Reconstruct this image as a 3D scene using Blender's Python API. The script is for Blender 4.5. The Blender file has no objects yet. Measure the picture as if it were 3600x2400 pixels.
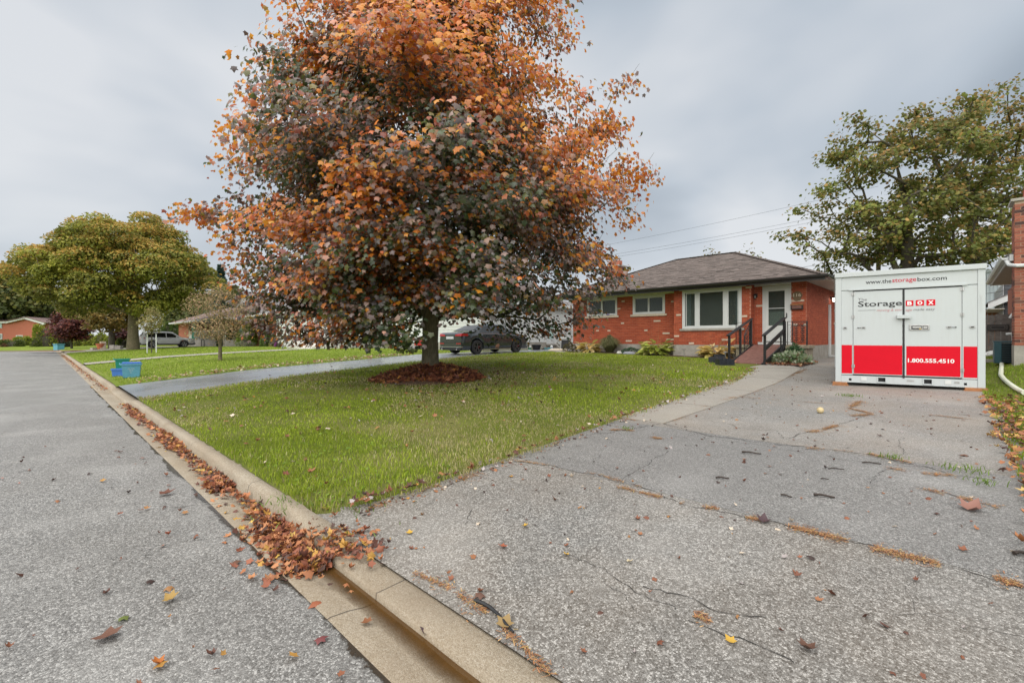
import bpy, bmesh, math, random
import numpy as np
from mathutils import Vector, Matrix
R_ = math.radians
random.seed(7)
rng = np.random.default_rng(11)
SC = bpy.context.scene
COL = SC.collection

# ------------------------------------------------------------------ camera, sky, sun, exposure
CAMH, F, HZ = 1.5, 1600.0, 1190.0            # eye height, focal length in photo pixels, horizon row
FW = (-0.6961, 0.7179); RT = (0.7179, 0.6961)
cd = bpy.data.cameras.new('camera'); cam = bpy.data.objects.new('camera', cd); COL.objects.link(cam)
cam.location = (0, 0, CAMH); cam.rotation_euler = (R_(90), 0, math.atan2(-FW[0], FW[1]))
cd.sensor_width = 36; cd.lens = 16.0; cd.shift_y = -10 / 3600; cd.clip_start = 0.05; cd.clip_end = 3000
SC.camera = cam
SC.view_settings.view_transform = 'Standard'; SC.view_settings.look = 'None'
SC.view_settings.gamma = 1.0; SC.view_settings.use_curve_mapping = False
SC.view_settings.exposure = 1.78
SC.cycles.max_bounces = 6; SC.cycles.diffuse_bounces = 3; SC.cycles.glossy_bounces = 3
SC.cycles.transmission_bounces = 4; SC.cycles.transparent_max_bounces = 12
SC.cycles.caustics_reflective = False; SC.cycles.caustics_refractive = False
SUN_EL, SUN_AZ = R_(57), R_(160)             # azimuth measured from +Y clockwise: behind the camera's right shoulder
w = bpy.data.worlds.new('World'); SC.world = w; w.use_nodes = True
nt = w.node_tree; N = nt.nodes; L = nt.links; N.clear()
wo = N.new('ShaderNodeOutputWorld'); bg = N.new('ShaderNodeBackground'); L.new(bg.outputs[0], wo.inputs[0])
sky = N.new('ShaderNodeTexSky'); sky.sky_type = 'NISHITA'; sky.sun_disc = False
sky.sun_elevation = SUN_EL; sky.sun_rotation = SUN_AZ; sky.air_density = 1.0; sky.dust_density = 2.0
tc = N.new('ShaderNodeTexCoord'); sep = N.new('ShaderNodeSeparateXYZ'); L.new(tc.outputs['Generated'], sep.inputs[0])
def wm(op, a, b=None, c=None):
    n = N.new('ShaderNodeMath'); n.operation = op
    for i, v in enumerate((a, b, c)):
        if v is None: continue
        if isinstance(v, (int, float)): n.inputs[i].default_value = v
        else: L.new(v, n.inputs[i])
    return n.outputs[0]
zc = wm('MAXIMUM', sep.outputs[2], 0.0)
den = wm('ADD', zc, 0.22)
cx = wm('DIVIDE', sep.outputs[0], den); cy = wm('DIVIDE', sep.outputs[1], den)
cmb = N.new('ShaderNodeCombineXYZ'); L.new(cx, cmb.inputs[0]); L.new(cy, cmb.inputs[1]); cmb.inputs[2].default_value = 12.4
n1 = N.new('ShaderNodeTexNoise'); L.new(cmb.outputs[0], n1.inputs['Vector'])
n1.inputs['Scale'].default_value = 0.95; n1.inputs['Detail'].default_value = 4.0; n1.inputs['Roughness'].default_value = 0.42; n1.inputs['Distortion'].default_value = 0.25
ramp = N.new('ShaderNodeValToRGB'); L.new(n1.outputs['Fac'], ramp.inputs['Fac'])
el = ramp.color_ramp.elements
el[0].position = 0.38; el[0].color = (0.33, 0.39, 0.46, 1)
el[1].position = 0.60; el[1].color = (0.70, 0.725, 0.76, 1)
e = el.new(0.48); e.color = (0.485, 0.545, 0.615, 1)
# cloud deck thins and brightens evenly toward the horizon all round
hz_ = wm('POWER', wm('SUBTRACT', 1.0, zc), 5.0)
mixh = N.new('ShaderNodeMix'); mixh.data_type = 'RGBA'; L.new(wm('MULTIPLY', hz_, 0.75), mixh.inputs['Factor'])
L.new(ramp.outputs['Color'], mixh.inputs['A']); mixh.inputs['B'].default_value = (0.80, 0.82, 0.83, 1)
sc_ = N.new('ShaderNodeVectorMath'); sc_.operation = 'SCALE'; L.new(sky.outputs[0], sc_.inputs[0]); sc_.inputs['Scale'].default_value = 0.07
mixs = N.new('ShaderNodeMix'); mixs.data_type = 'RGBA'; mixs.inputs['Factor'].default_value = 0.93
L.new(sc_.outputs[0], mixs.inputs['A']); L.new(mixh.outputs['Result'], mixs.inputs['B'])
L.new(mixs.outputs['Result'], bg.inputs['Color']); bg.inputs['Strength'].default_value = 0.315
sd = bpy.data.lights.new('sun', 'SUN'); sd.energy = 1.5; sd.angle = R_(105); sd.color = (1.0, 0.955, 0.885)
so = bpy.data.objects.new('sun', sd); COL.objects.link(so)
sv = Vector((math.sin(SUN_AZ) * math.cos(SUN_EL), math.cos(SUN_AZ) * math.cos(SUN_EL), math.sin(SUN_EL)))
so.rotation_euler = (-sv).to_track_quat('-Z', 'Y').to_euler(); so.location = sv * 60

# ------------------------------------------------------------------ photo pixel -> place helpers
def dv(px):
    a = (px - 1800.0) / F
    return a * RT[0] + FW[0], a * RT[1] + FW[1]
def onY(px, Y): d = dv(px); return Y / d[1] * d[0]
def onX(px, X): d = dv(px); return X / d[0] * d[1]
def zY(px, py, Y): return CAMH + (HZ - py) / F * (Y / dv(px)[1])
def zX(px, py, X): return CAMH + (HZ - py) / F * (X / dv(px)[0])
def at(px, Z): d = dv(px); return d[0] * Z, d[1] * Z
def zZ(py, Z): return CAMH + (HZ - py) / F * Z
RY = np.array([1.55, 2, 4, 6, 9, 12.5, 15, 16.5, 20, 40]); RZ = np.array([.05, .09, .19, .28, .38, .42, .54, .61, .64, .8])
LY = np.array([1.55, 5, 8, 12.5, 16, 20, 40]); LZ = np.array([.13, .41, .56, .73, .78, .80, .9])
def sst(t): t = np.clip(t, 0, 1); return t * t * (3 - 2 * t)
def gz(X, Y):
    X = np.asarray(X, float); Y = np.asarray(Y, float)
    r = np.interp(Y, RY, RZ); l = np.interp(Y, LY, LZ) * (1 - .22 * sst((-X - 40) / 25))
    k = np.clip((-3.5 - X) / 9.5, 0, 1)
    z = r * (1 - k) + l * k
    z = z + .28 * sst((X - .45) / 1.0) * sst((Y - 9) / 7)
    kerb = .12 * np.clip((-3.3 - X) / .8, 0, 1) * np.clip(1 - (Y - 1.5) / 2.0, 0, 1) * np.where(X > -13.3, 1, 0)
    return np.maximum(z, kerb)
def g1(X, Y): return float(gz(X, Y))
def gp(px, py):
    z = .4
    for _ in range(12):
        t = F * (CAMH - z) / (py - HZ); d = dv(px); X, Y = d[0] * t, d[1] * t
        z = .5 * z + .5 * (g1(X, Y) if Y > 1.5 else 0.0)
    return X, Y, z

# ------------------------------------------------------------------ object helpers
def tag(o, label=None, cat=None, group=None, kind=None):
    if label: o['label'] = label
    if cat: o['category'] = cat
    if group: o['group'] = group
    if kind: o['kind'] = kind
    return o
def thing(name, loc=(0, 0, 0), rz=0.0, label=None, cat=None, group=None):
    o = bpy.data.objects.new(name, None); COL.objects.link(o); o.location = loc; o.rotation_euler = (0, 0, rz)
    o.empty_display_size = .2
    return tag(o, label, cat, group)
def link(name, me, parent=None, loc=(0, 0, 0), rot=None, scale=None):
    o = bpy.data.objects.new(name, me); COL.objects.link(o); o.location = loc
    if rot is not None: o.rotation_euler = rot
    if scale is not None: o.scale = scale
    if parent is not None: o.parent = parent
    return o
def np_mesh(name, V, Fc, mat, col=None, smooth=False):
    """V (n,3); Fc (m,k) one face size; col (n,3) optional point colours"""
    V = np.ascontiguousarray(V, np.float32); Fc = np.ascontiguousarray(Fc, np.int32); m, k = Fc.shape
    me = bpy.data.meshes.new(name); me.vertices.add(len(V)); me.loops.add(m * k); me.polygons.add(m)
    me.vertices.foreach_set('co', V.ravel()); me.loops.foreach_set('vertex_index', Fc.ravel())
    me.polygons.foreach_set('loop_start', np.arange(0, m * k, k, dtype=np.int32))
    if smooth: me.polygons.foreach_set('use_smooth', np.ones(m, bool))
    if col is not None:
        a = me.attributes.new('Col', 'FLOAT_COLOR', 'POINT')
        c4 = np.ones((len(V), 4), np.float32); c4[:, :3] = col; a.data.foreach_set('color', c4.ravel())
    me.materials.append(mat); me.update(calc_edges=True); me.validate()
    return me
class MB:
    def __init__(s): s.v = []; s.f = []; s.M = None
    def add(s, vs, fs):
        b = len(s.v)
        s.v += [tuple(s.M @ Vector(p)) if s.M is not None else tuple(p) for p in vs]
        s.f += [tuple(i + b for i in f) for f in fs]; return s
    def box(s, x0, x1, y0, y1, z0, z1, skip=()):
        vs = [(x0, y0, z0), (x1, y0, z0), (x1, y1, z0), (x0, y1, z0), (x0, y0, z1), (x1, y0, z1), (x1, y1, z1), (x0, y1, z1)]
        fs = {'b': (0, 3, 2, 1), 't': (4, 5, 6, 7), 'f': (0, 1, 5, 4), 'r': (1, 2, 6, 5), 'k': (2, 3, 7, 6), 'l': (3, 0, 4, 7)}
        return s.add(vs, [f for k, f in fs.items() if k not in skip])
    def beam(s, a, b, wd, ht, up=(0, 0, 1)):
        a, b = Vector(a), Vector(b); d = (b - a).normalized(); u = Vector(up)
        sd_ = d.cross(u)
        if sd_.length < 1e-4: sd_ = d.cross(Vector((1, 0, 0)))
        sd_.normalize(); u = sd_.cross(d)
        q = []
        for c in (a, b):
            for i, j in ((-1, -1), (1, -1), (1, 1), (-1, 1)): q.append(c + sd_ * (i * wd / 2) + u * (j * ht / 2))
        return s.add(q, [(0, 1, 2, 3)[::-1], (4, 5, 6, 7), (0, 1, 5, 4), (1, 2, 6, 5), (2, 3, 7, 6), (3, 0, 4, 7)])
    def tube(s, path, r, n=8, caps=True):
        P = [Vector(p) for p in path]; k = len(P)
        rr = list(r) if hasattr(r, '__len__') else [r] * k
        d0 = (P[1] - P[0]).normalized(); u = d0.orthogonal().normalized(); vs = []
        for i in range(k):
            d = (P[min(i + 1, k - 1)] - P[max(i - 1, 0)]).normalized()
            u = (u - d * u.dot(d)); u = u.normalized() if u.length > 1e-5 else d.orthogonal().normalized(); v = d.cross(u)
            for j in range(n):
                a = 2 * math.pi * j / n; vs.append(P[i] + (u * math.cos(a) + v * math.sin(a)) * rr[i])
        fs = [(i * n + j, i * n + (j + 1) % n, (i + 1) * n + (j + 1) % n, (i + 1) * n + j) for i in range(k - 1) for j in range(n)]
        if caps: fs += [tuple(range(n))[::-1], tuple(range((k - 1) * n, k * n))]
        return s.add(vs, fs)
    def lathe(s, prof, n=24, axis='z', c=(0, 0, 0), closed=False):
        vs = []
        for (r, h) in prof:
            for j in range(n):
                a = 2 * math.pi * j / n; x, y = r * math.cos(a), r * math.sin(a)
                p = {'z': (x, y, h), 'y': (x, h, y), 'x': (h, x, y)}[axis]
                vs.append((p[0] + c[0], p[1] + c[1], p[2] + c[2]))
        k = len(prof)
        fs = [(i * n + j, i * n + (j + 1) % n, (i + 1) * n + (j + 1) % n, (i + 1) * n + j) for i in range(k - 1) for j in range(n)]
        if closed: fs += [((k - 1) * n + j, (k - 1) * n + (j + 1) % n, (j + 1) % n, j) for j in range(n)]
        return s.add(vs, fs)
    def prism(s, poly, y0, y1):      # poly in (x,z), extruded along y
        n = len(poly)
        vs = [(p[0], y0, p[1]) for p in poly] + [(p[0], y1, p[1]) for p in poly]
        return s.add(vs, [tuple(range(n)), tuple(range(n, 2 * n))[::-1]] + [(i, i + n, (i + 1) % n + n, (i + 1) % n) for i in range(n)])
    def build(s, name, mat, parent=None, world=False, smooth=False, bevel=0.0, label=None):
        me = bpy.data.meshes.new(name); v = s.v
        if world and parent is not None:
            p = parent
            off = Vector((0, 0, 0))
            while p is not None: off += p.location; p = p.parent
            v = [(a - off[0], b - off[1], c - off[2]) for a, b, c in v]
        me.from_pydata(v, [], s.f); me.materials.append(mat)
        if bevel > 0 or smooth:
            bm = bmesh.new(); bm.from_mesh(me); bmesh.ops.recalc_face_normals(bm, faces=bm.faces)
            if bevel > 0:
                ed = [e for e in bm.edges if len(e.link_faces) == 2 and e.calc_face_angle(0) > .5]
                bmesh.ops.bevel(bm, geom=ed, offset=bevel, segments=2, affect='EDGES', profile=.7, clamp_overlap=True)
            bm.to_mesh(me); bm.free()
        if smooth:
            me.shade_smooth()
            try: me.set_sharp_from_angle(angle=R_(38))
            except Exception: pass
        me.update(); me.validate()
        o = link(name, me, parent)
        if label: o['label'] = label
        return o
def copy_tree(o, parent=None):
    c = o.copy(); COL.objects.link(c); c.parent = parent
    for ch in list(o.children): copy_tree(ch, c)
    return c

# ------------------------------------------------------------------ materials
def newmat(name):
    m = bpy.data.materials.new(name); m.use_nodes = True
    t = m.node_tree; b = t.nodes['Principled BSDF']; return m, t, b
def nd(t, typ, **kw):
    n = t.nodes.new(typ)
    for k, v in kw.items():
        if k in n.inputs.keys() if hasattr(n.inputs, 'keys') else False: n.inputs[k].default_value = v
        else: setattr(n, k, v)
    return n
def mth(t, op, a, b=None, clamp=False):
    n = t.nodes.new('ShaderNodeMath'); n.operation = op; n.use_clamp = clamp
    for i, v in enumerate((a, b)):
        if v is None: continue
        if isinstance(v, (int, float)): n.inputs[i].default_value = v
        else: t.links.new(v, n.inputs[i])
    return n.outputs[0]
def mixc(t, f, a, b, blend='MIX'):
    n = t.nodes.new('ShaderNodeMix'); n.data_type = 'RGBA'; n.blend_type = blend
    for k, v in (('Factor', f), ('A', a), ('B', b)):
        i = n.inputs[k] if k == 'Factor' else [q for q in n.inputs if q.name == k and q.type == 'RGBA'][0]
        if isinstance(v, (int, float)): i.default_value = v
        elif isinstance(v, tuple): i.default_value = (*v, 1) if len(v) == 3 else v
        else: t.links.new(v, i)
    return [o for o in n.outputs if o.type == 'RGBA'][0]
def coords(t, which='Object'):
    return t.nodes.new('ShaderNodeTexCoord').outputs[which]
def noise(t, co, scale, detail=3, rough=.55, dist=0.0):
    n = t.nodes.new('ShaderNodeTexNoise'); t.links.new(co, n.inputs['Vector'])
    n.inputs['Scale'].default_value = scale; n.inputs['Detail'].default_value = detail
    n.inputs['Roughness'].default_value = rough; n.inputs['Distortion'].default_value = dist
    return n.outputs['Fac']
def vor(t, co, scale, feature='F1', out='Distance', rnd=1.0):
    n = t.nodes.new('ShaderNodeTexVoronoi'); n.feature = feature; t.links.new(co, n.inputs['Vector'])
    n.inputs['Scale'].default_value = scale; n.inputs['Randomness'].default_value = rnd
    return n.outputs[out]
def mapr(t, v, a, b, c=0.0, d=1.0):
    n = t.nodes.new('ShaderNodeMapRange'); t.links.new(v, n.inputs['Value'])
    for k, x in (('From Min', a), ('From Max', b), ('To Min', c), ('To Max', d)): n.inputs[k].default_value = x
    return n.outputs['Result']
def bump(t, b, h, strength=.3, dist=.01):
    n = t.nodes.new('ShaderNodeBump'); n.inputs['Strength'].default_value = strength; n.inputs['Distance'].default_value = dist
    t.links.new(h, n.inputs['Height']); t.links.new(n.outputs[0], b.inputs['Normal'])
def rnd_island(t):
    a = t.nodes.new('ShaderNodeNewGeometry').outputs['Random Per Island']; b = t.nodes.new('ShaderNodeObjectInfo').outputs['Random']
    return mth(t, 'FRACT', mth(t, 'ADD', a, b))
def cramp(t, v, stops, interp='LINEAR'):
    n = t.nodes.new('ShaderNodeValToRGB'); t.links.new(v, n.inputs['Fac']); r = n.color_ramp; r.interpolation = interp
    while len(r.elements) < len(stops): r.elements.new(.5)
    for e_, (p, c) in zip(r.elements, stops): e_.position = p; e_.color = (*c, 1)
    return n.outputs['Color']
def pm(name, c, rough=.6, var=.18, scale=6.0, bmp=0.0, bscale=40.0, metal=0.0, spec=.5, coat=0.0, c2=None):
    m, t, b = newmat(name); co = coords(t)
    n = noise(t, co, scale, 4, .6); n2 = noise(t, co, scale * 9, 2, .5)
    k = mapr(t, mth(t, 'ADD', mth(t, 'MULTIPLY', n, .7), mth(t, 'MULTIPLY', n2, .3)), .3, .7)
    d = tuple(x * (1 - var) for x in c); h = c2 if c2 else tuple(min(1, x * (1 + var)) for x in c)
    t.links.new(mixc(t, k, d, h), b.inputs['Base Color'])
    b.inputs['Roughness'].default_value = rough; b.inputs['Metallic'].default_value = metal
    b.inputs['Specular IOR Level'].default_value = spec; b.inputs['Coat Weight'].default_value = coat
    if bmp: bump(t, b, noise(t, co, bscale, 3, .6), bmp, .01)
    return m
M = {}
def brickmat(name, stops, bmp=.4):
    m, t, b = newmat(name); co = coords(t); r = rnd_island(t)
    c = cramp(t, r, stops)
    n = noise(t, co, 14, 4, .6); c = mixc(t, mapr(t, n, .35, .7, 0, .35), c, (.10, .03, .02))
    t.links.new(c, b.inputs['Base Color']); b.inputs['Roughness'].default_value = .82
    bump(t, b, noise(t, co, 90, 2, .6), bmp, .004); return m
M['brick'] = brickmat('orange_red_brick', [(0, (.34, .064, .027)), (.4, (.42, .084, .034)), (.75, (.50, .112, .048)), (1, (.38, .068, .030))])
M['brick_brown'] = brickmat('mixed_brown_brick', [(0, (.36, .12, .07)), (.45, (.28, .085, .05)), (.62, (.22, .06, .038)), (.78, (.05, .028, .026)), (1, (.40, .15, .09))])
M['brick_far'] = brickmat('salmon_brick', [(0, (.42, .13, .08)), (1, (.46, .16, .10))])
M['accent'] = pm('cream_accent_brick', (.56, .48, .38), .8, .2, 10, .3)
M['mortar'] = pm('red_mortar', (.46, .24, .165), .9, .2, 20, .3)
M['mortar_light'] = pm('light_mortar', (.48, .36, .27), .9, .2, 20, .3)
M['white'] = pm('white_paint', (.61, .63, .62), .45, .06, 3)
M['white_trim'] = pm('white_vinyl', (.59, .61, .61), .4, .05, 3)
M['old_trim'] = pm('weathered_white_trim', (.55, .57, .46), .6, .2, 5)
M['soffit'] = pm('beige_soffit', (.46, .43, .38), .6, .12, 3)
M['concrete'] = pm('grey_foundation', (.33, .31, .275), .85, .28, 3, .4, 30)
M['porch'] = pm('weathered_concrete', (.30, .26, .19), .9, .4, 5, .5, 25)
M['black_metal'] = pm('black_painted_metal', (.016, .016, .018), .42, .3, 8)
M['dark_gutter'] = pm('charcoal_gutter', (.022, .020, .019), .35, .2, 4)
M['ramp'] = pm('worn_red_deck', (.16, .052, .038), .6, .4, 7, .3, 30, c2=(.24, .12, .095))
M['dark'] = pm('dark_plastic', (.012, .013, .015), .5, .2, 6)
M['planter'] = pm('blue_black_plastic', (.018, .022, .032), .38, .2, 6)
M['steel'] = pm('galvanised_steel', (.42, .42, .42), .35, .2, 12, metal=.8)
M['wood_raw'] = pm('raw_timber', (.34, .15, .06), .75, .35, 14, .3)
M['fence'] = pm('grey_weathered_board', (.15, .14, .13), .85, .5, 7, .5, 22)
M['red'] = pm('red_panel', (.60, .003, .022), .38, .05, 3)
M['boxwhite'] = pm('white_box_panel', (.57, .61, .615), .42, .05, 2)
M['ink'] = pm('black_lettering', (.018, .020, .022), .5, .1, 5)
M['inkred'] = pm('red_lettering', (.50, .02, .05), .5, .1, 5)
M['inkgrey'] = pm('grey_lettering', (.20, .20, .21), .5, .1, 5)
M['inkpink'] = pm('faded_pink_lettering', (.48, .24, .25), .5, .1, 5)
M['inkwhite'] = pm('white_lettering', (.78, .78, .78), .5, .03, 5)
M['inkfaint'] = pm('faint_grey_lettering', (.52, .55, .55), .5, .05, 5)
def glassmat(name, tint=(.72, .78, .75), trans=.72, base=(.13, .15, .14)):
    m, t, b = newmat(name); out = t.nodes['Material Output']
    tr = t.nodes.new('ShaderNodeBsdfTransparent'); tr.inputs[0].default_value = (*tint, 1)
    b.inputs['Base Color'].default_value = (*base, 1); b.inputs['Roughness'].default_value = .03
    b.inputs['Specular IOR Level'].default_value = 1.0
    mx = t.nodes.new('ShaderNodeMixShader'); mx.inputs[0].default_value = trans
    t.links.new(b.outputs[0], mx.inputs[1]); t.links.new(tr.outputs[0], mx.inputs[2]); t.links.new(mx.outputs[0], out.inputs[0]); return m
M['glass'] = glassmat('window_glass')  # pale haze in the base colour stands in for reflections on the panes
M['carglass'] = glassmat('tinted_car_glass', (.2, .22, .22), .10, (.010, .012, .013))
M['paleglass'] = pm('pale_frosted_glass', (.36, .50, .47), .15, .1, 3)
# leaf and grass materials read a per-leaf colour
def leafmat(name, rough=.42, transl=.3, spec=.5, hue=None):
    m, t, b = newmat(name); out = t.nodes['Material Output']
    a = t.nodes.new('ShaderNodeAttribute'); a.attribute_name = 'Col'
    t.links.new(a.outputs['Color'], b.inputs['Base Color']); b.inputs['Roughness'].default_value = rough
    b.inputs['Specular IOR Level'].default_value = spec
    tr = t.nodes.new('ShaderNodeBsdfTranslucent'); ga = t.nodes.new('ShaderNodeGamma'); ga.inputs[1].default_value = .8; t.links.new(a.outputs['Color'], ga.inputs[0]); t.links.new(ga.outputs[0], tr.inputs['Color'])
    mx = t.nodes.new('ShaderNodeMixShader'); mx.inputs[0].default_value = transl
    t.links.new(b.outputs[0], mx.inputs[1]); t.links.new(tr.outputs[0], mx.inputs[2]); t.links.new(mx.outputs[0], out.inputs[0]); return m
M['leaf'] = leafmat('maple_leaf', .34, .42, .8)
M['leaf_matte'] = leafmat('tree_leaf', .55, .3, .35)
M['litter'] = leafmat('dead_leaf', .55, .1, .35)
M['grass'] = leafmat('grass_blade', .6, .3, .25)
def bark(name, c, s=1.0):
    m, t, b = newmat(name); co = coords(t); mp = t.nodes.new('ShaderNodeMapping'); t.links.new(co, mp.inputs[0]); mp.inputs['Scale'].default_value = (14 * s, 14 * s, 2.6 * s)
    n = noise(t, mp.outputs[0], 2.2, 5, .65, .3); n2 = noise(t, co, 2.5, 3, .6)
    k = mapr(t, n, .3, .7)
    cc = mixc(t, k, tuple(x * .45 for x in c), tuple(x * 1.3 for x in c))
    cc = mixc(t, mapr(t, n2, .45, .7, 0, .5), cc, (.10, .105, .045))
    t.links.new(cc, b.inputs['Base Color']); b.inputs['Roughness'].default_value = .88; bump(t, b, n, .8, .03); return m
M['bark'] = bark('maple_bark', (.19, .165, .115)); M['bark_dark'] = bark('dark_bark', (.085, .072, .055)); M['bark_pale'] = bark('pale_bark', (.20, .165, .10))

M['dark_wood'] = pm('wet_dead_wood', (.035, .024, .018), .7, .4, 30, .4)

def grime(name, c, amt=.16):
    m, t, b = newmat(name); co = coords(t); mp = t.nodes.new('ShaderNodeMapping'); t.links.new(co, mp.inputs[0]); mp.inputs['Scale'].default_value = (9, 9, .7)
    st = noise(t, mp.outputs[0], 2.0, 5, .65); pt = noise(t, co, 1.7, 4, .6); fn = noise(t, co, 60, 2, .6)
    k = mth(t, 'MULTIPLY', mapr(t, st, .45, .75), mapr(t, pt, .35, .7)); c1 = mixc(t, mth(t, 'MULTIPLY', k, amt * 1.1), c, (.30, .27, .22)); c1 = mixc(t, mapr(t, fn, .62, .75, 0, amt * .8), c1, (.32, .29, .25))
    t.links.new(c1, b.inputs['Base Color']); t.links.new(mapr(t, pt, .3, .7, .32, .52), b.inputs['Roughness']); bump(t, b, noise(t, co, 3.0, 2, .5), .06, .02); return m
M['boxwhite'] = grime('white_box_panel', (.50, .54, .55)); M['red'] = pm('red_panel', (.62, .0015, .016), .6, .05, 3, spec=.2)
# ------------------------------------------------------------------ ground materials (object origin = world origin, so object coordinates are metres)
def asphalt(name, dark, mid, light, rough=.62, agg=55.0, crack=1.4, crackw=.006, stain=(.20, .17, .13), stain_amt=.35, wet=0.0, crack_on=1.0, bs=.55, joint=0):
    m, t, b = newmat(name); co = coords(t)
    v = vor(t, co, agg, 'F1', 'Color'); sp = t.nodes.new('ShaderNodeSeparateColor'); t.links.new(v, sp.inputs[0])
    v2 = vor(t, co, agg * 2.2, 'F1', 'Color'); sp2 = t.nodes.new('ShaderNodeSeparateColor'); t.links.new(v2, sp2.inputs[0])
    c = cramp(t, mapr(t, mth(t, 'ADD', mth(t, 'MULTIPLY', sp.outputs[0], .58), mth(t, 'MULTIPLY', sp2.outputs[1], .42)), .17, .80), [(0, dark), (.28, tuple(.7 * a + .3 * d for a, d in zip(mid, dark))), (.62, mid), (.88, tuple(.5 * a + .5 * d for a, d in zip(mid, light))), (1, light)])
    edge = vor(t, co, agg, 'DISTANCE_TO_EDGE', 'Distance')
    c = mixc(t, mapr(t, edge, .0, .12, .65, 0.0), c, dark)
    fine = noise(t, co, agg * 3.2, 2, .6); c = mixc(t, mapr(t, fine, .3, .7, .0, .28), c, dark)
    big = noise(t, co, .55, 5, .6, .4); c = mixc(t, mapr(t, big, .35, .72, 0, stain_amt), c, stain)
    mid_ = noise(t, co, 3.0, 4, .6); c = mixc(t, mapr(t, mid_, .38, .75, 0, .30), c, tuple(x * .62 for x in mid))
    lt = noise(t, co, .9, 3, .5); c = mixc(t, mapr(t, lt, .5, .8, 0, .22), c, light)
    wn = t.nodes.new('ShaderNodeTexNoise'); t.links.new(co, wn.inputs['Vector']); wn.inputs['Scale'].default_value = 1.9; wn.inputs['Detail'].default_value = 6
    wv = t.nodes.new('ShaderNodeVectorMath'); wv.operation = 'SCALE'; t.links.new(wn.outputs['Color'], wv.inputs[0]); wv.inputs['Scale'].default_value = .55
    av = t.nodes.new('ShaderNodeVectorMath'); t.links.new(co, av.inputs[0]); t.links.new(wv.outputs[0], av.inputs[1])
    ce = vor(t, av.outputs[0], crack, 'DISTANCE_TO_EDGE', 'Distance')
    msk = mth(t, 'MULTIPLY', mapr(t, ce, 0, crackw * crack, 1, 0), mapr(t, noise(t, co, .5, 2, .5), .47, .57, 0, crack_on))
    c = mixc(t, mth(t, 'MULTIPLY', msk, .85), c, (.030, .027, .024))
    if joint:
        sx = t.nodes.new('ShaderNodeSeparateXYZ'); t.links.new(co, sx.inputs[0]); fr = mth(t, 'FRACT', mth(t, 'DIVIDE', sx.outputs[0], joint)); c = mixc(t, mth(t, 'MULTIPLY', mth(t, 'LESS_THAN', fr, .0045), .8), c, (.05, .04, .03))
        gr = noise(t, co, 1.1, 5, .7, .6); c = mixc(t, mapr(t, gr, .5, .72, 0, .38), c, (.20, .15, .10))
    t.links.new(c, b.inputs['Base Color'])
    r = mapr(t, noise(t, co, .35, 3, .55), .35, .7, rough - .16, rough + .08); t.links.new(r, b.inputs['Roughness'])
    b.inputs['Specular IOR Level'].default_value = .5 + wet
    h = mth(t, 'SUBTRACT', mth(t, 'ADD', mth(t, 'MULTIPLY', edge, 1.2), mth(t, 'MULTIPLY', fine, .5)), mth(t, 'MULTIPLY', msk, 1.5))
    bump(t, b, h, bs, .008); return m
M['road'] = asphalt('worn_road_asphalt', (.060, .057, .053), (.258, .253, .243), (.60, .59, .565), .55, 92, .42, .004, (.15, .14, .125), .35, crack_on=.8)
M['drive'] = asphalt('cracked_driveway_asphalt', (.052, .048, .043), (.242, .236, .223), (.60, .585, .555), .64, 92, .55, .0045, (.21, .155, .10), .38)
M['wetdrive'] = asphalt('wet_blacktop_sky_tint', (.15, .16, .178), (.255, .278, .31), (.34, .365, .40), .34, 60, .5, .003, (.10, .11, .125), .3, .5, bs=.06)  # wet asphalt; the pale blue sky reflection is painted into its base colours
M['concrete_slab'] = asphalt('broomed_concrete', (.20, .185, .16), (.36, .335, .295), (.46, .43, .39), .8, 150, .3, .002, (.30, .26, .20), .3, crack_on=.0)
M['kerbmat'] = asphalt('kerb_concrete', (.20, .165, .115), (.42, .365, .28), (.55, .50, .42), .8, 130, .3, .002, (.25, .18, .11), .65, crack_on=.4, joint=2.4)
def soilmat(name, a, b_, s=12):
    return pm(name, a, .95, .4, s, .8, 40, c2=b_)
M['soil'] = soilmat('brown_mulch', (.07, .045, .03), (.16, .10, .06))
def lawnmat(name, g1_, g2_, dry, dryamt):
    m, t, b = newmat(name); co = coords(t)
    n = noise(t, co, 55, 3, .65); n2 = noise(t, co, 1.3, 4, .6, .3); n3 = noise(t, co, .45, 4, .6, .4)
    c = mixc(t, mapr(t, n, .3, .7), g1_, g2_); c = mixc(t, mapr(t, n2, .4, .75, 0, .5), c, tuple(x * .6 for x in g1_))
    c = mixc(t, mapr(t, n3, .48, .66, 0, dryamt), c, dry)
    t.links.new(c, b.inputs['Base Color']); b.inputs['Roughness'].default_value = .9; b.inputs['Specular IOR Level'].default_value = .2
    bump(t, b, mth(t, 'ADD', n, noise(t, co, 140, 2, .6)), .9, .03); return m
M['lawn'] = lawnmat('lawn_thatch', (.10, .14, .016), (.20, .235, .034), (.31, .27, .12), .5)
M['lawn_far'] = lawnmat('green_lawn', (.13, .19, .016), (.24, .31, .036), (.34, .34, .10), .25)
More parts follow.
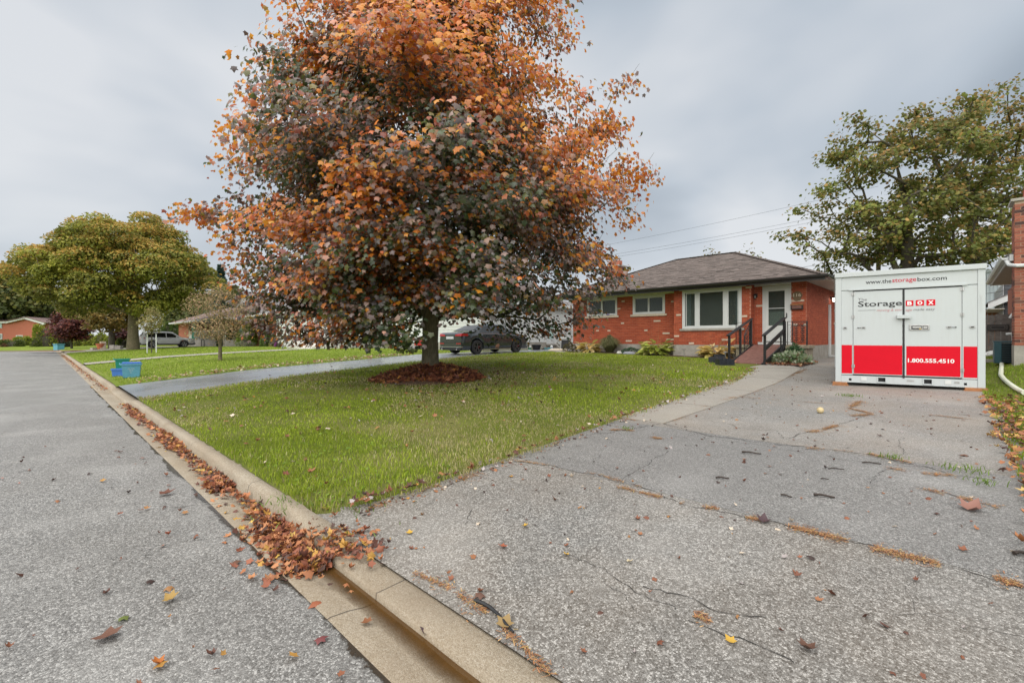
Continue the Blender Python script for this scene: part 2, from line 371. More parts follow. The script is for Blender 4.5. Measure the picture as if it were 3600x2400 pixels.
def brownwater():
    m, t, b = newmat('brown_gutter_water'); co = coords(t); out = t.nodes['Material Output']
    t.links.new(mixc(t, noise(t, co, 6, 3), (.05, .024, .007), (.12, .062, .018)), b.inputs['Base Color'])
    b.inputs['Roughness'].default_value = .05; b.inputs['Specular IOR Level'].default_value = .5
    sx = t.nodes.new('ShaderNodeSeparateXYZ'); t.links.new(co, sx.inputs[0]); k = mapr(t, mth(t, 'ADD', sx.outputs[1], mth(t, 'MULTIPLY', noise(t, co, 5, 4, .6), .05)), 1.235, 1.33, .0, .88)
    tr = t.nodes.new('ShaderNodeBsdfTransparent'); tr.inputs[0].default_value = (1, 1, 1, 1); mx = t.nodes.new('ShaderNodeMixShader'); t.links.new(k, mx.inputs[0])
    t.links.new(tr.outputs[0], mx.inputs[1]); t.links.new(b.outputs[0], mx.inputs[2]); t.links.new(mx.outputs[0], out.inputs[0]); return m
M['water'] = brownwater()
def wsy(t, co):
    q = t.nodes.new('ShaderNodeSeparateXYZ'); t.links.new(co, q.inputs[0]); return q.outputs[1]
def wetstrip(name):
    m, t, b = newmat(name); out = t.nodes['Material Output']; co = coords(t)
    b.inputs['Base Color'].default_value = (.045, .037, .028, 1); b.inputs['Roughness'].default_value = .22
    tr = t.nodes.new('ShaderNodeBsdfTransparent'); mx = t.nodes.new('ShaderNodeMixShader')
    k = mapr(t, mth(t, 'ADD', mth(t, 'ADD', mth(t, 'MULTIPLY', noise(t, co, 1.6, 3, .6), .75), mth(t, 'MULTIPLY', noise(t, co, 22, 5, .75), .5)), mth(t, 'MULTIPLY', mth(t, 'SUBTRACT', wsy(t, co), 1.035), 4.0)), .60, .68); t.links.new(k, mx.inputs[0])
    t.links.new(tr.outputs[0], mx.inputs[1]); t.links.new(b.outputs[0], mx.inputs[2]); t.links.new(mx.outputs[0], out.inputs[0]); return m
M['wetseam'] = wetstrip('damp_seam')

# ------------------------------------------------------------------ ground sheets
def struct(o): o['kind'] = 'structure'; return o
def sheet(name, Ys, xl, xr, nx, zoff, mat, drop=0.0, zf=gz):
    """grid between the edge curves xl(Y), xr(Y); z follows the ground + zoff; edges roll down by drop"""
    Ys = np.asarray(Ys, float); u = np.linspace(0, 1, nx + 1)
    a = np.array([xl(y) for y in Ys]); b = np.array([xr(y) for y in Ys])
    X = a[:, None] + (b - a)[:, None] * u[None]; Y = np.repeat(Ys[:, None], nx + 1, 1)
    Z = zf(X, Y) + zoff
    if drop: Z[:, 0] -= drop; Z[:, -1] -= drop
    V = np.stack([X, Y, Z], -1).reshape(-1, 3); n = nx + 1
    i, j = np.meshgrid(np.arange(len(Ys) - 1), np.arange(nx), indexing='ij'); q = (i * n + j).ravel()
    Fc = np.stack([q, q + 1, q + n + 1, q + n], 1)
    return link(name, np_mesh(name, V, Fc, mat, smooth=True))
def curve(ys, xs): return lambda y: float(np.interp(y, ys, xs))
kx = lambda c: (lambda y: c)
o = MB().add([(-1500, -1500, -.12), (1500, -1500, -.12), (1500, 1500, -.12), (-1500, 1500, -.12)], [(0, 1, 2, 3)]).build('ground', M['lawn_far']); struct(o)
flat0 = lambda X, Y: np.where(Y < -4, .03, .03 * np.clip((1.07 - Y) / 5, 0, 1)) * 1.0 + 0 * X
ROADEND = -76.0
o = sheet('road', np.linspace(-9.5, 1.075, 26), kx(ROADEND), kx(40), 60, 0.0, M['road'], zf=flat0); struct(o)
o = sheet('road_bend', np.linspace(-60, -9.4, 8), kx(ROADEND), kx(-66), 3, -.006, M['road'], zf=flat0); struct(o)
DL = curve([1.5, 1.9, 2.6, 9, 12, 15, 16, 20, 60], [-3.75, -3.55, -3.48, -3.6, -3.85, -4.25, -4.4, -3.9, -3.9])
DR = curve([1.5, 2.2, 3, 12, 60], [1.2, .7, .40, .38, .6])
M['drive_mid'] = asphalt('finer_driveway_asphalt', (.060, .057, .053), (.235, .230, .220), (.52, .51, .49), .62, 110, .6, .0045, (.15, .145, .14), .45)
M['drive_far'] = asphalt('pale_driveway_asphalt', (.085, .080, .073), (.250, .244, .230), (.52, .51, .49), .68, 110, .5, .004, (.30, .23, .16), .42)
for nm, y0, y1, mt, k in (('driveway', 1.53, 3.70, 'drive', 16), ('driveway_middle', 3.704, 5.98, 'drive_mid', 14), ('driveway_back', 5.984, 40, 'drive_far', 60)):
    struct(sheet(nm, np.linspace(y0, y1, k), lambda y: DL(y) - .25, lambda y: DR(y) + .25, 24, 0.0, M[mt]))
NR = curve([1.5, 5.4, 9, 16, 22, 40], [-13.3, -13.9, -14.4, -15.4, -15.2, -15.2])
NL = curve([1.5, 4.7, 8, 13, 40], [-17.3, -17.5, -17.7, -18.6, -18.8])
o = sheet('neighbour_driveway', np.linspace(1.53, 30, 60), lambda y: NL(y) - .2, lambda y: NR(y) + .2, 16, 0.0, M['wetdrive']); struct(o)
# lawns: a few cm proud of the paving they border
ys = np.concatenate([np.linspace(1.475, 20.2, 70), np.linspace(22, 60, 10)])
o = sheet('lawn', ys, NR, DL, 40, .022, M['lawn'], .03); struct(o); front_lawn = o
o = sheet('side_lawn', np.concatenate([np.linspace(1.5, 30, 70), np.linspace(32, 60, 6)]), DR, kx(30), 60, .022, M['lawn'], .03); struct(o)
PL, PR = kx(-33.9), kx(-32.0)
o = sheet('neighbour_lawn', ys, PR, NL, 30, .022, M['lawn_far'], .03); struct(o)
FD0, FD1 = -70.0, -60.5                      # far driveway with the parked white car
o = sheet('far_lawn', ys, kx(FD1), PL, 40, .022, M['lawn_far'], .03); struct(o)
o = sheet('garden_path', np.linspace(1.53, 12.6, 24), lambda y: PL(y) - .1, lambda y: PR(y) + .1, 3, 0.045, M['concrete_slab']); struct(o)
o = sheet('far_driveway', np.linspace(1.53, 26, 24), kx(FD0 - .2), kx(FD1 + .2), 6, 0.0, M['concrete_slab']); struct(o)
o = sheet('corner_lawn', ys, kx(-140), kx(FD0), 30, .022, M['lawn_far'], .03); struct(o)
bend = lambda X, Y: .02 + .35 * sst((-X - 78) / 25) + 0 * Y
o = sheet('opposite_lawn', np.linspace(-90, 1.52, 40), kx(-170), kx(ROADEND), 30, .03, M['lawn_far'], zf=bend); struct(o)

# ------------------------------------------------------------------ kerb and gutter: profile swept along the street
def sweep(name, Xs, prof, mat, jitter=0.0):
    """prof(X) -> list of (Y, z); Xs from right to left"""
    rows = []
    for X in Xs:
        rows.append([(X, y + random.uniform(-1, 1) * jitter, z + random.uniform(-1, 1) * jitter) for y, z in prof(X)])
    n = len(rows[0]); V = np.array(rows).reshape(-1, 3)
    i, j = np.meshgrid(np.arange(len(Xs) - 1), np.arange(n - 1), indexing='ij'); q = (i * n + j).ravel()
    return struct(link(name, np_mesh(name, V, np.stack([q, q + n, q + n + 1, q + 1], 1), mat, smooth=False)))
def kerb_h(X):
    pts = [(40, .035), (-2.9, .035), (-3.05, .05), (-3.75, .135), (-13.0, .135), (-13.5, .04), (-17.1, .04), (-17.6, .13), (-32, .13), (-32.3, .04), (-33.3, .04), (-33.6, .13), (-60, .13), (-61, .04), (-69.5, .04), (-70.2, .13), (-76, .13)]
    return float(np.interp(-X, [-p[0] for p in pts], [p[1] for p in pts]))
def kprof(X):
    h = kerb_h(X); k = np.clip((h - .04) / .09, 0, 1)
    yw = 1.60 - .115 * k
    return [(1.335, -.03), (1.342 + .02 * k, h * .75), (1.36 + .022 * k, h - .006), (1.385 + .022 * k, h), (yw, h + .004), (yw + .015, h - .02), (yw + .015, -.06)]
Xs = np.concatenate([np.arange(12, -3.0, -.35), np.arange(-3.0, -18, -.12), np.arange(-18, ROADEND, -.8), [ROADEND]])
sweep('kerb', Xs, kprof, M['kerbmat'], .005)
sweep('gutter', Xs, lambda X: [(1.055, .006), (1.075, .010), (1.17, .0), (1.26, -.018), (1.335, -.024)], M['kerbmat'], .001)
# standing brown water along the foot of the dropped kerb
wv = []
xs = np.arange(12, -3.3, -.12)
for x in xs:
    a = 1.205 + .012 * math.sin(x * 2.1) + .008 * math.sin(x * 7.3); wv += [(x, a, -.0040), (x, 1.3365, -.0040)]
o = MB(); o.add(wv, [(2 * i, 2 * i + 2, 2 * i + 3, 2 * i + 1) for i in range(len(xs) - 1)])
struct(o.build('gutter_water', M['water']))
sweep('damp_seam', np.arange(8, -20, -.08), lambda X: [(.93, .0055), (1.068, .0055)], M['wetseam'])
# far end kerb where the street bends away
o = MB()
for i in range(14):
    a0, a1 = i / 14, (i + 1) / 14
    o.beam((ROADEND - .05, 1.4 - 60 * a0, .06), (ROADEND - .05, 1.4 - 60 * a1, .06), .2, .16)
struct(o.build('bend_kerb', M['kerbmat']))

# concrete walk slabs beside the asphalt, one slab per bay, then the pad in front of the ramp
walk = thing('walkway'); walk['kind'] = 'structure'
def slab(poly, lift=.012, th=.05):
    top = [(x, y, g1(x, y) + lift + random.uniform(-.003, .003)) for x, y in poly]; n = len(top)
    m = MB().add(top + [(x, y, z - th) for x, y, z in top], [tuple(range(n))] + [(i, i + n, (i + 1) % n + n, (i + 1) % n) for i in range(n)])
    o = m.build('slab', M['concrete_slab'], walk); return o
SY = [(6.16, 7.85), (7.9, 10.25), (10.3, 13.15), (13.2, 15.9)]
SXR = curve([6, 9, 13.4, 16], [-2.97, -2.9, -3.12, -3.3])
for a, b in SY:
    k = 6; left = [(DL(a + (b - a) * i / k) - .12, a + (b - a) * i / k) for i in range(k + 1)]; right = [(SXR(a + (b - a) * i / k), a + (b - a) * i / k) for i in range(k + 1)]
    slab(right + left[::-1])
slab([(-3.3, 15.96), (-3.7, 16.75), (-4.35, 16.95), (-5.5, 16.95), (-5.75, 16.3), (-5.1, 15.5), (-4.55, 15.35), (-4.2, 15.6)], .02)

# ------------------------------------------------------------------ grass blades
def palette(n, cols, wts):
    c = np.array(cols, float); i = rng.choice(len(c), n, p=np.array(wts) / sum(wts)); k = c[i] * rng.uniform(.75, 1.25, (n, 1)); return k
def vnoise(X, Y, s, seed=0):
    """cheap smooth value noise"""
    r = np.random.default_rng(seed); tb = r.random((64, 64))
    x = X * s; y = Y * s; i = np.floor(x).astype(int); j = np.floor(y).astype(int); fx = x - i; fy = y - j
    fx = fx * fx * (3 - 2 * fx); fy = fy * fy * (3 - 2 * fy)
    g = lambda a, b: tb[a % 64, b % 64]
    return (g(i, j) * (1 - fx) + g(i + 1, j) * fx) * (1 - fy) + (g(i, j + 1) * (1 - fx) + g(i + 1, j + 1) * fx) * fy
def fbm(X, Y, s, seed=0): return .5 * vnoise(X, Y, s, seed) + .3 * vnoise(X, Y, s * 2.1, seed + 1) + .2 * vnoise(X, Y, s * 4.3, seed + 2)
def blades(name, X, Y, hgt, wid, col, mat=None, lean=.45):
    n = len(X); Z = gz(X, Y) + .018; th = rng.uniform(0, 2 * np.pi, n); ph = rng.uniform(0, 2 * np.pi, n)
    s = np.stack([np.cos(th), np.sin(th), 0 * th], 1); l = np.stack([np.cos(ph), np.sin(ph), 0 * th], 1) * (rng.uniform(.1, 1, n) * lean * 1.6)[:, None]
    B = np.stack([X, Y, Z], 1); up = np.array([0, 0, 1.0])
    h = hgt[:, None]; w_ = wid[:, None] / 2
    m_ = B + up * h * .6 + l * h * .35; tp = B + up * h * rng.uniform(.75, 1, (n, 1)) + l * h
    V = np.stack([B - s * w_, B + s * w_, m_ + s * w_ * .8, m_ - s * w_ * .8, tp], 1).reshape(-1, 3)
    k = np.arange(n) * 5
    T = np.concatenate([np.stack([k, k + 1, k + 2], 1), np.stack([k, k + 2, k + 3], 1), np.stack([k + 3, k + 2, k + 4], 1)])
    o = link(name, np_mesh(name, V, T, mat or M['grass'], np.repeat(col, 5, 0))); return o
def sample(x0, x1, y0, y1, dens, inside):
    out = []
    for gx in np.arange(x0, x1, 1.0):
        for gy in np.arange(y0, y1, 1.0):
            d = math.hypot(gx + .5, gy + .5); k = int(dens(d))
            if k <= 0: continue
            out.append(np.stack([gx + rng.random(k), gy + rng.random(k)], 1))
    P = np.concatenate(out); return P[inside(P[:, 0], P[:, 1])]
vDL = lambda Y: np.interp(Y, [1.5, 1.9, 2.6, 9, 12, 15, 16, 20], [-3.75, -3.55, -3.48, -3.6, -3.85, -4.25, -4.4, -3.9])
vNR = lambda Y: np.interp(Y, [1.5, 5.4, 9, 16, 22], [-13.3, -13.9, -14.4, -15.4, -15.2])
TREE = (-9.95, 7.15)
def in_front(X, Y):
    e = .06 * (fbm(X, Y, 2.2, 5) - .5) * 4
    return (X < vDL(Y) + .02 + e) & (X > vNR(Y) + .0) & (Y > 1.485 + e * .25) & (Y < 18.9) & (np.hypot(X - TREE[0], Y - TREE[1]) > .5) & ~((X > -5.7) & (Y > 15.2)) & ~((Y > 18.2) & (X < -5.7))
P = sample(-16, -3, 1, 19, lambda d: 2600 if d < 5 else (1700 if d < 7 else (900 if d < 10 else (520 if d < 14 else 330))), in_front)
X, Y = P[:, 0], P[:, 1]; d = np.hypot(X, Y); n = len(X)
dry = fbm(X, Y, .55, 21) + .16 * np.exp(-((X + 5.8) ** 2 / 5 + (Y - 5.2) ** 2 / 2.2)) + .10 * np.exp(-((X + 8.5) ** 2 / 6 + (Y - 6) ** 2 / 4)) - .12 * sst((Y - 10) / 6)
dry = np.clip((dry - .46) / .22, 0, 1)
g_a = palette(n, [(.19, .265, .014), (.255, .34, .020), (.32, .395, .035), (.155, .22, .014), (.39, .41, .07)], [3, 4, 3, 2, 1])
g_d = palette(n, [(.46, .39, .21), (.36, .31, .13), (.28, .28, .08), (.55, .47, .30)], [3, 3, 2, 1])
use = rng.random(n) < dry * .72 + .05
colr = np.where(use[:, None], g_d, g_a) * (1 + .75 * (fbm(X, Y, .8, 40) - .5))[:, None]
edge = (vDL(Y) - X < .28)
colr = np.where((edge & (rng.random(n) < .35))[:, None], g_d * .8, colr)
wgt = np.where(d < 7, 1, 1.5) * np.where(d > 12, 1.5, 1)
weed = (X > -6.5) & (Y < 3.4)
blades('grass', X, Y, rng.uniform(.026, .055, n) * (.62 + .8 * fbm(X, Y, 1.6, 61)) * (1 + .3 * weed) * np.where(d > 12, 1.25, 1), rng.uniform(.004, .008, n) * wgt, colr)['kind'] = 'stuff'
def in_right(X, Y):
    return (X > .40 + .1 * (fbm(X, Y, 1.5, 5) - .5)) & (Y > 1.8) & (X < 6.5 + 0 * Y) & (Y < 26) & ~((X > 1.0) & (Y > 16.7))
P = sample(0, 7, 2, 26, lambda d: 1100 if d < 9 else 620, in_right); P = P[(P[:, 0] / P[:, 1] < .2) | (rng.random(len(P)) < .3)]
X, Y = P[:, 0], P[:, 1]; n = len(X)
blades('grass', X, Y, rng.uniform(.03, .07, n), rng.uniform(.006, .011, n), palette(n, [(.15, .23, .014), (.20, .29, .020), (.25, .34, .035), (.40, .34, .15)], [3, 4, 3, .6]))['kind'] = 'stuff'
def in_nb(X, Y):
    return (X < np.interp(Y, [1.5, 4.7, 8, 13, 40], [-17.3, -17.5, -17.7, -18.6, -18.8]) - .02) & (Y > 1.6) & (Y < 15.8) & ~((X > -33.95) & (X < -31.95) & (Y < 12.6)) & ((X > -40) | (Y < 12.5))
P = sample(-60, -17, 1, 16, lambda d: 130 if d < 26 else 60, in_nb); X, Y = P[:, 0], P[:, 1]; n = len(X); d = np.hypot(X, Y)
blades('grass', X, Y, rng.uniform(.05, .09, n), rng.uniform(.012, .022, n) * np.where(d > 30, 1.7, 1), palette(n, [(.17, .25, .022), (.23, .32, .030), (.29, .37, .045), (.42, .40, .14)], [3, 4, 3, .8]), lean=.6)['kind'] = 'stuff'
# ------------------------------------------------------------------ brick bungalow
YB, YW = 19.5, 19.95                         # bay front plane, main front plane
XL, XR = -14.74, -3.955
XB0, XB1 = -8.9, -5.755                      # bay
ZB, ZE = 1.235, 3.66                         # foundation top, soffit
YK = 28.4
house = thing('brick_bungalow', (-9.3, YW, .62), 0, 'red brick bungalow with brown hip roof, wide picture window and entrance ramp', 'house')
_ub = MB().box(-.5, .5, -.5, .5, -.5, .5, skip=('k',)); UB = bpy.data.meshes.new('brick'); UB.from_pydata(_ub.v, [], _ub.f)
def brick_mesh(mat):
    m = UB.copy(); m.name = 'brick'; m.materials.append(mat); return m
def wall_grid(u0, u1, z0, z1, ops):
    """cells (u0,u1,z0,z1) of the wall that are not openings"""
    us = sorted({u0, u1, *[min(max(x, u0), u1) for o in ops for x in o[:2]]}); zs = sorted({z0, z1, *[min(max(x, z0), z1) for o in ops for x in o[2:]]})
    out = []
    for a, b in zip(us, us[1:]):
        for c, d_ in zip(zs, zs[1:]):
            if b - a < 1e-6 or d_ - c < 1e-6: continue
            mu, mz = (a + b) / 2, (c + d_) / 2
            if not any(o[0] < mu < o[1] and o[2] < mz < o[3] for o in ops): out.append((a, b, c, d_))
    return out
def lay_bricks(u0, u1, z0, z1, ops, course=.0775, Lb=.222, joint=.011):
    out = []; k = 0; z = z0 + .006
    while z + course - joint < z1 - .01:
        za, zb = z, z + course - joint; iv = [(u0, u1)]
        for o in ops:
            if o[2] < zb - .012 and o[3] > za + .012:
                nv = []
                for a, b in iv:
                    if o[1] <= a or o[0] >= b: nv.append((a, b)); continue
                    if o[0] > a: nv.append((a, o[0]))
                    if o[1] < b: nv.append((o[1], b))
                iv = nv
        for a, b in iv:
            s = u0 - (Lb / 2 if k % 2 else 0) - Lb
            while s < b:
                p, q = max(s, a) + joint / 2, min(s + Lb, b) - joint / 2
                if q - p > .03: out.append(((p + q) / 2, (za + zb) / 2, q - p, zb - za))
                s += Lb
        z += course; k += 1
    return out
ALLB = []
def brick_face(wall_obj, bricks, put, rotz, proud=.009):
    """put(u) -> (x,y) on the wall plane; bricks collected for later sorting"""
    for u, z, l, h in bricks:
        x, y = put(u); ALLB.append((wall_obj, x, y, z, l, h, rotz))
# openings
w2 = (onY(2225, YW), onY(2338, YW), 2.66, 3.66); w1 = (onY(2064, YW), onY(2170, YW), 2.66, 3.66)
bw = (onY(2399, YB), onY(2608, YB), 1.93, 3.66)
dr = (onY(2681, YW), onY(2782, YW), 1.30, 3.56)
def panel(name, u0, u1, z0, z1, ops, plane, axis, th, mat):
    m = MB()
    for a, b, c, d_ in wall_grid(u0, u1, z0, z1, ops):
        if axis == 'y': m.box(a, b, plane, plane + th, c, d_)
        else: m.box(plane - th, plane, a, b, c, d_)
    return m.build(name, mat, house, world=True)
wl = panel('wall', XL, XB0 + .1, ZB, ZE, [w1, w2], YW, 'y', .2, M['mortar'])
wb = panel('wall', XB0, XB1, ZB, ZE, [bw], YB, 'y', .2, M['mortar'])
wd = panel('wall', XB1 - .1, XR, ZB, ZE, [dr], YW, 'y', .2, M['mortar'])
sideops = [(onX(2906, XR), onX(2916, XR), 1.05, zX(2906, 1070, XR)), (24.2, 24.9, 1.9, 2.7)]
ws = panel('wall', YW + .2, YK, ZB, ZE, [(25.6, 26.2, 2.2, 3.0)], XR, 'x', .2, M['mortar'])
MB().box(XL, XL + .2, YW + .2, YK - .2, ZB, ZE).build('wall', M['mortar'], house, world=True); MB().box(XL, XR - .2, YK - .2, YK, ZB, ZE).build('wall', M['mortar'], house, world=True)
MB().box(XB0, XB0 + .2, YB + .2, YW - .002, ZB, ZE).build('wall', M['mortar'], house, world=True)
wr = MB().box(XB1 - .2, XB1, YB + .2, YW - .002, ZB, ZE).build('wall', M['mortar'], house, world=True)
brick_face(wl, lay_bricks(XL, XB0, ZB, ZE, [w1, w2]), lambda u: (u, YW), 0)
brick_face(wb, lay_bricks(XB0, XB1, ZB, ZE, [bw]), lambda u: (u, YB), 0)
brick_face(wd, lay_bricks(XB1 + .012, XR, ZB, ZE, [dr]), lambda u: (u, YW), 0)
brick_face(ws, lay_bricks(YW, YK, ZB, ZE, [(25.6, 26.2, 2.2, 3.0)]), lambda u: (XR, u), math.pi / 2)
brick_face(wr, lay_bricks(YB, YW, ZB, ZE, []), lambda u: (XB1, u), math.pi / 2)
def place_bricks(items, mat, base, limit=300, proud=.009, name='brick'):
    """nearest bricks become parts of their wall, the rest one joined piece per wall"""
    items = sorted(items, key=lambda b: b[1] ** 2 + b[2] ** 2); me = brick_mesh(mat); rest = {}
    for i, (wo_, x, y, z, l, h, rz) in enumerate(items):
        dx, dy = (0, -1) if rz == 0 else (1, 0)
        jit = random.uniform(-.0015, .0015)
        cx_, cy_ = x + dx * (proud / 2 + jit), y + dy * (proud / 2 + jit)
        if i < limit:
            link(name, me, wo_, (cx_ - base[0], cy_ - base[1], z - base[2]), (0, 0, rz), (l, proud + .004, h))
        else:
            mm = rest.setdefault(wo_.name, (wo_, MB()))[1]; hp = proud / 2 + .002
            if rz == 0: mm.box(x - l / 2, x + l / 2, cy_ - hp, cy_ + hp, z - h / 2, z + h / 2, skip=('k',))
            else: mm.box(cx_ - hp, cx_ + hp, y - l / 2, y + l / 2, z - h / 2, z + h / 2, skip=('l',))
    for wo_, mm in rest.values():
        o = mm.build(name, mat, wo_, world=True); o['kind'] = 'stuff'
place_bricks(ALLB, M['brick'], house.location)
# cream accent bricks let into the walls, at the photo's positions (pixels)
acc = [(2191, 1059, .17), (2176, 1085, .17), (2189, 1136, .17), (2101, 1162, .17), (2141, 1162, .17), (2028, 1167, .36), (2310, 1128, .34), (2271, 1161, .17), (2342, 1171, .34), (2356, 1193, .34), (2211, 1198, .34), (2364, 1060, .12)]
for px, py, l in acc:
    x = onY(px, YW); z = zY(px, py, YW)
    MB().box(-l / 2, l / 2, -.015, .01, -.036, .036).build('accent_brick', M['accent'], wl).location = (x - house.location.x, YW - house.location.y, z - house.location.z)
for px, py, l in [(2386, 1107, .22), (2379, 1181, .22), (2431, 1206, .22), (2556, 1194, .42), (2617, 1111, .22), (2632, 1010, .22)]:
    x = onY(px, YB); z = zY(px, py, YB)
    MB().box(-l / 2, l / 2, -.015, .01, -.036, .036).build('accent_brick', M['accent'], wb).location = (x - house.location.x, YB - house.location.y, z - house.location.z)
for px, py, l in [(2670, 1075, .24), (2803, 1057, .46), (2796, 1141, .14), (2838, 1141, .10)]:
    x = min(onY(px, YW), XR - l / 2); z = zY(px, py, YW)
    MB().box(-l / 2, l / 2, -.015, .01, -.036, .036).build('accent_brick', M['accent'], wd).location = (x - house.location.x, YW - house.location.y, z - house.location.z)
# foundation
m = MB().box(XL - .015, XR + .015, YW - .02, YK, .3, ZB).box(XB0 - .015, XB1 + .015, YB - .02, YW - .021, .3, ZB - .002)
fo = m.build('foundation', M['concrete'], house, world=True)
m = MB().box(-10.3, -9.55, YW - .06, YW - .022, .86, 1.19); m.build('basement_window', M['steel'], house, world=True)
MB().box(-10.25, -9.6, YW - .068, YW - .061, .9, 1.15).build('basement_pane', M['dark'], house, world=True)
# roof: hip, front and right slopes carry separate shingles
EX0, EX1, EY0, EY1, EZ = -15.45, -3.22, 19.03, 29.3, 3.74
RX0, RX1, RYc, RZc = -10.95, -7.86, 24.15, 5.80
m = MB(); A = [(EX0, EY0, EZ), (EX1, EY0, EZ), (EX1, EY1, EZ), (EX0, EY1, EZ), (RX0, RYc, RZc), (RX1, RYc, RZc)]
m.add(A + [(x, y, z - .04) for x, y, z in A[:4]], [(0, 1, 5, 4), (1, 2, 5), (2, 3, 4, 5), (3, 0, 4), (9, 8, 7, 6)] + [(i, i + 6, (i + 1) % 4 + 6, (i + 1) % 4) for i in range(4)])
def shinglemat():
    mm, t, b = newmat('brown_asphalt_shingle'); co = coords(t); r = rnd_island(t)
    c = cramp(t, r, [(0, (.064, .048, .041)), (.25, (.128, .10, .088)), (.7, (.18, .143, .127)), (1, (.10, .077, .068))])
    g_ = noise(t, co, 160, 2, .7); c = mixc(t, mapr(t, g_, .3, .7, 0, .5), c, (.06, .052, .048))
    t.links.new(c, b.inputs['Base Color']); b.inputs['Roughness'].default_value = .9; bump(t, b, g_, .5, .004); return mm
M['shingle'] = shinglemat()
roof = m.build('roof', M['shingle'], house, world=True)
def shingles(p0, p1, q0, q1, expo=.142, cover=.2):
    """eave p0->p1, top q0->q1: tabs as frames (centre, along, up-slope, normal, width, length, thickness)"""
    p0, p1, q0, q1 = map(Vector, (p0, p1, q0, q1)); al = (p1 - p0).normalized()
    up = ((q0 + q1) / 2 - (p0 + p1) / 2); up = (up - al * up.dot(al)); sl = up.length; up.normalize(); nn = al.cross(up)
    if nn.z < 0: nn = -nn
    out = []; rows = int(sl / expo)
    for r in range(rows):
        f = r * expo / sl; a = p0.lerp(q0, f); b = p1.lerp(q1, f); Lr = (b - a).length
        fz = (r * expo + cover) / sl
        s = -random.uniform(0, .3)
        while s < Lr:
            wdt = random.choice((.18, .26, .30, .34)); s1 = min(s + wdt, Lr); s0 = max(s, 0)
            if s1 - s0 > .03:
                out.append((a + al * ((s0 + s1) / 2) + up * (cover / 2), al, up, nn, s1 - s0 - .004, cover, random.choice((.006, .008, .009, .018))))
            s += wdt
    return out
tabs = shingles(A[0], A[1], A[4], A[5]) + shingles(A[1], A[2], A[5], A[5])
tabs.sort(key=lambda t_: t_[0].x ** 2 + t_[0].y ** 2)
su = MB().add([(-.5, -.5, 0), (.5, -.5, 0), (.5, .5, 0), (-.5, .5, 0), (-.5, -.5, 1), (.5, -.5, 1), (.5, .5, .15), (-.5, .5, .15)], [(4, 5, 6, 7), (0, 1, 5, 4), (1, 2, 6, 5), (3, 0, 4, 7)])
SH = bpy.data.meshes.new('shingle'); SH.from_pydata(su.v, [], su.f); SH.materials.append(M['shingle'])
rest = MB(); hl = Vector(house.location)
for i, (c, al, up, nn, wd_, ln, th) in enumerate(tabs):
    mat = Matrix((al * wd_, up * ln, nn * th)).transposed().to_4x4(); mat.translation = c + nn * .002
    if i < 300:
        o = link('shingle', SH, roof); o.matrix_local = Matrix.Translation(-hl) @ mat
    else:
        rest.M = mat; rest.add(su.v, su.f)
rest.M = None; o = rest.build('shingle', M['shingle'], roof, world=True); o['kind'] = 'stuff'
# hip and ridge caps
m = MB()
for a, b in ((A[4], A[5]), (A[0], A[4]), (A[1], A[5]), (A[2], A[5])):
    a, b = Vector(a), Vector(b); k = max(1, int((b - a).length / .2))
    for i in range(k):
        p, q = a.lerp(b, i / k), a.lerp(b, (i + 1.25) / k); m.beam(p + Vector((0, 0, .03)), q + Vector((0, 0, .018)), .24, .012)
m.build('ridge_cap', M['shingle'], roof, world=True)
m = MB().box(EX0 + .05, EX1 - .05, EY0 + .05, EY1 - .05, ZE - .004, ZE + .02); m.build('soffit', M['soffit'], house, world=True)
m = MB()
m.box(EX0 - .01, EX1 + .01, EY0 - .012, EY0 + .02, ZE - .10, EZ - .005)
m.build('fascia', M['dark_gutter'], house, world=True); MB().box(EX0 - .012, EX0 + .02, EY0 + .021, EY1, ZE - .03, EZ - .005).build('fascia', M['old_trim'], house, world=True)
MB().box(EX1 - .02, EX1 + .012, EY0 + .021, EY1, ZE - .03, EZ - .005).build('fascia', M['white_trim'], house, world=True)
gut = MB().prism([(0, 0), (-.10, .02), (-.125, .115), (-.105, .115), (-.085, .03), (0, .02)], 0, 1)
m = MB(); pr = [(0, -.015), (-.085, -.01), (-.12, .045), (-.125, .10), (-.112, .10), (-.105, .05), (-.07, .005), (0, .0)]
n_ = len(pr)
for (ax, a, b) in (('x', EX0, EX1 + .12), ):
    vs = [(a, EY0 - .013 + p[0], EZ - .085 + p[1]) for p in pr] + [(b, EY0 - .013 + p[0], EZ - .085 + p[1]) for p in pr]
    m.add(vs, [tuple(range(n_)), tuple(range(n_, 2 * n_))[::-1]] + [(i, i + n_, (i + 1) % n_ + n_, (i + 1) % n_) for i in range(n_)])
m.build('gutter', M['dark_gutter'], house, world=True)
m = MB(); vs = [(EX1 + .013 - p[0], EY0 - .01, EZ - .085 + p[1]) for p in pr] + [(EX1 + .013 - p[0], EY1, EZ - .085 + p[1]) for p in pr]
m.add(vs, [tuple(range(n_))[::-1], tuple(range(n_, 2 * n_))] + [(i, (i + 1) % n_, (i + 1) % n_ + n_, i + n_) for i in range(n_)])
m.build('gutter', M['dark_gutter'], house, world=True)
# header boards above the windows
MB().box(XL - .02, XB0 - .003, YW - .028, YW - .012, 3.555, ZE - .006).build('header_board', M['old_trim'], house, world=True)
MB().box(XB0 + .25, XB1 - .16, YB - .03, YB - .012, 3.585, ZE - .006).build('header_board', M['old_trim'], house, world=True)
MB().box(XB1 + .014, XR - .5, YW - .03, YW - .012, 3.575, ZE - .006).build('header_board', M['white_trim'], house, world=True)
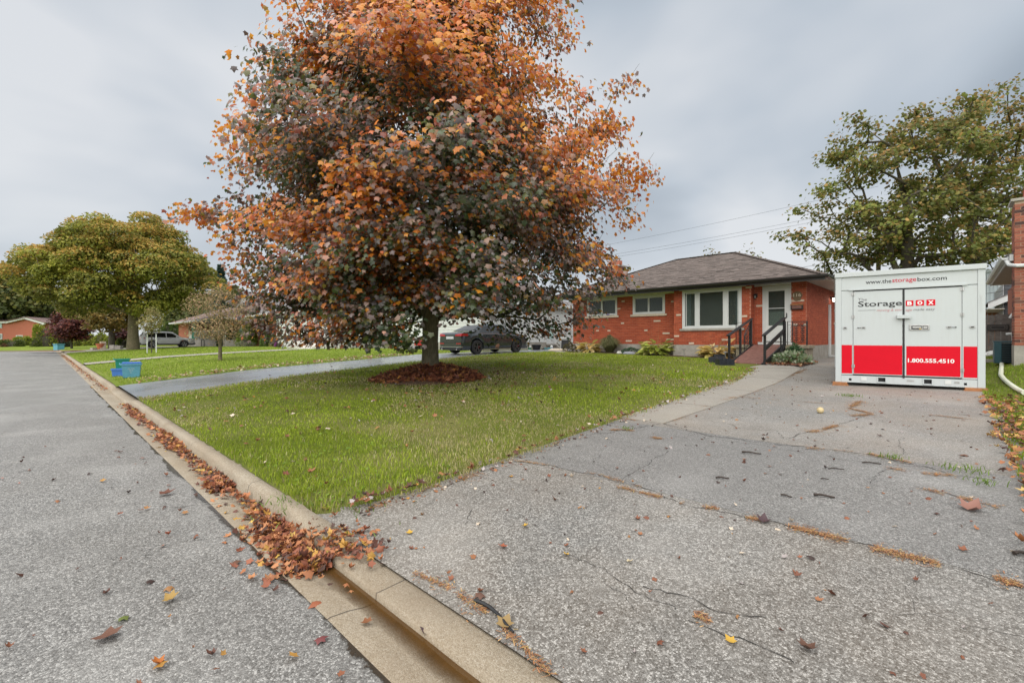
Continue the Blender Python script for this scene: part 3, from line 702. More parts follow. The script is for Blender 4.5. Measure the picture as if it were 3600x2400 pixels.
# windows
def window(x0, x1, z0, z1, Y, splits, fr=.09, sill=True, fmat='white_trim', sillz=.10, sillmat='accent', depth=.06):
    """splits: pane x-ranges; frame members as one mesh, each pane its own part"""
    wn = MB(); wn.box(x0, x0 + fr, Y - .02, Y + depth, z0, z1).box(x1 - fr, x1, Y - .02, Y + depth, z0, z1)
    wn.box(x0 + fr, x1 - fr, Y - .021, Y + depth, z1 - fr, z1 - .001).box(x0 + fr, x1 - fr, Y - .021, Y + depth, z0, z0 + fr * .8)
    prev = None
    for a, b in splits:
        if prev is not None: wn.box(prev, a, Y - .012, Y + depth, z0 + fr * .8, z1 - fr)
        prev = b
    wo_ = wn.build('window', M[fmat], house, world=True)
    for a, b in splits:
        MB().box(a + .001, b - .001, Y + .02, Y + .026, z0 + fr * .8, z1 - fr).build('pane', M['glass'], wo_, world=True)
        iw = .022; q = MB(); q.box(a + .001, a + iw, Y + .005, Y + .019, z0 + fr * .8, z1 - fr).box(b - iw, b - .001, Y + .005, Y + .019, z0 + fr * .8, z1 - fr).box(a + iw, b - iw, Y + .006, Y + .019, z0 + fr * .8, z0 + fr * .8 + iw).box(a + iw, b - iw, Y + .006, Y + .019, z1 - fr - iw, z1 - fr)
        q.build('sash', M['white'], wo_, world=True)
    if sill:
        MB().box(x0 - .1, x1 + .1, Y - .07, Y + .05, z0 - sillz, z0 - .002).build('sill', M[sillmat], wo_, world=True)
    return wo_
xm = (w2[0] + w2[1]) / 2
win2 = window(w2[0] + .002, w2[1] - .002, w2[2], 3.55, YW, [(w2[0] + .11, xm - .02), (xm + .02, w2[1] - .11)], .11)
xm = (w1[0] + w1[1]) / 2
win1 = window(w1[0] + .002, w1[1] - .002, w1[2], 3.55, YW, [(w1[0] + .1, xm - .03), (xm + .03, w1[1] - .1)], .10)
px3 = [onY(p, YB) for p in (2412, 2444, 2458, 2543, 2559, 2595)]
win3 = window(bw[0] + .002, bw[1] - .002, bw[2], 3.58, YB, [(px3[0], px3[1]), (px3[2], px3[3]), (px3[4], px3[5])], .12, sillz=.09, sillmat='concrete')
# curtains and a dim living room behind the picture window
for a, b in ((px3[0] - .05, px3[0] + .16), (px3[5] - .14, px3[5] + .06)):
    m = MB(); k = 14
    vs = []
    for i in range(k + 1): vs += [(a + (b - a) * i / k, YB + .16 + .02 * math.sin(i * 2.2), 1.9), (a + (b - a) * i / k, YB + .16 + .02 * math.sin(i * 2.2), 3.6)]
    m.add(vs, [(2 * i, 2 * i + 2, 2 * i + 3, 2 * i + 1) for i in range(k)]); m.build('curtain', pm('pale_blue_curtain', (.35, .45, .52), .8), house, world=True)
M['room'] = pm('dim_room_wall', (.50, .52, .42), .9, .1, 2)
MB().box(XL + .3, XR - .3, 22.6, 22.7, ZB + .01, ZE - .02).build('room_wall', M['room'], house, world=True)
MB().box(-7.9, -6.9, 22.5, 22.59, 1.9, 3.2).build('wall_cabinet', M['dark'], house, world=True)
# front storm door
door = MB(); dx0, dx1, dz0, dz1 = dr; f_ = .11
door.box(dx0, dx0 + f_, YW - .03, YW + .08, dz0, dz1).box(dx1 - f_, dx1, YW - .03, YW + .08, dz0, dz1).box(dx0 + f_, dx1 - f_, YW - .031, YW + .08, dz1 - .12, dz1)
dfr = door.build('door_frame', M['white_trim'], house, world=True)
gx0, gx1 = onY(2702, YW), onY(2759, YW); gz0, gz1 = zY(2730, 1144, YW), zY(2730, 1023, YW)
m = MB()
for a, b, c, d_ in wall_grid(dx0 + f_, dx1 - f_, dz0 + .1, dz1 - .12, [(gx0, gx1, gz0, gz1)]): m.box(a, b, YW - .02, YW + .02, c, d_)
zm = gz0 + (gz1 - gz0) * .5
m.box(gx0, gx1, YW - .018, YW + .018, zm - .012, zm + .012)
m.box(gx0 - .02, gx1 + .02, YW - .027, YW - .0205, dz0 + .22, dz0 + .24).box(gx0 - .02, gx1 + .02, YW - .027, YW - .0205, gz0 - .12, gz0 - .10).box(gx0 - .02, gx0, YW - .027, YW - .0205, dz0 + .24, gz0 - .12).box(gx1, gx1 + .02, YW - .027, YW - .0205, dz0 + .24, gz0 - .12)
dl_ = m.build('door', M['white'], house, world=True)
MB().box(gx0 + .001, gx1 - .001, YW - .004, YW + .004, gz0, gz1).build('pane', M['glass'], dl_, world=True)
MB().box(onY(2765, YW), onY(2767.5, YW), YW - .06, YW - .021, zY(2766, 1117, YW), zY(2766, 1100, YW)).build('handle', M['dark'], dl_, world=True)
MB().box(dx0 + f_, dx1 - f_, YW + .12, YW + .16, dz0, zm - .12).build('inner_door_panel', M['white'], dl_, world=True)
MB().box(dx0 - .14, dx1 + .1, YW - .12, YW - .032, dz0 - .03, dz0 + .06).build('door_sill', M['white_trim'], house, world=True)
# side downspout, side door edge
yd = onX(2911, XR); m = MB().box(XR + .02, XR + .11, yd - .06, yd + .06, .78, zX(2911, 1071, XR)).box(XR + .02, XR + .4, yd - .05, yd + .05, .70, .78)
m.build('downspout', M['white_trim'], house, world=True, bevel=.012)
m = MB().box(XR + .012, XR + .05, yd + 1.3, yd + 1.6, zX(2926, 1094, XR), zX(2926, 1091, XR) + .05).box(XR + .012, XR + .06, yd + 1.25, yd + 1.65, zX(2926, 1137, XR) - .04, zX(2926, 1132, XR))
m.build('side_window_sill', M['accent'], house, world=True)
# roof chimney, far left
cx0, cy0 = -13.75, 22.6; cw = .42
m = MB().box(cx0 - cw, cx0 + cw, cy0 - .35, cy0 + .35, 4.1, 5.52); chim = m.build('chimney', M['mortar'], house, world=True)
bl = []
for u, z, l, h in lay_bricks(cx0 - cw, cx0 + cw, 4.3, 5.5, []): bl.append((chim, u, cy0 - .35, z, l, h, 0))
for u, z, l, h in lay_bricks(cy0 - .35, cy0 + .35, 4.3, 5.5, []): bl.append((chim, cx0 + cw, u, z, l, h, math.pi / 2))
place_bricks(bl, M['brick_far'], house.location, 0)
MB().box(cx0 - cw - .09, cx0 + cw + .09, cy0 - .44, cy0 + .44, 5.52, 5.6).build('chimney_cap', M['concrete'], chim, world=True)
for dx in (-.2, .2):
    MB().box(cx0 + dx - .15, cx0 + dx + .15, cy0 - .15, cy0 + .15, 5.6, 5.88).build('flue', M['brick_far'], chim, world=True)
    m = MB().lathe([(.08, 5.88), (.08, 6.02), (.17, 6.0), (.02, 6.18 if dx < 0 else 6.06)], 12, c=(cx0 + dx, cy0, 0)); m.build('rain_cap', M['steel'], chim, world=True, smooth=True)

# ------------------------------------------------------------------ things fixed or resting on the house
def lamp(x, y, z, nrm, label, lit):
    ln = thing('wall_lamp', (x, y, z), 0, label, 'lamp'); nx, ny = nrm
    m = MB().beam((0, 0, .02), (nx * .03, ny * .03, .02), .1, .14).tube([(nx * .03, ny * .03, .05), (nx * .12, ny * .12, .09), (nx * .15, ny * .15, .06)], .012, 6)
    m.lathe([(.01, .07), (.085, .03), (.09, .015), (.02, .015)], 10, c=(nx * .15, ny * .15, 0)); m.build('bracket', M['black_metal'], ln)
    sh = MB().lathe([(.055, .014), (.06, -.07), (.045, -.13), (.01, -.135)], 10, c=(nx * .15, ny * .15, 0))
    if lit:
        mm, t, b = newmat('lit_lamp_glass'); b.inputs['Base Color'].default_value = (.8, .78, .7, 1); b.inputs['Emission Color'].default_value = (1, .9, .75, 1); b.inputs['Emission Strength'].default_value = 3.0
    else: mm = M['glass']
    sh.build('shade', mm, ln, smooth=True)
    if not lit: MB().lathe([(.004, -.1), (.022, -.07), (.018, -.02), (.004, 0)], 8, c=(nx * .15, ny * .15, 0)).build('bulb', M['white'], ln, smooth=True)
zl = zY(2655, 1041, YW)
lamp(onY(2657, YW) + .02, YW - .012, zl, (0, -1), 'small black lantern beside the front door on red brick', False)
lamp(XR + .012, onX(2917, XR), zX(2917, 1050, XR), (1, 0), 'lit wall lamp with white shade high on the brick side wall', True)
# mailbox and number plaque
mx = onY(2803, YW); mz = zY(2803, 1071, YW)
mb = thing('mailbox', (mx, YW - .012, mz - .1), 0, 'black wall mailbox with a wooden lid beside the front door', 'mailbox')
MB().prism([(-.2, -.08), (.2, -.08), (.2, .08), (-.2, .08)], -.1, 0).build('body', M['black_metal'], mb, bevel=.01)
MB().box(-.16, .16, -.108, -.101, -.05, .06).build('front_panel', M['ramp'], mb)
MB().add([(-.21, -.12, .08), (.21, -.12, .08), (.21, 0, .13), (-.21, 0, .13), (-.21, -.12, .1), (.21, -.12, .1), (.21, 0, .15), (-.21, 0, .15)], [(0, 3, 2, 1), (4, 5, 6, 7), (0, 1, 5, 4), (1, 2, 6, 5), (2, 3, 7, 6), (3, 0, 4, 7)]).build('lid', M['wood_raw'], mb)
def text(s, mat, parent, w_=None, h_=None, loc=(0, 0, 0), bold=0.0, shear=0.0, name='lettering', rot=(math.pi / 2, 0, 0), align='L', sp=1.0):
    cu = bpy.data.curves.new('t', 'FONT'); cu.body = s; cu.offset = bold; cu.shear = shear; cu.fill_mode = 'BOTH'; cu.extrude = .0; cu.resolution_u = 3; cu.space_character = sp
    ob = bpy.data.objects.new('t', cu); COL.objects.link(ob); dg = bpy.context.evaluated_depsgraph_get(); dg.update()
    me = bpy.data.meshes.new_from_object(ob.evaluated_get(dg)); bpy.data.objects.remove(ob); me.name = name
    co = np.zeros(len(me.vertices) * 3); me.vertices.foreach_get('co', co); co = co.reshape(-1, 3); mn, mxx = co.min(0), co.max(0)
    sx = w_ / (mxx[0] - mn[0]) if w_ else None; sy = h_ / (mxx[1] - mn[1]) if h_ else None
    sx = sx or sy; sy = sy or sx
    co = (co - [mn[0] if align == 'L' else (mn[0] + mxx[0]) / 2, mn[1], 0]) * [sx, sy, 1]
    me.vertices.foreach_set('co', co.ravel()); me.materials.clear(); me.materials.append(mat); me.update()
    o = link(name, me, parent, loc, rot); return o
pz = zY(2803, 1038, YW)
pq = thing('number_plaque', (mx, YW - .012, pz), 0, 'bronze shell-shaped house number plaque reading 116 above the mailbox', 'sign')
m = MB(); pts = [(.17 * math.cos(a) * (1 + .06 * math.cos(7 * a)), .15 * math.sin(a) * (1 + .06 * math.cos(7 * a)) + (-.07 if math.sin(a) < -.7 else 0)) for a in np.linspace(0, 2 * math.pi, 28, endpoint=False)]
m.prism(pts, -.02, 0).build('plate', pm('bronze_plate', (.16, .11, .06), .5, .3, 20, metal=.3), pq)
text('116', M['accent'], pq, .25, .12, (0, -.024, -.05), .02, name='number', align='C')
# trinkets on the sill of the window nearest the white sided house
for k, (px, h, c, nm) in enumerate([(2117, .16, (.35, .45, .38), 'pale green glass bottle on the sill of the window nearest the white sided house'), (2140, .1, (.25, .22, .42), 'purple ornament on the sill of the window nearest the white sided house'), (2151, .09, (.7, .7, .7), 'white folded ornament on the sill of the window nearest the white sided house'), (2092, .06, (.3, .42, .38), 'low green glass dish on the sill of the window nearest the white sided house')]):
    o = thing('sill_ornament', (onY(px, YW), YW - .045, w1[2] - .001), 0, nm, 'ornament')
    a = pm('ornament_%d' % k, c, .3)
    if k == 0: MB().lathe([(.0, 0), (.055, 0), (.06, .07), (.025, .11), (.022, .16), (.0, .16)], 10).build('bottle', a, o, smooth=True)
    elif k == 3: MB().lathe([(.0, 0), (.06, 0), (.1, .045), (.09, .05), (.05, .01), (0, .01)], 12).build('dish', a, o, smooth=True)
    else:
        m = MB(); m.tube([(-.1, 0, .03), (0, 0, .06), (.1, 0, .03)], [.02, .04, .015], 8).tube([(-.07, 0, .05), (-.05, 0, h + .02)], [.025, .01], 6).tube([(.04, 0, .05), (.06, 0, h)], [.03, .008], 6); m.build('figure', a, o, smooth=True)

# ------------------------------------------------------------------ porch, ramp, railings
PX0, PX1, PY0, PZ = -6.2, -3.68, 18.93, 1.265
pch = thing('concrete_porch', (-4.95, 19.4, .62), 0, 'weathered concrete porch in front of the white front door', 'porch')
MB().box(PX0 + .06, PX1 - .06, PY0 + .06, YW - .023, .4, PZ - .12).build('base', M['porch'], pch, world=True)
MB().box(PX0, PX1, PY0, YW - .035, PZ - .12, PZ).build('slab', M['porch'], pch, world=True, bevel=.02)
MB().box(-4.42, -3.95, PY0 - .3, PY0 + .055, .5, .93).build('step', M['porch'], pch, world=True, bevel=.015)
rp = thing('entrance_ramp', (-5, 17.7, .62), 0, 'worn red wooden ramp with black handrails leading up to the porch', 'ramp')
ry0, ry1, rz0, rz1 = 16.45, PY0 - .004, .675, PZ + .012
nb = 20
for i in range(nb):
    a, b = ry0 + (ry1 - ry0) * i / nb + .004, ry0 + (ry1 - ry0) * (i + 1) / nb - .004
    za, zb = rz0 + (rz1 - rz0) * (a - ry0) / (ry1 - ry0), rz0 + (rz1 - rz0) * (b - ry0) / (ry1 - ry0)
    MB().add([(-5.46, a, za - .03), (-4.54, a, za - .03), (-4.54, b, zb - .03), (-5.46, b, zb - .03), (-5.46, a, za), (-4.54, a, za), (-4.54, b, zb), (-5.46, b, zb)], [(0, 3, 2, 1), (4, 5, 6, 7), (0, 1, 5, 4), (1, 2, 6, 5), (2, 3, 7, 6), (3, 0, 4, 7)]).build('plank', M['ramp'], rp, world=True)
for x in (-5.5, -4.5):
    s_ = 'left' if x < -5 else 'right'
    MB().beam((x, ry0, rz0 - .06), (x, ry1, rz1 - .06), .05, .15).build('side_beam', M['black_metal'], rp, world=True)
    for (yy, hh) in ((ry0 + .06, .93), (ry0 + 1.2, .9), (ry1 - .05, .97)):
        zz = rz0 + (rz1 - rz0) * (yy - ry0) / (ry1 - ry0)
        if x > -5 and abs(yy - ry0 - 1.2) < .01: continue
        xo = x + (.055 if x > -5 else -.055)
        MB().box(xo - .035, xo + .035, yy - .035, yy + .035, zz - .2 if yy > 16.6 else g1(xo, yy) - .02, zz + hh).build('post', M['black_metal'], rp, world=True, bevel=.006)
    xo = x + (.055 if x > -5 else -.055)
    MB().beam((xo, ry0 - .08, rz0 + .925), (xo, ry1 + .02, rz1 + .985), .11, .045).build('handrail', M['black_metal'], rp, world=True, bevel=.008)
    if x > -5: MB().beam((xo, ry0 + .06, rz0 + .48), (xo, ry1 - .05, rz1 + .52), .06, .12).build('lower_rail', M['black_metal'], rp, world=True)
def scroll_rail(p0, p1, h0, h1, label):
    """wrought iron panel between two foot points: posts, top and bottom bar, scroll infill"""
    p0, p1 = Vector(p0), Vector(p1); o = thing('iron_railing', p0, 0, label, 'railing'); q = p1 - p0
    up = Vector((0, 0, 1))
    MB().beam((0, 0, 0), (0, 0, h0), .022, .022, (1, 0, 0)).build('post', M['black_metal'], o); MB().beam(q, q + up * h1, .022, .022, (1, 0, 0)).build('post', M['black_metal'], o)
    MB().beam(up * h0, q + up * h1, .03, .015).build('top_rail', M['black_metal'], o); MB().beam(up * .1, q + up * .1, .02, .012).build('bottom_rail', M['black_metal'], o)
    MB().beam(up * h0 * .85, q + up * h1 * .85, .016, .01).build('middle_rail', M['black_metal'], o)
    k = max(1, int(q.length / .22))
    for i in range(k):
        f = (i + .5) / k; c = q * f; hh = h0 + (h1 - h0) * f; d_ = q.normalized(); m = MB()
        for sgn in (1, -1):
            pts = [c + up * (.1 + (hh * .85 - .1) * t_) + d_ * sgn * .055 * math.sin(t_ * math.pi * 4 + .3) for t_ in np.linspace(0, 1, 22)]
            m.tube(pts, .007, 4)
        m.build('scroll', M['black_metal'], o)
    return o
scroll_rail((PX0 + .06, PY0 + .08, PZ), (-5.66, PY0 + .08, PZ), .86, .86, 'short wrought iron railing at the porch end below the picture window')
scroll_rail((-5.60, PY0 - .02, PZ - .02), (-5.60, PY0 - .72, PZ - .28), .86, .62, 'sloping wrought iron railing along the ramp on the picture window side')
scroll_rail((-4.40, PY0 - .02, PZ - .02), (-4.40, PY0 - .72, PZ - .45), .88, .75, 'sloping wrought iron railing along the ramp on the mailbox side')
scroll_rail((-4.36, PY0 + .08, PZ), (PX1 - .06, PY0 + .08, PZ), .86, .86, 'wrought iron scroll railing along the porch front beside the storage container')
pn = thing('corner_railing', (PX1 - .29, PY0 + .02, PZ - .15), 0, 'narrow wrought iron leaf panel standing at the porch corner', 'railing')
MB().beam((-.22, 0, 0), (-.22, 0, 1.02), .026, .026, (1, 0, 0)).build('post', M['black_metal'], pn); MB().beam((.22, 0, .15), (.22, 0, 1.0), .026, .026, (1, 0, 0)).build('post', M['black_metal'], pn)
m = MB()
for z_ in (.25, .84, .98): m.beam((-.22, 0, z_), (.22, 0, z_), .02, .014)
m.build('crossbar', M['black_metal'], pn)
for sx_ in (-.1, .1):
    m = MB(); m.tube([(sx_, 0, .25 + .59 * t_) for t_ in np.linspace(0, 1, 6)], .008, 4)
    for t_ in np.linspace(.3, .8, 7):
        for sg in (1, -1): m.tube([(sx_, 0, t_), (sx_ + sg * .04, 0, t_ + .05), (sx_ + sg * .07, 0, t_ + .03)], [.008, .022, .004], 5)
    m.build('leaf_scroll', M['black_metal'], pn)
for i in range(5): MB().tube([(-.17 + i * .085 + .035 * math.cos(a), 0, .91 + .045 * math.sin(a)) for a in np.linspace(0, 2 * math.pi, 12)], .006, 4).build('ring', M['black_metal'], pn)
# ------------------------------------------------------------------ storage container on the driveway
BL, BR = Vector((-1.949, 12.71)), Vector((.463, 13.09)); BW = (BR - BL).length; BH = 2.49; BD = 4.6; BZ = .51
ang = math.atan2(BR.y - BL.y, BR.x - BL.x)
sb = thing('storage_container', (BL.x, BL.y, BZ), ang, 'white steel storage container with red lower panels and black lettering on the driveway', 'container')
def bp(zx, zy):
    """pixel of the zoomed container picture -> (u, v) metres on its front face, 600x500 crop at 3.1367x"""
    px, py = 2900 + zx / 3.1367, 900 + zy / 3.1367
    d = dv(px); nx_, ny_ = -math.sin(ang), math.cos(ang)
    t = (BL.x * nx_ + BL.y * ny_) / (d[0] * nx_ + d[1] * ny_); X, Y = d[0] * t, d[1] * t
    return (X - BL.x) * math.cos(ang) + (Y - BL.y) * math.sin(ang), CAMH + (HZ - py) / F * t - BZ
W_ = M['boxwhite']
pw = .11
MB().box(.02, BW - .02, .045, BD, .17, BH - .12).build('body', W_, sb)
for x0 in (0, BW - pw): MB().box(x0, x0 + pw, 0, .12, 0, BH - .1).build('corner_post', W_, sb, bevel=.008)
for x0 in (0, BW - pw): MB().box(x0, x0 + pw, BD - .12, BD + .005, 0, BH - .1).build('corner_post', W_, sb, bevel=.008)
MB().box(-.015, BW + .015, -.03, BD + .03, BH - .105, BH).build('roof_cap', W_, sb, bevel=.01)
MB().box(pw + .002, BW - pw - .002, .012, .044, BH - .40, BH - .107).build('header_panel', W_, sb)
ul = bp(312, 600)[0]; ur = bp(1512, 600)[0]; um = bp(868, 700)[0]
MB().box(ul - .08, ur + .08, -.018, .011, BH - .415, BH - .385).build('drip_rail', W_, sb)
vb = .17; vt = BH - .445
MB().box(pw + .002, ul - .008, .012, .044, vb, BH - .417).build('side_panel', W_, sb); MB().box(ur + .008, BW - pw - .002, .012, .044, vb, BH - .417).build('side_panel', W_, sb)
MB().box(ul, ur, .03, .0445, vt, BH - .417).build('door_seal', M['dark'], sb)
dA = MB().box(ul + .004, um - .018, .006, .044, vb + .02, vt).build('door', W_, sb); dB = MB().box(um + .018, ur - .004, .006, .044, vb + .02, vt).build('door', W_, sb)
MB().box(um - .016, um + .016, .0, .043, vb - .03, vt + .0).build('centre_seal', M['dark'], sb)
MB().box(ul + .004, um - .018, .02, .0435, vb - .012, vb + .018).build('door_seal', M['dark'], sb); MB().box(um + .018, ur - .004, .02, .0435, vb - .012, vb + .018).build('door_seal', M['dark'], sb)
vr = bp(600, 985)[1]
MB().box(ul + .012, um - .022, .0035, .0055, vb + .035, vr).build('red_panel', M['red'], dA); MB().box(um + .045, ur - .022, .0035, .0055, vb + .035, vr - .01).build('red_panel', M['red'], dB)
MB().box(pw + .006, ul - .02, .0095, .0115, vb + .03, vr + .005).build('red_panel', M['red'], sb); MB().box(ur + .025, BW - pw - .006, .0095, .0115, vb + .03, vr - .01).build('red_panel', M['red'], sb)
MB().box(um + .02, um + .038, -.006, .0058, vb + .02, vr + .02).build('door_edge_strip', W_, dB)
# base rail with fork pockets
m = MB()
pock = [(bp(265, 1345), bp(295, 1345), .05), (bp(588, 1366), bp(668, 1366), .09), (bp(1094, 1394), bp(1180, 1394), .09), (bp(1535, 1412), bp(1570, 1412), .05)]
ops = [(a[0], b[0], .04, .04 + h) for a, b, h in pock]
for a, b, c, d_ in wall_grid(pw + .002, BW - pw - .002, .0, vb - .014, ops): m.box(a, b, .012, .06, c, d_)
br = m.build('base_rail', W_, sb)
MB().box(pw, BW - pw, .10, .12, .005, vb - .02).build('pocket_back', M['dark'], sb)
for a, b, h in pock[1:3]:
    f = MB(); x0, x1 = a[0], b[0]
    f.box(x0 - .02, x0 - .002, -.004, .0115, .02, .06 + h).box(x1 + .002, x1 + .02, -.004, .0115, .02, .06 + h).box(x0 - .002, x1 + .002, -.004, .0115, .042 + h, .06 + h).box(x0 - .002, x1 + .002, -.004, .0115, .02, .038)
    f.build('fork_pocket', W_, sb)
for q in ((400, 460, 1355), (1325, 1395, 1405)):
    a, b = bp(q[0], q[2]), bp(q[1], q[2]); MB().box(a[0], b[0], .004, .0115, .05, .13).build('lashing_plate', M['white'], sb)
for q in ((903, 985, 1382), (1430, 1485, 1411)):
    a, b = bp(q[0], q[2]), bp(q[1], q[2]); MB().box(a[0], b[0], .008, .0117, .07, .105).build('slot_plate', M['steel'], sb)
# hinges, latches, lock
for cx_, cys in ((312, (420, 670, 1212)), (1514, (364, 645, 1258))):
    for cy_ in cys:
        u, v = bp(cx_, cy_); h = MB(); h.box(u - .028, u - .006, -.004, .0055, v - .035, v + .035).box(u + .006, u + .028, -.004, .0055, v - .035, v + .035).tube([(u, -.006, v - .037), (u, -.006, v + .037)], .008, 6)
        h.build('hinge', M['steel'], sb)
for cx_, cy_, rod in ((222, 791, 0), (425, 790, -1), (1370, 784, 1), (1628, 781, 0)):
    u, v = bp(cx_, cy_); h = MB(); h.box(u - .036, u + .036, -.006, .0115 if rod == 0 else .0055, v - .022, v + .022)
    h.build('latch_plate', M['steel'], sb); MB().box(u - .02, u + .02, -.016, -.0062, v - .009, v + .009).build('latch_tongue', M['dark'], sb)
    if rod: MB().tube([(u + rod * .036, -.012, v), (u + rod * .095, -.012, v - .002)], .005, 6).tube([(u + rod * .09, -.012, v), (u + rod * .108, -.012, v)], .011, 6).build('tether', M['dark'], sb)
u, v = bp(868, 670); MB().box(u - .115, u + .11, -.075, -.001, v - .035, v + .04).build('lock_cover', W_, sb, bevel=.006)
u, v = bp(1046, 787); lk = MB().box(u - .17, u + .155, -.012, .0055, v - .058, v + .058).build('lock_housing', M['steel'], sb, bevel=.006)
MB().box(u - .135, u + .03, -.016, -.0122, v - .038, v + .036).build('lever_recess', M['dark'], lk); MB().box(u + .045, u + .13, -.016, -.0122, v - .036, v + .034).build('key_recess', M['dark'], lk)
MB().box(u - .12, u + .02, -.03, -.0162, v - .016, v + .02).build('lever', M['steel'], lk, bevel=.004); MB().box(u - .01, u + .025, -.028, -.0162, v - .04, v - .017).build('brass_lock', pm('brass', (.45, .32, .10), .35, metal=.7), lk)
MB().box(u + .055, u + .12, -.02, -.0162, v - .024, v + .022).build('key_cover', M['steel'], lk)
# lettering
def lab(s, x0, y0, x1, hpx, mat, y=.0025, **k):
    a, b = bp(x0, y0), bp(x1, y0); v1 = bp(x0, y0 - hpx)[1]; return text(s, mat, k.pop('par', sb), b[0] - a[0], v1 - a[1], (a[0], y, a[1]), **k)
yh = .009
a = bp(450, 258); b = bp(1345, 210); tot = b[0] - a[0]; hh = .085; v0 = BH - .285
w1_, w2_, w3_ = .335 * tot, .30 * tot, .345 * tot
text('www.the', M['ink'], sb, w1_, hh, (a[0], yh, v0), .012); text('storage', M['inkred'], sb, w2_, hh * 1.24, (a[0] + w1_ + .012, yh, v0 - .023), .012); text('box.com', M['ink'], sb, w3_, hh, (a[0] + w1_ + w2_ + .028, yh, v0), .012)
lab('The', 366, 496, 464, 30, M['inkgrey'], bold=.005)
a, b = bp(366, 579), bp(852, 579); text('Storage', M['ink'], sb, b[0] - a[0], bp(366, 501)[1] - a[1], (a[0], .0025, a[1]), .012)
for ch, x0, x1, y0, y1 in (('B', 892, 977, 551, 488), ('O', 1002, 1094, 548, 483), ('X', 1120, 1218, 546, 477)):
    p, q = bp(x0, y0), bp(x1, y1); MB().box(p[0], q[0], .002, .0055, p[1], q[1]).build('logo_square', M['red'], dB)
    text(ch, M['inkwhite'], sb, (q[0] - p[0]) * .62, (q[1] - p[1]) * .68, ((p[0] + q[0]) / 2, .0005, p[1] + (q[1] - p[1]) * .16), .05, align='C')
a, b = bp(366, 602), bp(560, 597); MB().box(a[0], b[0], .003, .0055, a[1], a[1] + .008).build('logo_line', M['inkgrey'], dA)
a, b = bp(572, 612), bp(858, 606); text('moving & stor', M['inkpink'], sb, b[0] - a[0], .066, (a[0], .0025, a[1] - .012), .006, .18)
a, b = bp(890, 608), bp(962, 606); text('age', M['inkpink'], sb, b[0] - a[0], .052, (a[0], .0025, a[1] - .012), .006, .18)
a, b = bp(975, 604), bp(1216, 600); text('made easy', M['inkgrey'], sb, b[0] - a[0], .068, (a[0], .0025, a[1] - .014), .006, .18)
a, b = bp(915, 1160), bp(1428, 1174); text('1.800.555.4510', M['inkwhite'], sb, b[0] - a[0], .085, (a[0], .0005, a[1] - .02), .028)
p = bp(1718, 610); text('16-02496', M['inkfaint'], sb, .34, .045, (BW - .045, -.003, p[1]), .02, rot=(math.pi / 2, -math.pi / 2, 0))
# timber blocking under the corners
for k, (u0, u1, z0, z1, y0, lb) in enumerate([(-.06, .24, -.09, -.048, -.05, 'lower timber block under the container corner beside the bungalow'), (-.05, .22, -.046, -.002, -.03, 'upper timber block under the container corner beside the bungalow'),
                                           (BW - .32, BW + .01, -.10, -.052, -.06, 'lower timber block under the container corner by the grass'), (BW - .30, BW + .03, -.05, -.002, -.04, 'upper timber block under the container corner by the grass')]):
    o = MB().box(u0, u1, y0, y0 + .14, z0, z1).build('timber_block', M['wood_raw'], None, bevel=.006); o.location = sb.location; o.rotation_euler = (0, 0, ang + random.uniform(-.03, .03) * 0); tag(o, lb, 'block')
for u0 in (0.0, BW - .2):
    o = MB().box(u0, u0 + .18, BD - .2, BD, -.2, -.002).build('timber_block', M['wood_raw'], None); o.location = sb.location; o.rotation_euler = (0, 0, ang); tag(o, 'timber block under the back end of the container', 'block', 'blocks under the container back')
# ------------------------------------------------------------------ trees
def grow(trunk, attr, step=.6, pathw=.3, jit=.12, lift=.0):
    """connect attractor points to the growing skeleton; returns nodes, parents, tip flags"""
    P = [np.array(p, float) for p in trunk]; par = [-1] + list(range(len(trunk) - 1)); pl = [0.0]
    for i in range(1, len(P)): pl.append(pl[-1] + np.linalg.norm(P[i] - P[i - 1]))
    arr = np.array(P); plen = np.array(pl); tips = []
    n0 = 2 if len(trunk) > 3 else 1
    order = np.argsort(np.linalg.norm(attr - np.array(trunk[len(trunk) // 2]), axis=1))
    buf = np.zeros((len(attr) * 14 + len(P), 3)); buf[:len(P)] = arr; bpl = np.zeros(len(buf)); bpl[:len(P)] = plen; cnt = len(P)
    for a in attr[order]:
        dvec = buf[n0:cnt] - a; dist = np.sqrt((dvec ** 2).sum(1))
        below = np.maximum(0, buf[n0:cnt, 2] - a[2])
        k = int(np.argmin(dist + pathw * bpl[n0:cnt] + .5 * below)) + n0
        s = buf[k].copy(); L_ = np.linalg.norm(a - s); m_ = max(1, min(12, int(L_ / step))); prev = k
        for q in range(1, m_ + 1):
            f = q / m_; p = s + (a - s) * f
            if q < m_: p = p + rng.normal(0, jit * min(1, L_), 3) * (1 - abs(2 * f - 1)) + np.array([0, 0, lift * L_ * math.sin(math.pi * f)])
            buf[cnt] = p; bpl[cnt] = bpl[prev] + np.linalg.norm(p - buf[prev]); par.append(prev); prev = cnt; cnt += 1
        tips.append(prev)
    return buf[:cnt], np.array(par), np.array(tips)
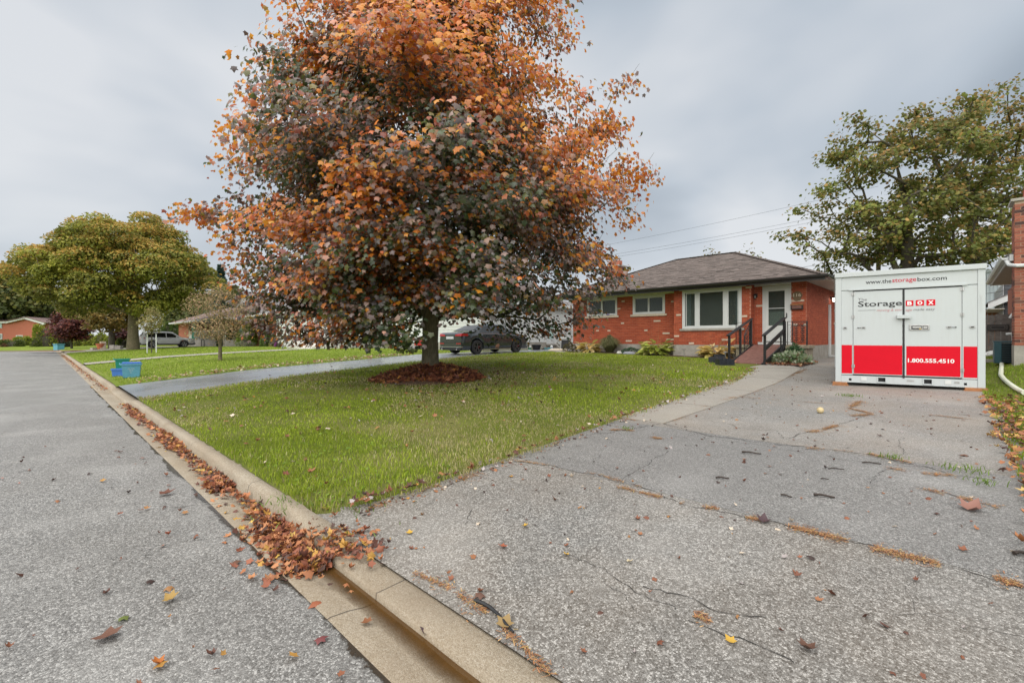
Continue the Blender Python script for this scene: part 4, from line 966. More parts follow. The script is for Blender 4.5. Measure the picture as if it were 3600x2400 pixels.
def wood(nodes, par, tips, ntrunk, r_tip, expo, rmax, nside=5):
    w_ = np.zeros(len(nodes)); w_[tips] = 1
    for i in range(len(nodes) - 1, 0, -1): w_[par[i]] += w_[i]
    r = np.minimum(r_tip * np.maximum(w_, 1) ** expo, rmax)
    V = []; T = []; b = 0
    ang_ = np.linspace(0, 2 * np.pi, nside, endpoint=False); ca, sa = np.cos(ang_), np.sin(ang_)
    for i in range(1, len(nodes)):
        a, c = nodes[par[i]], nodes[i]; d_ = c - a; ln = np.linalg.norm(d_)
        if ln < 1e-5: continue
        d_ /= ln; u = np.cross(d_, [0, 0, 1.0] if abs(d_[2]) < .9 else [1.0, 0, 0]); u /= np.linalg.norm(u); v = np.cross(d_, u)
        ra = min(r[par[i]], r[i] * 1.35) if par[i] >= ntrunk else r[i] * 1.3; rc = r[i]
        if i < ntrunk: ra = rc = min(.015, r[i] * .3)
        ring = ca[:, None] * u + sa[:, None] * v
        V.append(a + ring * ra); V.append(c + d_ * rc * .4 + ring * rc)
        j = np.arange(nside); T.append(np.stack([b + j, b + (j + 1) % nside, b + nside + (j + 1) % nside, b + nside + j], 1)); b += 2 * nside
    return np.concatenate(V), np.concatenate(T), r
LEAF5 = np.array([(0, .03, 0), (.47, .0, -.10), (.42, .27, -.04), (.66, .52, -.13), (.33, .60, -.04), (0, 1.0, -.16), (-.33, .60, -.04), (-.66, .52, -.13), (-.42, .27, -.04), (-.47, .0, -.10), (0, .36, .05)], float)
LEAF5_T = np.array([(10, i, (i + 1) % 10) for i in range(10)])
KITE = np.array([(0, 0, 0), (.34, .42, .06), (0, 1, -.08), (-.34, .42, .06)], float); KITE_T = np.array([(0, 1, 2), (0, 2, 3)])
LOBE = np.array([(0, 0, 0), (.42, .18, -.06), (.30, .45, .02), (.52, .72, -.1), (0, 1.05, -.12), (-.52, .72, -.1), (-.30, .45, .02), (-.42, .18, -.06)], float); LOBE_T = np.array([(0, 1, 2), (0, 2, 6), (0, 6, 7), (2, 3, 4), (2, 4, 6), (4, 5, 6)])
def nrmz(a): return a / np.maximum(np.linalg.norm(a, axis=1, keepdims=True), 1e-6)
def leaves(pos, dirv_, nrm_, size, col, shape=LEAF5, tris=LEAF5_T, curl=None, asp=None, fold=None):
    d_ = nrmz(dirv_); s_ = nrmz(np.cross(d_, nrm_)); n_ = np.cross(s_, d_); k = len(shape)
    sh = np.repeat(shape[None], len(pos), 0)
    if curl is not None:
        sh = sh.copy(); sh[:, :, 2] *= curl[:, None]
        if asp is not None: sh[:, :, 0] *= asp[:, None]; sh[:, :, 2] += fold[:, None] * sh[:, :, 0] * sh[:, :, 1]
    V = pos[:, None] + size[:, None, None] * (sh[:, :, :1] * s_[:, None] + sh[:, :, 1:2] * d_[:, None] + sh[:, :, 2:] * n_[:, None])
    T = (np.arange(len(pos)) * k)[:, None, None] + tris[None]
    return V.reshape(-1, 3), T.reshape(-1, 3), np.repeat(col, k, 0)
def crown_obj(name, pos, d_, n_, size, col, parent, base, shape, tris, mat, curl=None):
    V, T, c = leaves(pos, d_, n_, size, col, shape, tris, curl); V = V - np.array(base)
    return link(name, np_mesh(name, V, T, mat, c), parent)
def envelope_points(n, zs, rs, c, zmin_f=None, inner=2.0, seed=3, wob=.12, azs=None):
    out = []; zs = np.array(zs); rs = np.array(rs); ph = np.random.default_rng(seed).random(6) * 6.28
    wts = rs ** 1.6
    while len(out) < n:
        z = rng.uniform(zs[0], zs[-1]); r = np.interp(z, zs, rs)
        if rng.random() > (r / rs.max()) ** 1.3: continue
        a = rng.uniform(0, 2 * np.pi)
        wv_ = 1 + wob * (math.sin(3 * a + ph[0] + z * .9) + .7 * math.sin(5 * a + ph[1] - z * 1.7) + .6 * math.sin(2 * a + ph[2] + z * 2.3))
        rr = r * wv_ * rng.random() ** (1 / inner)
        if zmin_f and z < zmin_f(rr, a): continue
        out.append((c[0] + rr * math.cos(a), c[1] + rr * math.sin(a), z))
    return np.array(out)
def pick(n, cols, w_): c = np.array(cols); return c[rng.choice(len(c), n, p=np.array(w_) / np.sum(w_))] * rng.uniform(.8, 1.2, (n, 1))

# --- the big autumn maple on the front lawn
tx, ty = TREE; tz = g1(tx, ty)
maple = thing('maple_tree', (tx, ty, tz), 0, 'large maple in orange and bronze autumn leaf on the front lawn', 'tree')
trunk = [(tx, ty, tz), (tx, ty, tz + .9), (tx + .02, ty, tz + 1.6), (tx + .05, ty + .02, tz + 2.6), (tx + .02, ty + .1, tz + 4.2), (tx + .08, ty + .05, tz + 6), (tx, ty, tz + 8), (tx + .05, ty, tz + 10), (tx, ty, tz + 11.6)]
ezs = [1.55, 2.0, 3.0, 4.5, 6.0, 7.4, 8.5, 9.5, 10.6, 11.6, 12.6]; ers = [2.6, 3.2, 3.8, 4.2, 4.25, 3.95, 3.4, 2.75, 2.0, 1.3, .4]
def zminm(r, a):
    low = 1.86 + .14 * math.sin(a + .4) if r > 1.9 else 2.9
    return low
bough = envelope_points(245, ezs, ers, (tx + .12, ty + .1), zminm, 4.0, 5, .085)
sub_ = np.repeat(np.arange(len(bough)), 5); att = bough[sub_] + np.clip(rng.normal(0, 1, (len(sub_), 3)), -1.7, 1.7) * np.array([.46, .46, .20])
bo = np.stack([bough[sub_][:, 0] - tx, bough[sub_][:, 1] - ty], 1); dl = (att[:, :2] - bough[sub_][:, :2]); att[:, 2] -= .22 * (dl * bo).sum(1) / np.maximum(np.linalg.norm(bo, axis=1), .5)   # outer ends droop
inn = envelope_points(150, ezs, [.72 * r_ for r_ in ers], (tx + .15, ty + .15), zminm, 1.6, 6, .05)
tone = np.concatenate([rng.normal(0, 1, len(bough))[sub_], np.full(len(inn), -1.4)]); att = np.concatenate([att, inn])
# a few limbs that reach past the outline, as on the photo's left edge
sp = []
for px, py, Z in ((668, 745, 12.2), (700, 735, 12.2), (735, 740, 12.2), (770, 745, 12.1), (810, 560, 12), (845, 520, 11.8), (835, 450, 12), (870, 420, 12), (2255, 610, 12.6), (2235, 600, 12.6), (2180, 290, 12.6), (1960, 60, 12), (1905, 40, 12), (2210, 760, 12.6), (2100, 880, 12.4), (2130, 930, 12.4), (2090, 1000, 12.4), (2060, 1090, 12.3), (2010, 1130, 12.3), (1960, 1140, 12.6), (1900, 1145, 12.8), (905, 1095, 12), (930, 1140, 11.6), (985, 1155, 11.3), (1050, 1165, 11), (1105, 1175, 10.8), (1155, 1170, 10.6), (1210, 1175, 10.4), (1010, 1100, 11), (890, 1030, 12), (865, 960, 12), (1260, 1170, 10.3), (1320, 1165, 10.2), (1375, 1180, 10.2), (1080, 1120, 10.6), (1180, 1120, 10.2), (850, 800, 12), (885, 850, 11.8), (925, 905, 11.6), (850, 900, 12), (905, 965, 11.6), (965, 825, 11.4), (985, 905, 11.2), (1005, 985, 11), (945, 1045, 11.4), (820, 850, 12.2), (1040, 1050, 11), (860, 740, 11.9), (905, 760, 11.6), (2185, 620, 12.2), (2130, 645, 12), (2195, 560, 12.2), (2150, 700, 12), (2205, 680, 12.3), (2100, 580, 11.8)):
    q = at(px, Z); sp.append((q[0], q[1], zZ(py, Z)))
att = np.concatenate([att, np.array(sp)]); tone = np.concatenate([tone, np.where(np.arange(len(sp)) < 19, .6, -.5)])
nodes, par, tips = grow(trunk, att, .55, .28, .10, .05)
V, T, rr = wood(nodes, par, tips, len(trunk), .0075, .46, .13)
tb = MB(); tb.tube([(0, 0, -.25), (0, 0, .05), (.0, .0, .35), (.0, 0, 1.0), (.02, 0, 1.55), (.05, .02, 2.6), (.02, .1, 4.2), (.08, .05, 6), (0, 0, 8), (.05, 0, 10), (0, 0, 11.6)], [.36, .29, .235, .205, .22, .165, .135, .105, .07, .035, .01], 18)
for a_, l_ in ((2.2, 1.6), (-.6, 1.5), (.7, 1.7), (3.9, 1.5)):   # main forks
    c_, s_ = math.cos(a_), math.sin(a_); tb.tube([(0.02 + .05 * c_, .05 * s_, 1.35), (.05 + .22 * c_, .22 * s_, 1.95), (.05 + .6 * c_, .6 * s_, 2.6), (.05 + 1.3 * c_, 1.3 * s_, 3.5), (.05 + 2.0 * c_, 2.0 * s_, 4.6)], [.10, .10, .085, .06, .03], 9)
tb.build('trunk', M['bark'], maple, smooth=True)
link('branches', np_mesh('branches', V - np.array([tx, ty, tz]), T, M['bark_dark'], smooth=True), maple)
# leaves: hang in tiers round every twig end
per = rng.integers(66, 112, len(att)); ci = np.repeat(np.arange(len(att)), per); n = len(ci)
cen = att[ci]; off = np.clip(rng.normal(0, 1, (n, 3)), -1.75, 1.75) * np.array([.30, .30, .15]); pos = cen + off
rad = np.hypot(pos[:, 0] - tx, pos[:, 1] - ty); pos[:, 2] -= .10 * np.hypot(off[:, 0], off[:, 1]) / .34
pos[:, 2] = np.maximum(pos[:, 2], 1.25 + .3 * rng.random(n))
outw = np.stack([(pos[:, 0] - tx), (pos[:, 1] - ty), 0 * rad], 1) / np.maximum(rad, .3)[:, None]
dd = outw * .55 + np.array([0, 0, -.75]) + rng.normal(0, .42, (n, 3)); nn_ = outw * .75 + np.array([0, 0, .75]) + rng.normal(0, .42, (n, 3))
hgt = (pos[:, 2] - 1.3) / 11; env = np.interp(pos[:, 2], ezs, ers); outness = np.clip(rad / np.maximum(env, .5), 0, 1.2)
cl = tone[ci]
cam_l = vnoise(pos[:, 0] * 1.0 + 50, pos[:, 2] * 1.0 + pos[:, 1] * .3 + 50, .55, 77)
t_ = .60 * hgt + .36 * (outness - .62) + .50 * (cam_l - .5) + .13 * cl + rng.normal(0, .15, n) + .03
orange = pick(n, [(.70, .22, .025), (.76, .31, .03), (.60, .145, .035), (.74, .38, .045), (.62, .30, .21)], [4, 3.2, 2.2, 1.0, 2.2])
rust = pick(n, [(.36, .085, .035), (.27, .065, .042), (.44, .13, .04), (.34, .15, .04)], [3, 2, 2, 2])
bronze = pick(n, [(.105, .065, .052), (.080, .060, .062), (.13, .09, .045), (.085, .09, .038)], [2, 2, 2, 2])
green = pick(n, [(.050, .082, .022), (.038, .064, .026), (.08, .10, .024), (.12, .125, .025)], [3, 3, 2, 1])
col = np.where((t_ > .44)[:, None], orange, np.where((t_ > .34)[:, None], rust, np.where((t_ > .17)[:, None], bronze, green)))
sheen_pink = pick(n, [(.37, .255, .225), (.28, .215, .215), (.44, .28, .21), (.20, .18, .175)], [2, 2, 1, 2]); pk = rng.random(n) < np.clip(.34 + .22 * cl, .05, .6); col = np.where((pk & (t_ < .50) & (outness > .6))[:, None], sheen_pink, col)  # bronzed pinkish leaves, with the pale sky sheen put into their colour
sw = rng.random(n); col = np.where((sw < .06)[:, None], orange, col); col = np.where(((sw > .93) & (t_ < .4))[:, None], bronze, col); col = np.where(((sw > .885) & (sw < .93))[:, None], pick(n, [(.20, .165, .03), (.30, .18, .03)], [1, 1]), col)
size = rng.uniform(.062, .126, n)
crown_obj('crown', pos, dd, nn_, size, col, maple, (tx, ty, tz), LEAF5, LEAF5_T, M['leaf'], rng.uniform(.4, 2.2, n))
# bare twig ends beyond the leaves
tw = MB()
for i in rng.choice(len(att), 130, replace=False):
    p = Vector(att[i]) - Vector((tx, ty, tz)); o_ = Vector((p.x, p.y, 0)).normalized()
    if math.hypot(p.x, p.y) < .75 * np.interp(att[i][2], ezs, ers): continue
    tw.tube([p, p + o_ * .35 + Vector((0, 0, .25)), p + o_ * .55 + Vector((random.uniform(-.1, .1), random.uniform(-.1, .1), .5))], [.006, .005, .003], 4, False)
tw.build('twigs', M['bark_dark'], maple)['kind'] = 'stuff'

def simple_tree(name, label, cat, base, trunkh, r0, zs, rs, natt, per, size, cols, wts, seed, spread=(.5, .5, .3), shape=KITE, tris=KITE_T, bk='bark', mat='leaf_matte', topcols=None, topw=None, lean=(0, 0), r_tip=.012, expo=.45, zminf=None, inner=2.2, wob=.12, pathw=.3, group=None, droop=-.3, center=None, lift=.05, toplim=.5, dome=0):
    bx, by, bz = base; t = thing(name, base, 0, label, cat, group); cc = center or (bx + lean[0], by + lean[1])
    H = zs[-1]; tr = [(bx, by, bz), (bx, by, bz + trunkh * .5), (bx + lean[0] * .2, by + lean[1] * .2, bz + trunkh), (bx + lean[0] * .6, by + lean[1] * .6, bz + trunkh + (H - bz - trunkh) * .4), (cc[0], cc[1], bz + (H - bz) * .8)]
    at_ = envelope_points(natt, zs, rs, cc, zminf, inner, seed, wob); nodes, par, tips = grow(tr, at_, max(.5, r0 * 2), pathw, .12, lift)
    V, T, rr = wood(nodes, par, tips, len(tr), r_tip, expo, r0 * .6)
    m = MB(); loc = [tuple(np.array(p) - np.array(base)) for p in tr]; loc[0] = (0, 0, -.25)
    m.tube(loc, [r0 * 1.35, r0, r0 * .9, r0 * .5, r0 * .12], 12); m.build('trunk', M[bk], t, smooth=True)
    link('branches', np_mesh('branches', V - np.array(base), T, M[bk], smooth=True), t)
    k = rng.integers(int(per * .7), int(per * 1.3) + 1, natt); ci = np.repeat(np.arange(natt), k); n = len(ci)
    off = rng.normal(0, 1, (n, 3)) * np.array(spread)
    if dome:
        u_ = nrmz(rng.normal(0, 1, (n, 3)) + np.array([0, 0, .45])); rad_ = (dome * rng.uniform(.65, 1.35, natt))[ci]; off = u_ * rad_[:, None] * np.array([1, 1, .62]) * (.78 + .3 * rng.random((n, 1)) ** .7)
    pos = at_[ci] + off
    out = np.stack([pos[:, 0] - cc[0], pos[:, 1] - cc[1], 0 * off[:, 0]], 1); out = nrmz(out)
    dd = out * .6 + np.array([0, 0, droop]) + rng.normal(0, .5, (n, 3)); nn_ = (out * .5 + np.array([0, 0, 1.0]) if not dome else nrmz(off) + np.array([0, 0, .4])) + rng.normal(0, .5, (n, 3))
    c = pick(n, cols, wts) * (1 + .18 * rng.normal(0, 1, natt)[ci])[:, None].clip(.5, 1.6)
    if topcols is not None:
        cl = rng.normal(0, 1, natt)[ci]
        s = .45 * (pos[:, 2] - zs[0]) / (zs[-1] - zs[0]) + .5 * off[:, 2] / (spread[2] if not dome else dome * .45) * .3 + .16 * cl + rng.normal(0, .1, n)
        c = np.where((s > toplim)[:, None], pick(n, topcols, topw), c)
    crown_obj('crown', pos, dd, nn_, rng.uniform(size * .7, size * 1.3, n), c, t, base, shape, tris, M[mat]); return t

# --- broad maple far down the street
mx_, my_ = at(468, 44.0); mz_ = zZ(1229, 44.0)
def rowr(l, r, Z): return (r - l) / 2 / F * Z
Zm = 44.0
zs = [zZ(y, Zm) for y in (1150, 1105, 1040, 980, 920, 860, 800, 752)]; rs = [2.0, 4.6, 6.6, 7.2, 6.5, 5.2, 3.4, 1.4]
cpt = at(448, 45.0)
simple_tree('maple_tree', 'broad olive green maple turning gold, standing at the street corner', 'tree', (mx_, my_, mz_), 3.4, .42, zs, rs, 290, 380, .23,
            [(.24, .25, .032), (.17, .19, .026), (.30, .28, .045), (.11, .13, .022)], [3, 3, 2, 1.2], 9, (.8, .8, .34), KITE, KITE_T, 'bark_pale', topcols=[(.46, .27, .05), (.38, .27, .05), (.30, .26, .05), (.50, .31, .08)], topw=[2, 3, 3, 1], r_tip=.02, center=cpt, wob=.10, inner=5.0, lift=.03, toplim=.42, dome=1.0,
            zminf=lambda r, a: mz_ + 3.4 + 1.2 * (r < 3) + 1.3 * max(0, math.sin(a)))
# --- pair of tall thin-crowned trees behind the container
for k, (px, Z, H, rs_, dpx, n_a) in enumerate([(3190, 29.0, 14.9, [2.5, 5.2, 5.9, 5.6, 5.2, 4.2, 2.4], 3150, 190), (3420, 30.5, 16.8, [2.0, 4.6, 5.4, 5.4, 5.2, 4.4, 2.4], 3500, 165)]):
    b = at(px, Z); bz = g1(*b); c = at(dpx, Z)
    zs = [bz + 4.2, bz + 5.5, bz + 7.5, bz + 9.5, bz + 11.5, bz + H * .88, bz + H]
    simple_tree('oak_tree', ['tall open-crowned tree with olive leaves behind the storage container', 'tall open-crowned tree with browning leaves behind the brown brick chimney'][k], 'tree', (b[0], b[1], bz), 5.0, .42, zs, rs_, n_a, 92, .18,
                [(.145, .165, .03), (.105, .13, .026), (.20, .18, .042), (.30, .19, .055)], [3, 3, 2, 1.2 + k], 30 + k, (.42, .42, .2), LOBE, LOBE_T, 'bark_dark', topcols=[(.36, .20, .06), (.24, .17, .05), (.15, .15, .04)], topw=[1 + k, 2, 2], r_tip=.028, expo=.5, inner=1.5, wob=.16, pathw=.16, center=c, lift=.10)
# --- small pale tree and staked sapling on the neighbours' lawns
q = gp(774, 1268); b = q
simple_tree('ornamental_tree', 'small tree with thin pale yellow-pink leaves on the neighbouring lawn', 'tree', b, 1.0, .075, [b[2] + 1.0, b[2] + 1.6, b[2] + 2.3, b[2] + 3.0, b[2] + 3.5], [.7, 1.25, 1.4, 1.05, .35], 130, 42, .085,
            [(.34, .22, .12), (.28, .22, .10), (.40, .26, .15), (.18, .17, .06)], [3, 3, 2, 2], 41, (.2, .2, .16), KITE, KITE_T, 'bark_pale', r_tip=.006, expo=.42)
b = gp(533, 1242); sapl = b
simple_tree('sapling', 'slender young tree held between two white stakes', 'tree', b, 1.5, .03, [b[2] + 1.6, b[2] + 1.95, b[2] + 2.4, b[2] + 2.9, b[2] + 3.3], [.3, .62, .66, .45, .12], 60, 40, .1,
            [(.30, .25, .09), (.24, .24, .07), (.36, .28, .11)], [2, 2, 1], 43, (.13, .13, .12), KITE, KITE_T, 'bark_dark', r_tip=.004)
for k, dx in enumerate((-.32, .34)):
    p = (b[0] + dx * RT[0], b[1] + dx * RT[1], b[2]); o = MB().tube([(0, 0, -.1), (0, 0, 1.4)], .035, 8).build('stake', M['white'], None); o.location = p; o.rotation_euler = (0, R_(-3 if dx > 0 else 2), 0)
    tag(o, 'white wooden stake beside the slender sapling', 'stake', 'white stakes holding the sapling')
# --- more trees and clipped plants beyond
def far_tree(name, label, px, py, Z, w_, h_, cols, wts, seed, n=130, size=.4, trunk=.4, bk='bark_dark', per=60, cat='tree', low=.35, topcols=None):
    b = at(px, Z); bz = zZ(py, Z); r = w_ / 2
    zs = [bz + h_ * low, bz + h_ * (low + .15), bz + h_ * .6, bz + h_ * .85, bz + h_]
    return simple_tree(name, label, cat, (b[0], b[1], bz), h_ * low, trunk, zs, [r * .6, r * .95, r, r * .65, r * .15], n, per, size, cols, wts, seed, (r * .16, r * .16, r * .1), LOBE, LOBE_T, bk, r_tip=.02, topcols=topcols, topw=[1, 1] if topcols else None)
G1 = [(.09, .11, .022), (.06, .08, .018), (.14, .14, .03)]; G2 = [(.022, .042, .026), (.016, .032, .022), (.035, .055, .03)]
far_tree('leafy_tree', 'tall yellow-green tree rising behind the far red brick house', 8, 1220, 92, 17, 16, G1, [3, 2, 2], 51, 150, .55, topcols=[(.25, .18, .04), (.2, .17, .04)])
far_tree('leafy_tree', 'dark blue-green tree between the far red brick house and the broad maple', 130, 1220, 100, 15, 11, G2, [3, 3, 2], 52, 130, .6, low=.15)
far_tree('leafy_tree', 'low green tree above the porch house roofs', 822, 1215, 78, 9, 9.6, [(.12, .14, .03), (.09, .11, .025)], [1, 1], 53, 110, .4, low=.3)
far_tree('leafy_tree', 'green backyard tree showing behind the porch house', 700, 1215, 84, 12, 8.5, G1, [3, 2, 2], 57, 110, .45, low=.15)
far_tree('plum_tree', 'small purple-leaved tree beside the clipped hedges', 252, 1232, 60, 4.4, 5.2, [(.13, .035, .030), (.07, .022, .024), (.20, .06, .04)], [3, 3, 2], 54, 90, .22, .12, low=.32)
far_tree('plum_tree', 'purple-leaved tree behind the white car', 437, 1226, 66, 2.6, 3.6, [(.085, .026, .022), (.05, .016, .018)], [1, 1], 55, 60, .22, .1, low=.35)
far_tree('garden_tree', 'small gold-leaved tree with a leaning trunk on the mulch bed', 392, 1222, 54, 5.2, 6.0, [(.24, .17, .04), (.30, .20, .05), (.16, .14, .04)], [2, 2, 2], 56, 80, .25, .28, low=.40)
# spruce tip beside the broad maple
sx_, sy_ = at(775, 72); sz_ = 1.0
spr = thing('spruce_tree', (sx_, sy_, sz_), 0, 'blue-green spruce rising behind the broad maple', 'tree')
MB().tube([(0, 0, 0), (0, 0, 12.5)], [.25, .02], 8).build('trunk', M['bark_dark'], spr)
n = 9000; h = rng.random(n) ** .8 * 12.2; a = rng.uniform(0, 2 * np.pi, n); rmx = (1 - h / 12.6) * 3.4 * (.75 + .25 * np.sin(h * 5.2)); r = rmx * rng.random(n) ** .5
pos = np.stack([r * np.cos(a), r * np.sin(a), h - r * .25], 1); od = np.stack([np.cos(a), np.sin(a), -.2 + 0 * a], 1) + rng.normal(0, .3, (n, 3))
crown_obj('crown', pos, od, np.stack([0 * a, 0 * a, 1 + 0 * a], 1) + rng.normal(0, .3, (n, 3)), rng.uniform(.25, .5, n), pick(n, [(.07, .13, .11), (.10, .17, .13), (.05, .09, .075)], [2, 2, 2]), spr, (0, 0, 0), KITE, KITE_T, M['leaf_matte'])

def bush(name, label, cat, c, rx, ry, h, n, size, cols, wts, boxy=0.0, group=None, shape=KITE, tris=KITE_T, core=True):
    t = thing(name, c, 0, label, cat, group)
    u = nrmz(rng.normal(0, 1, (n, 3))); u[:, 2] = np.abs(u[:, 2])
    if boxy: u = np.sign(u) * np.abs(u) ** (1 - boxy); u = u / np.maximum(np.abs(u).max(1, keepdims=True), .35) * (boxy) + u * (1 - boxy)
    k = (.82 + .18 * rng.random((n, 1))) * (1 + .07 * np.sin(u[:, :1] * 7 + u[:, 1:2] * 5 + 1.3))
    pos = u * k * np.array([rx, ry, h]); pos[:, 2] *= 1.0
    crown_obj('foliage', pos, u + rng.normal(0, .6, (n, 3)), u + rng.normal(0, .5, (n, 3)), rng.uniform(size * .6, size * 1.3, n), pick(n, cols, wts), t, (0, 0, 0), shape, tris, M['leaf_matte'])
    if core:
        m = MB(); prof = [(.80, 0), (.84, .3), (.74, .6), (.45, .82), (.02, .88)]
        m.lathe(prof, 12); o = m.build('stem_core', M['bark_dark'], t, smooth=True); o.scale = (rx, ry, h)
    return t
HG = [(.22, .26, .025), (.16, .20, .022), (.30, .31, .04)]; HD = [(.09, .125, .022), (.065, .095, .02), (.14, .165, .03)]
def pbush(name, label, cat, px, py, Z, wpx, hpx, cols, wts, size=.16, n=1500, boxy=0.0, depth=None):
    x, y = at(px, Z); return bush(name, label, cat, (x, y, zZ(py, Z) - .1), wpx / F * Z / 2, (depth or wpx / F * Z) / 2, hpx / F * Z + .1, n, size, cols, wts, boxy)
pbush('hedge', 'tall yellow-green hedge block beside the far red brick house', 'hedge', 160, 1222, 68, 60, 78, HG, [2, 1, 2], .22, 2600, .55)
pbush('shrub', 'dark sprawling shrub between the tall hedge and the purple-leaved tree', 'shrub', 212, 1220, 70, 48, 74, [(.06, .075, .04), (.08, .09, .05)], [1, 1], .25, 1800)
pbush('hedge', 'rounded green hedge under the window of the far red brick house', 'hedge', 80, 1222, 72, 50, 38, HG, [2, 3, 1], .22, 1600, .3)
pbush('hedge', 'low flat green hedge at the roadside of the far red brick house', 'hedge', 42, 1226, 66, 56, 30, HD, [2, 2, 2], .2, 1600, .5)
pbush('shrub', 'reddish low shrub before the flat hedge by the far red brick house', 'shrub', 14, 1226, 64, 18, 18, [(.14, .05, .03), (.1, .08, .03)], [1, 1], .16, 600)
pbush('shrub', 'small green shrub at the foot of the tall hedge', 'shrub', 126, 1225, 66, 26, 36, HD, [1, 2, 2], .2, 900)
for i in range(5):
    pbush('hedge', ['yellow-green hedge bush, first from the tall hedge', 'yellow-green hedge bush, second from the tall hedge', 'yellow-green hedge bush, third from the tall hedge', 'yellow-green hedge bush, fourth from the tall hedge', 'yellow-green hedge bush nearest the broad maple trunk'][i], 'hedge', 248 + 36 * i, 1213, 74, 46, 36 + 6 * (i % 2), HG, [2, 2, 1.5], .24, 1300)
pbush('hedge', 'small clipped boxy hedge beside the broad maple trunk', 'hedge', 436, 1221, 56, 34, 29, HD, [1, 1, 3], .15, 1500, .7)
pbush('shrub', 'dark green shrub beside the raised porch', 'shrub', 800, 1214, 50, 62, 54, [(.02, .045, .016), (.03, .06, .02)], [1, 1], .18, 2200)
pbush('shrub', 'rounded bright green cedar bush before the pale panel window', 'shrub', 868, 1206, 47, 62, 62, [(.15, .22, .025), (.11, .17, .02), (.20, .26, .04)], [2, 2, 1], .16, 2600)
pbush('shrub', 'sprawling green juniper before the orange brick wall', 'shrub', 948, 1213, 43, 56, 42, [(.10, .16, .03), (.08, .12, .025)], [1, 1], .15, 2200)
pbush('shrub', 'pale yellow shrub beside the white steps', 'shrub', 968, 1216, 41.5, 36, 30, [(.28, .27, .08), (.2, .22, .06)], [1, 1], .12, 1200)
pbush('flower_clump', 'clump of purple flowers beside the white steps', 'flowers', 972, 1216, 40, 12, 14, [(.30, .06, .30), (.24, .05, .22), (.1, .12, .03)], [2, 1, 1], .09, 400)
pbush('shrub', 'small round grey-green shrub at the foot of the white steps', 'shrub', 986, 1220, 39, 18, 17, [(.10, .12, .05), (.13, .14, .06)], [1, 1], .09, 600)
pbush('ground_plants', 'low pale flowering plants under the cedar bush', 'flowers', 862, 1211, 45, 60, 12, [(.25, .28, .16), (.18, .13, .18), (.12, .17, .05)], [2, 1, 2], .1, 900)
for i, px in enumerate((615, 590)):
    pbush('cedar_hedge', ['cedar hedge beside the porch house wall', 'cedar hedge behind the white car'][i], 'hedge', px, 1205, 70, 44, 62 + 8 * i, [(.07, .11, .018), (.05, .085, .014)], [1, 1], .25, 2200)

# ------------------------------------------------------------------ fallen leaves
BR = [(.22, .085, .045), (.16, .06, .035), (.30, .13, .06), (.10, .045, .032), (.36, .18, .07), (.42, .22, .05), (.055, .035, .03)]; BRW = [4, 4, 3, 3, 1.5, .6, 2]
def litter(name, P_, size, cols=BR, wts=BRW, tilt=.5, dz=0.0, kind='stuff', base=None):
    n = len(P_); a = rng.uniform(0, 2 * np.pi, n); d_ = np.stack([np.cos(a), np.sin(a), rng.normal(0, tilt * .5, n)], 1); nn_ = np.stack([rng.normal(0, tilt, n), rng.normal(0, tilt, n), 1 + 0 * a], 1)
    V, T, c = leaves(P_, d_, nn_, size, pick(n, cols, wts), LEAF5, LEAF5_T, rng.uniform(-4.0, 3.0, n), rng.uniform(.3, 1.0, n), rng.normal(0, .5, n))
    o = link(name, np_mesh(name, V, T, M['litter'], c)); o['kind'] = kind; return o
# mound round the trunk
n = 4200; a = rng.uniform(0, 2 * np.pi, n); r = .22 + 1.18 * rng.random(n) ** .75 * (1 + .12 * np.sin(3 * a + 1)) ; X = tx + r * np.cos(a); Y = ty + r * np.sin(a)
mh = lambda r_: .30 * np.clip(1 - (r_ - .2) / 1.15, 0, 1) ** .9
P_ = np.stack([X, Y, gz(X, Y) + .02 + mh(r) + rng.uniform(0, .05, n)], 1)
lp = litter('leaf_pile', P_, rng.uniform(.07, .15, n), [(.24, .085, .045), (.17, .06, .036), (.32, .13, .06), (.11, .045, .032), (.42, .2, .07), (.55, .26, .05)], [4, 4, 3, 2.5, 1, .5], .7)
tag(lp, 'mound of brown fallen leaves raked round the maple trunk', 'leaf pile')
m = MB(); m.lathe([(.2, .26), (.5, .21), (.9, .10), (1.25, .02), (1.45, -.06)], 28); o = m.build('leaf_mound', M['soil'], None, smooth=True); o.location = (tx, ty, tz + .02); tag(o, 'dark core of the raked leaf mound under the maple', 'leaf pile', kind='stuff')
# along the gutter, thick at the kerb end
xs_ = []; ys_ = []; zs_ = []
for _ in range(6800):
    x = -2.95 - 10.6 * random.random() ** 1.35
    if vnoise(np.array([x * 1.0]), np.array([3.0]), 1.3, 8)[0] < .42 and random.random() < .85 and x < -4.0: continue
    y = 1.335 - abs(random.gauss(0, .07 if x < -5.5 else (.10 if x < -4.0 else .12))); xs_.append(x); ys_.append(min(y, 1.34)); zs_.append(.008 + random.random() ** 2 * (.055 if y > 1.15 else .012))
for _ in range(330):   # spill at the end of the raised kerb
    xs_.append(random.gauss(-3.2, .26)); ys_.append(random.gauss(1.40, .14)); zs_.append(.05 + .05 * random.random() if ys_[-1] > 1.34 else .02 + .03 * random.random())
for _ in range(700):
    x = -17.5 - 40 * random.random(); xs_.append(x); ys_.append(1.33 - abs(random.gauss(0, .1))); zs_.append(.02)
P_ = np.stack([np.array(xs_), np.array(ys_), np.array(zs_)], 1); k = len(P_)
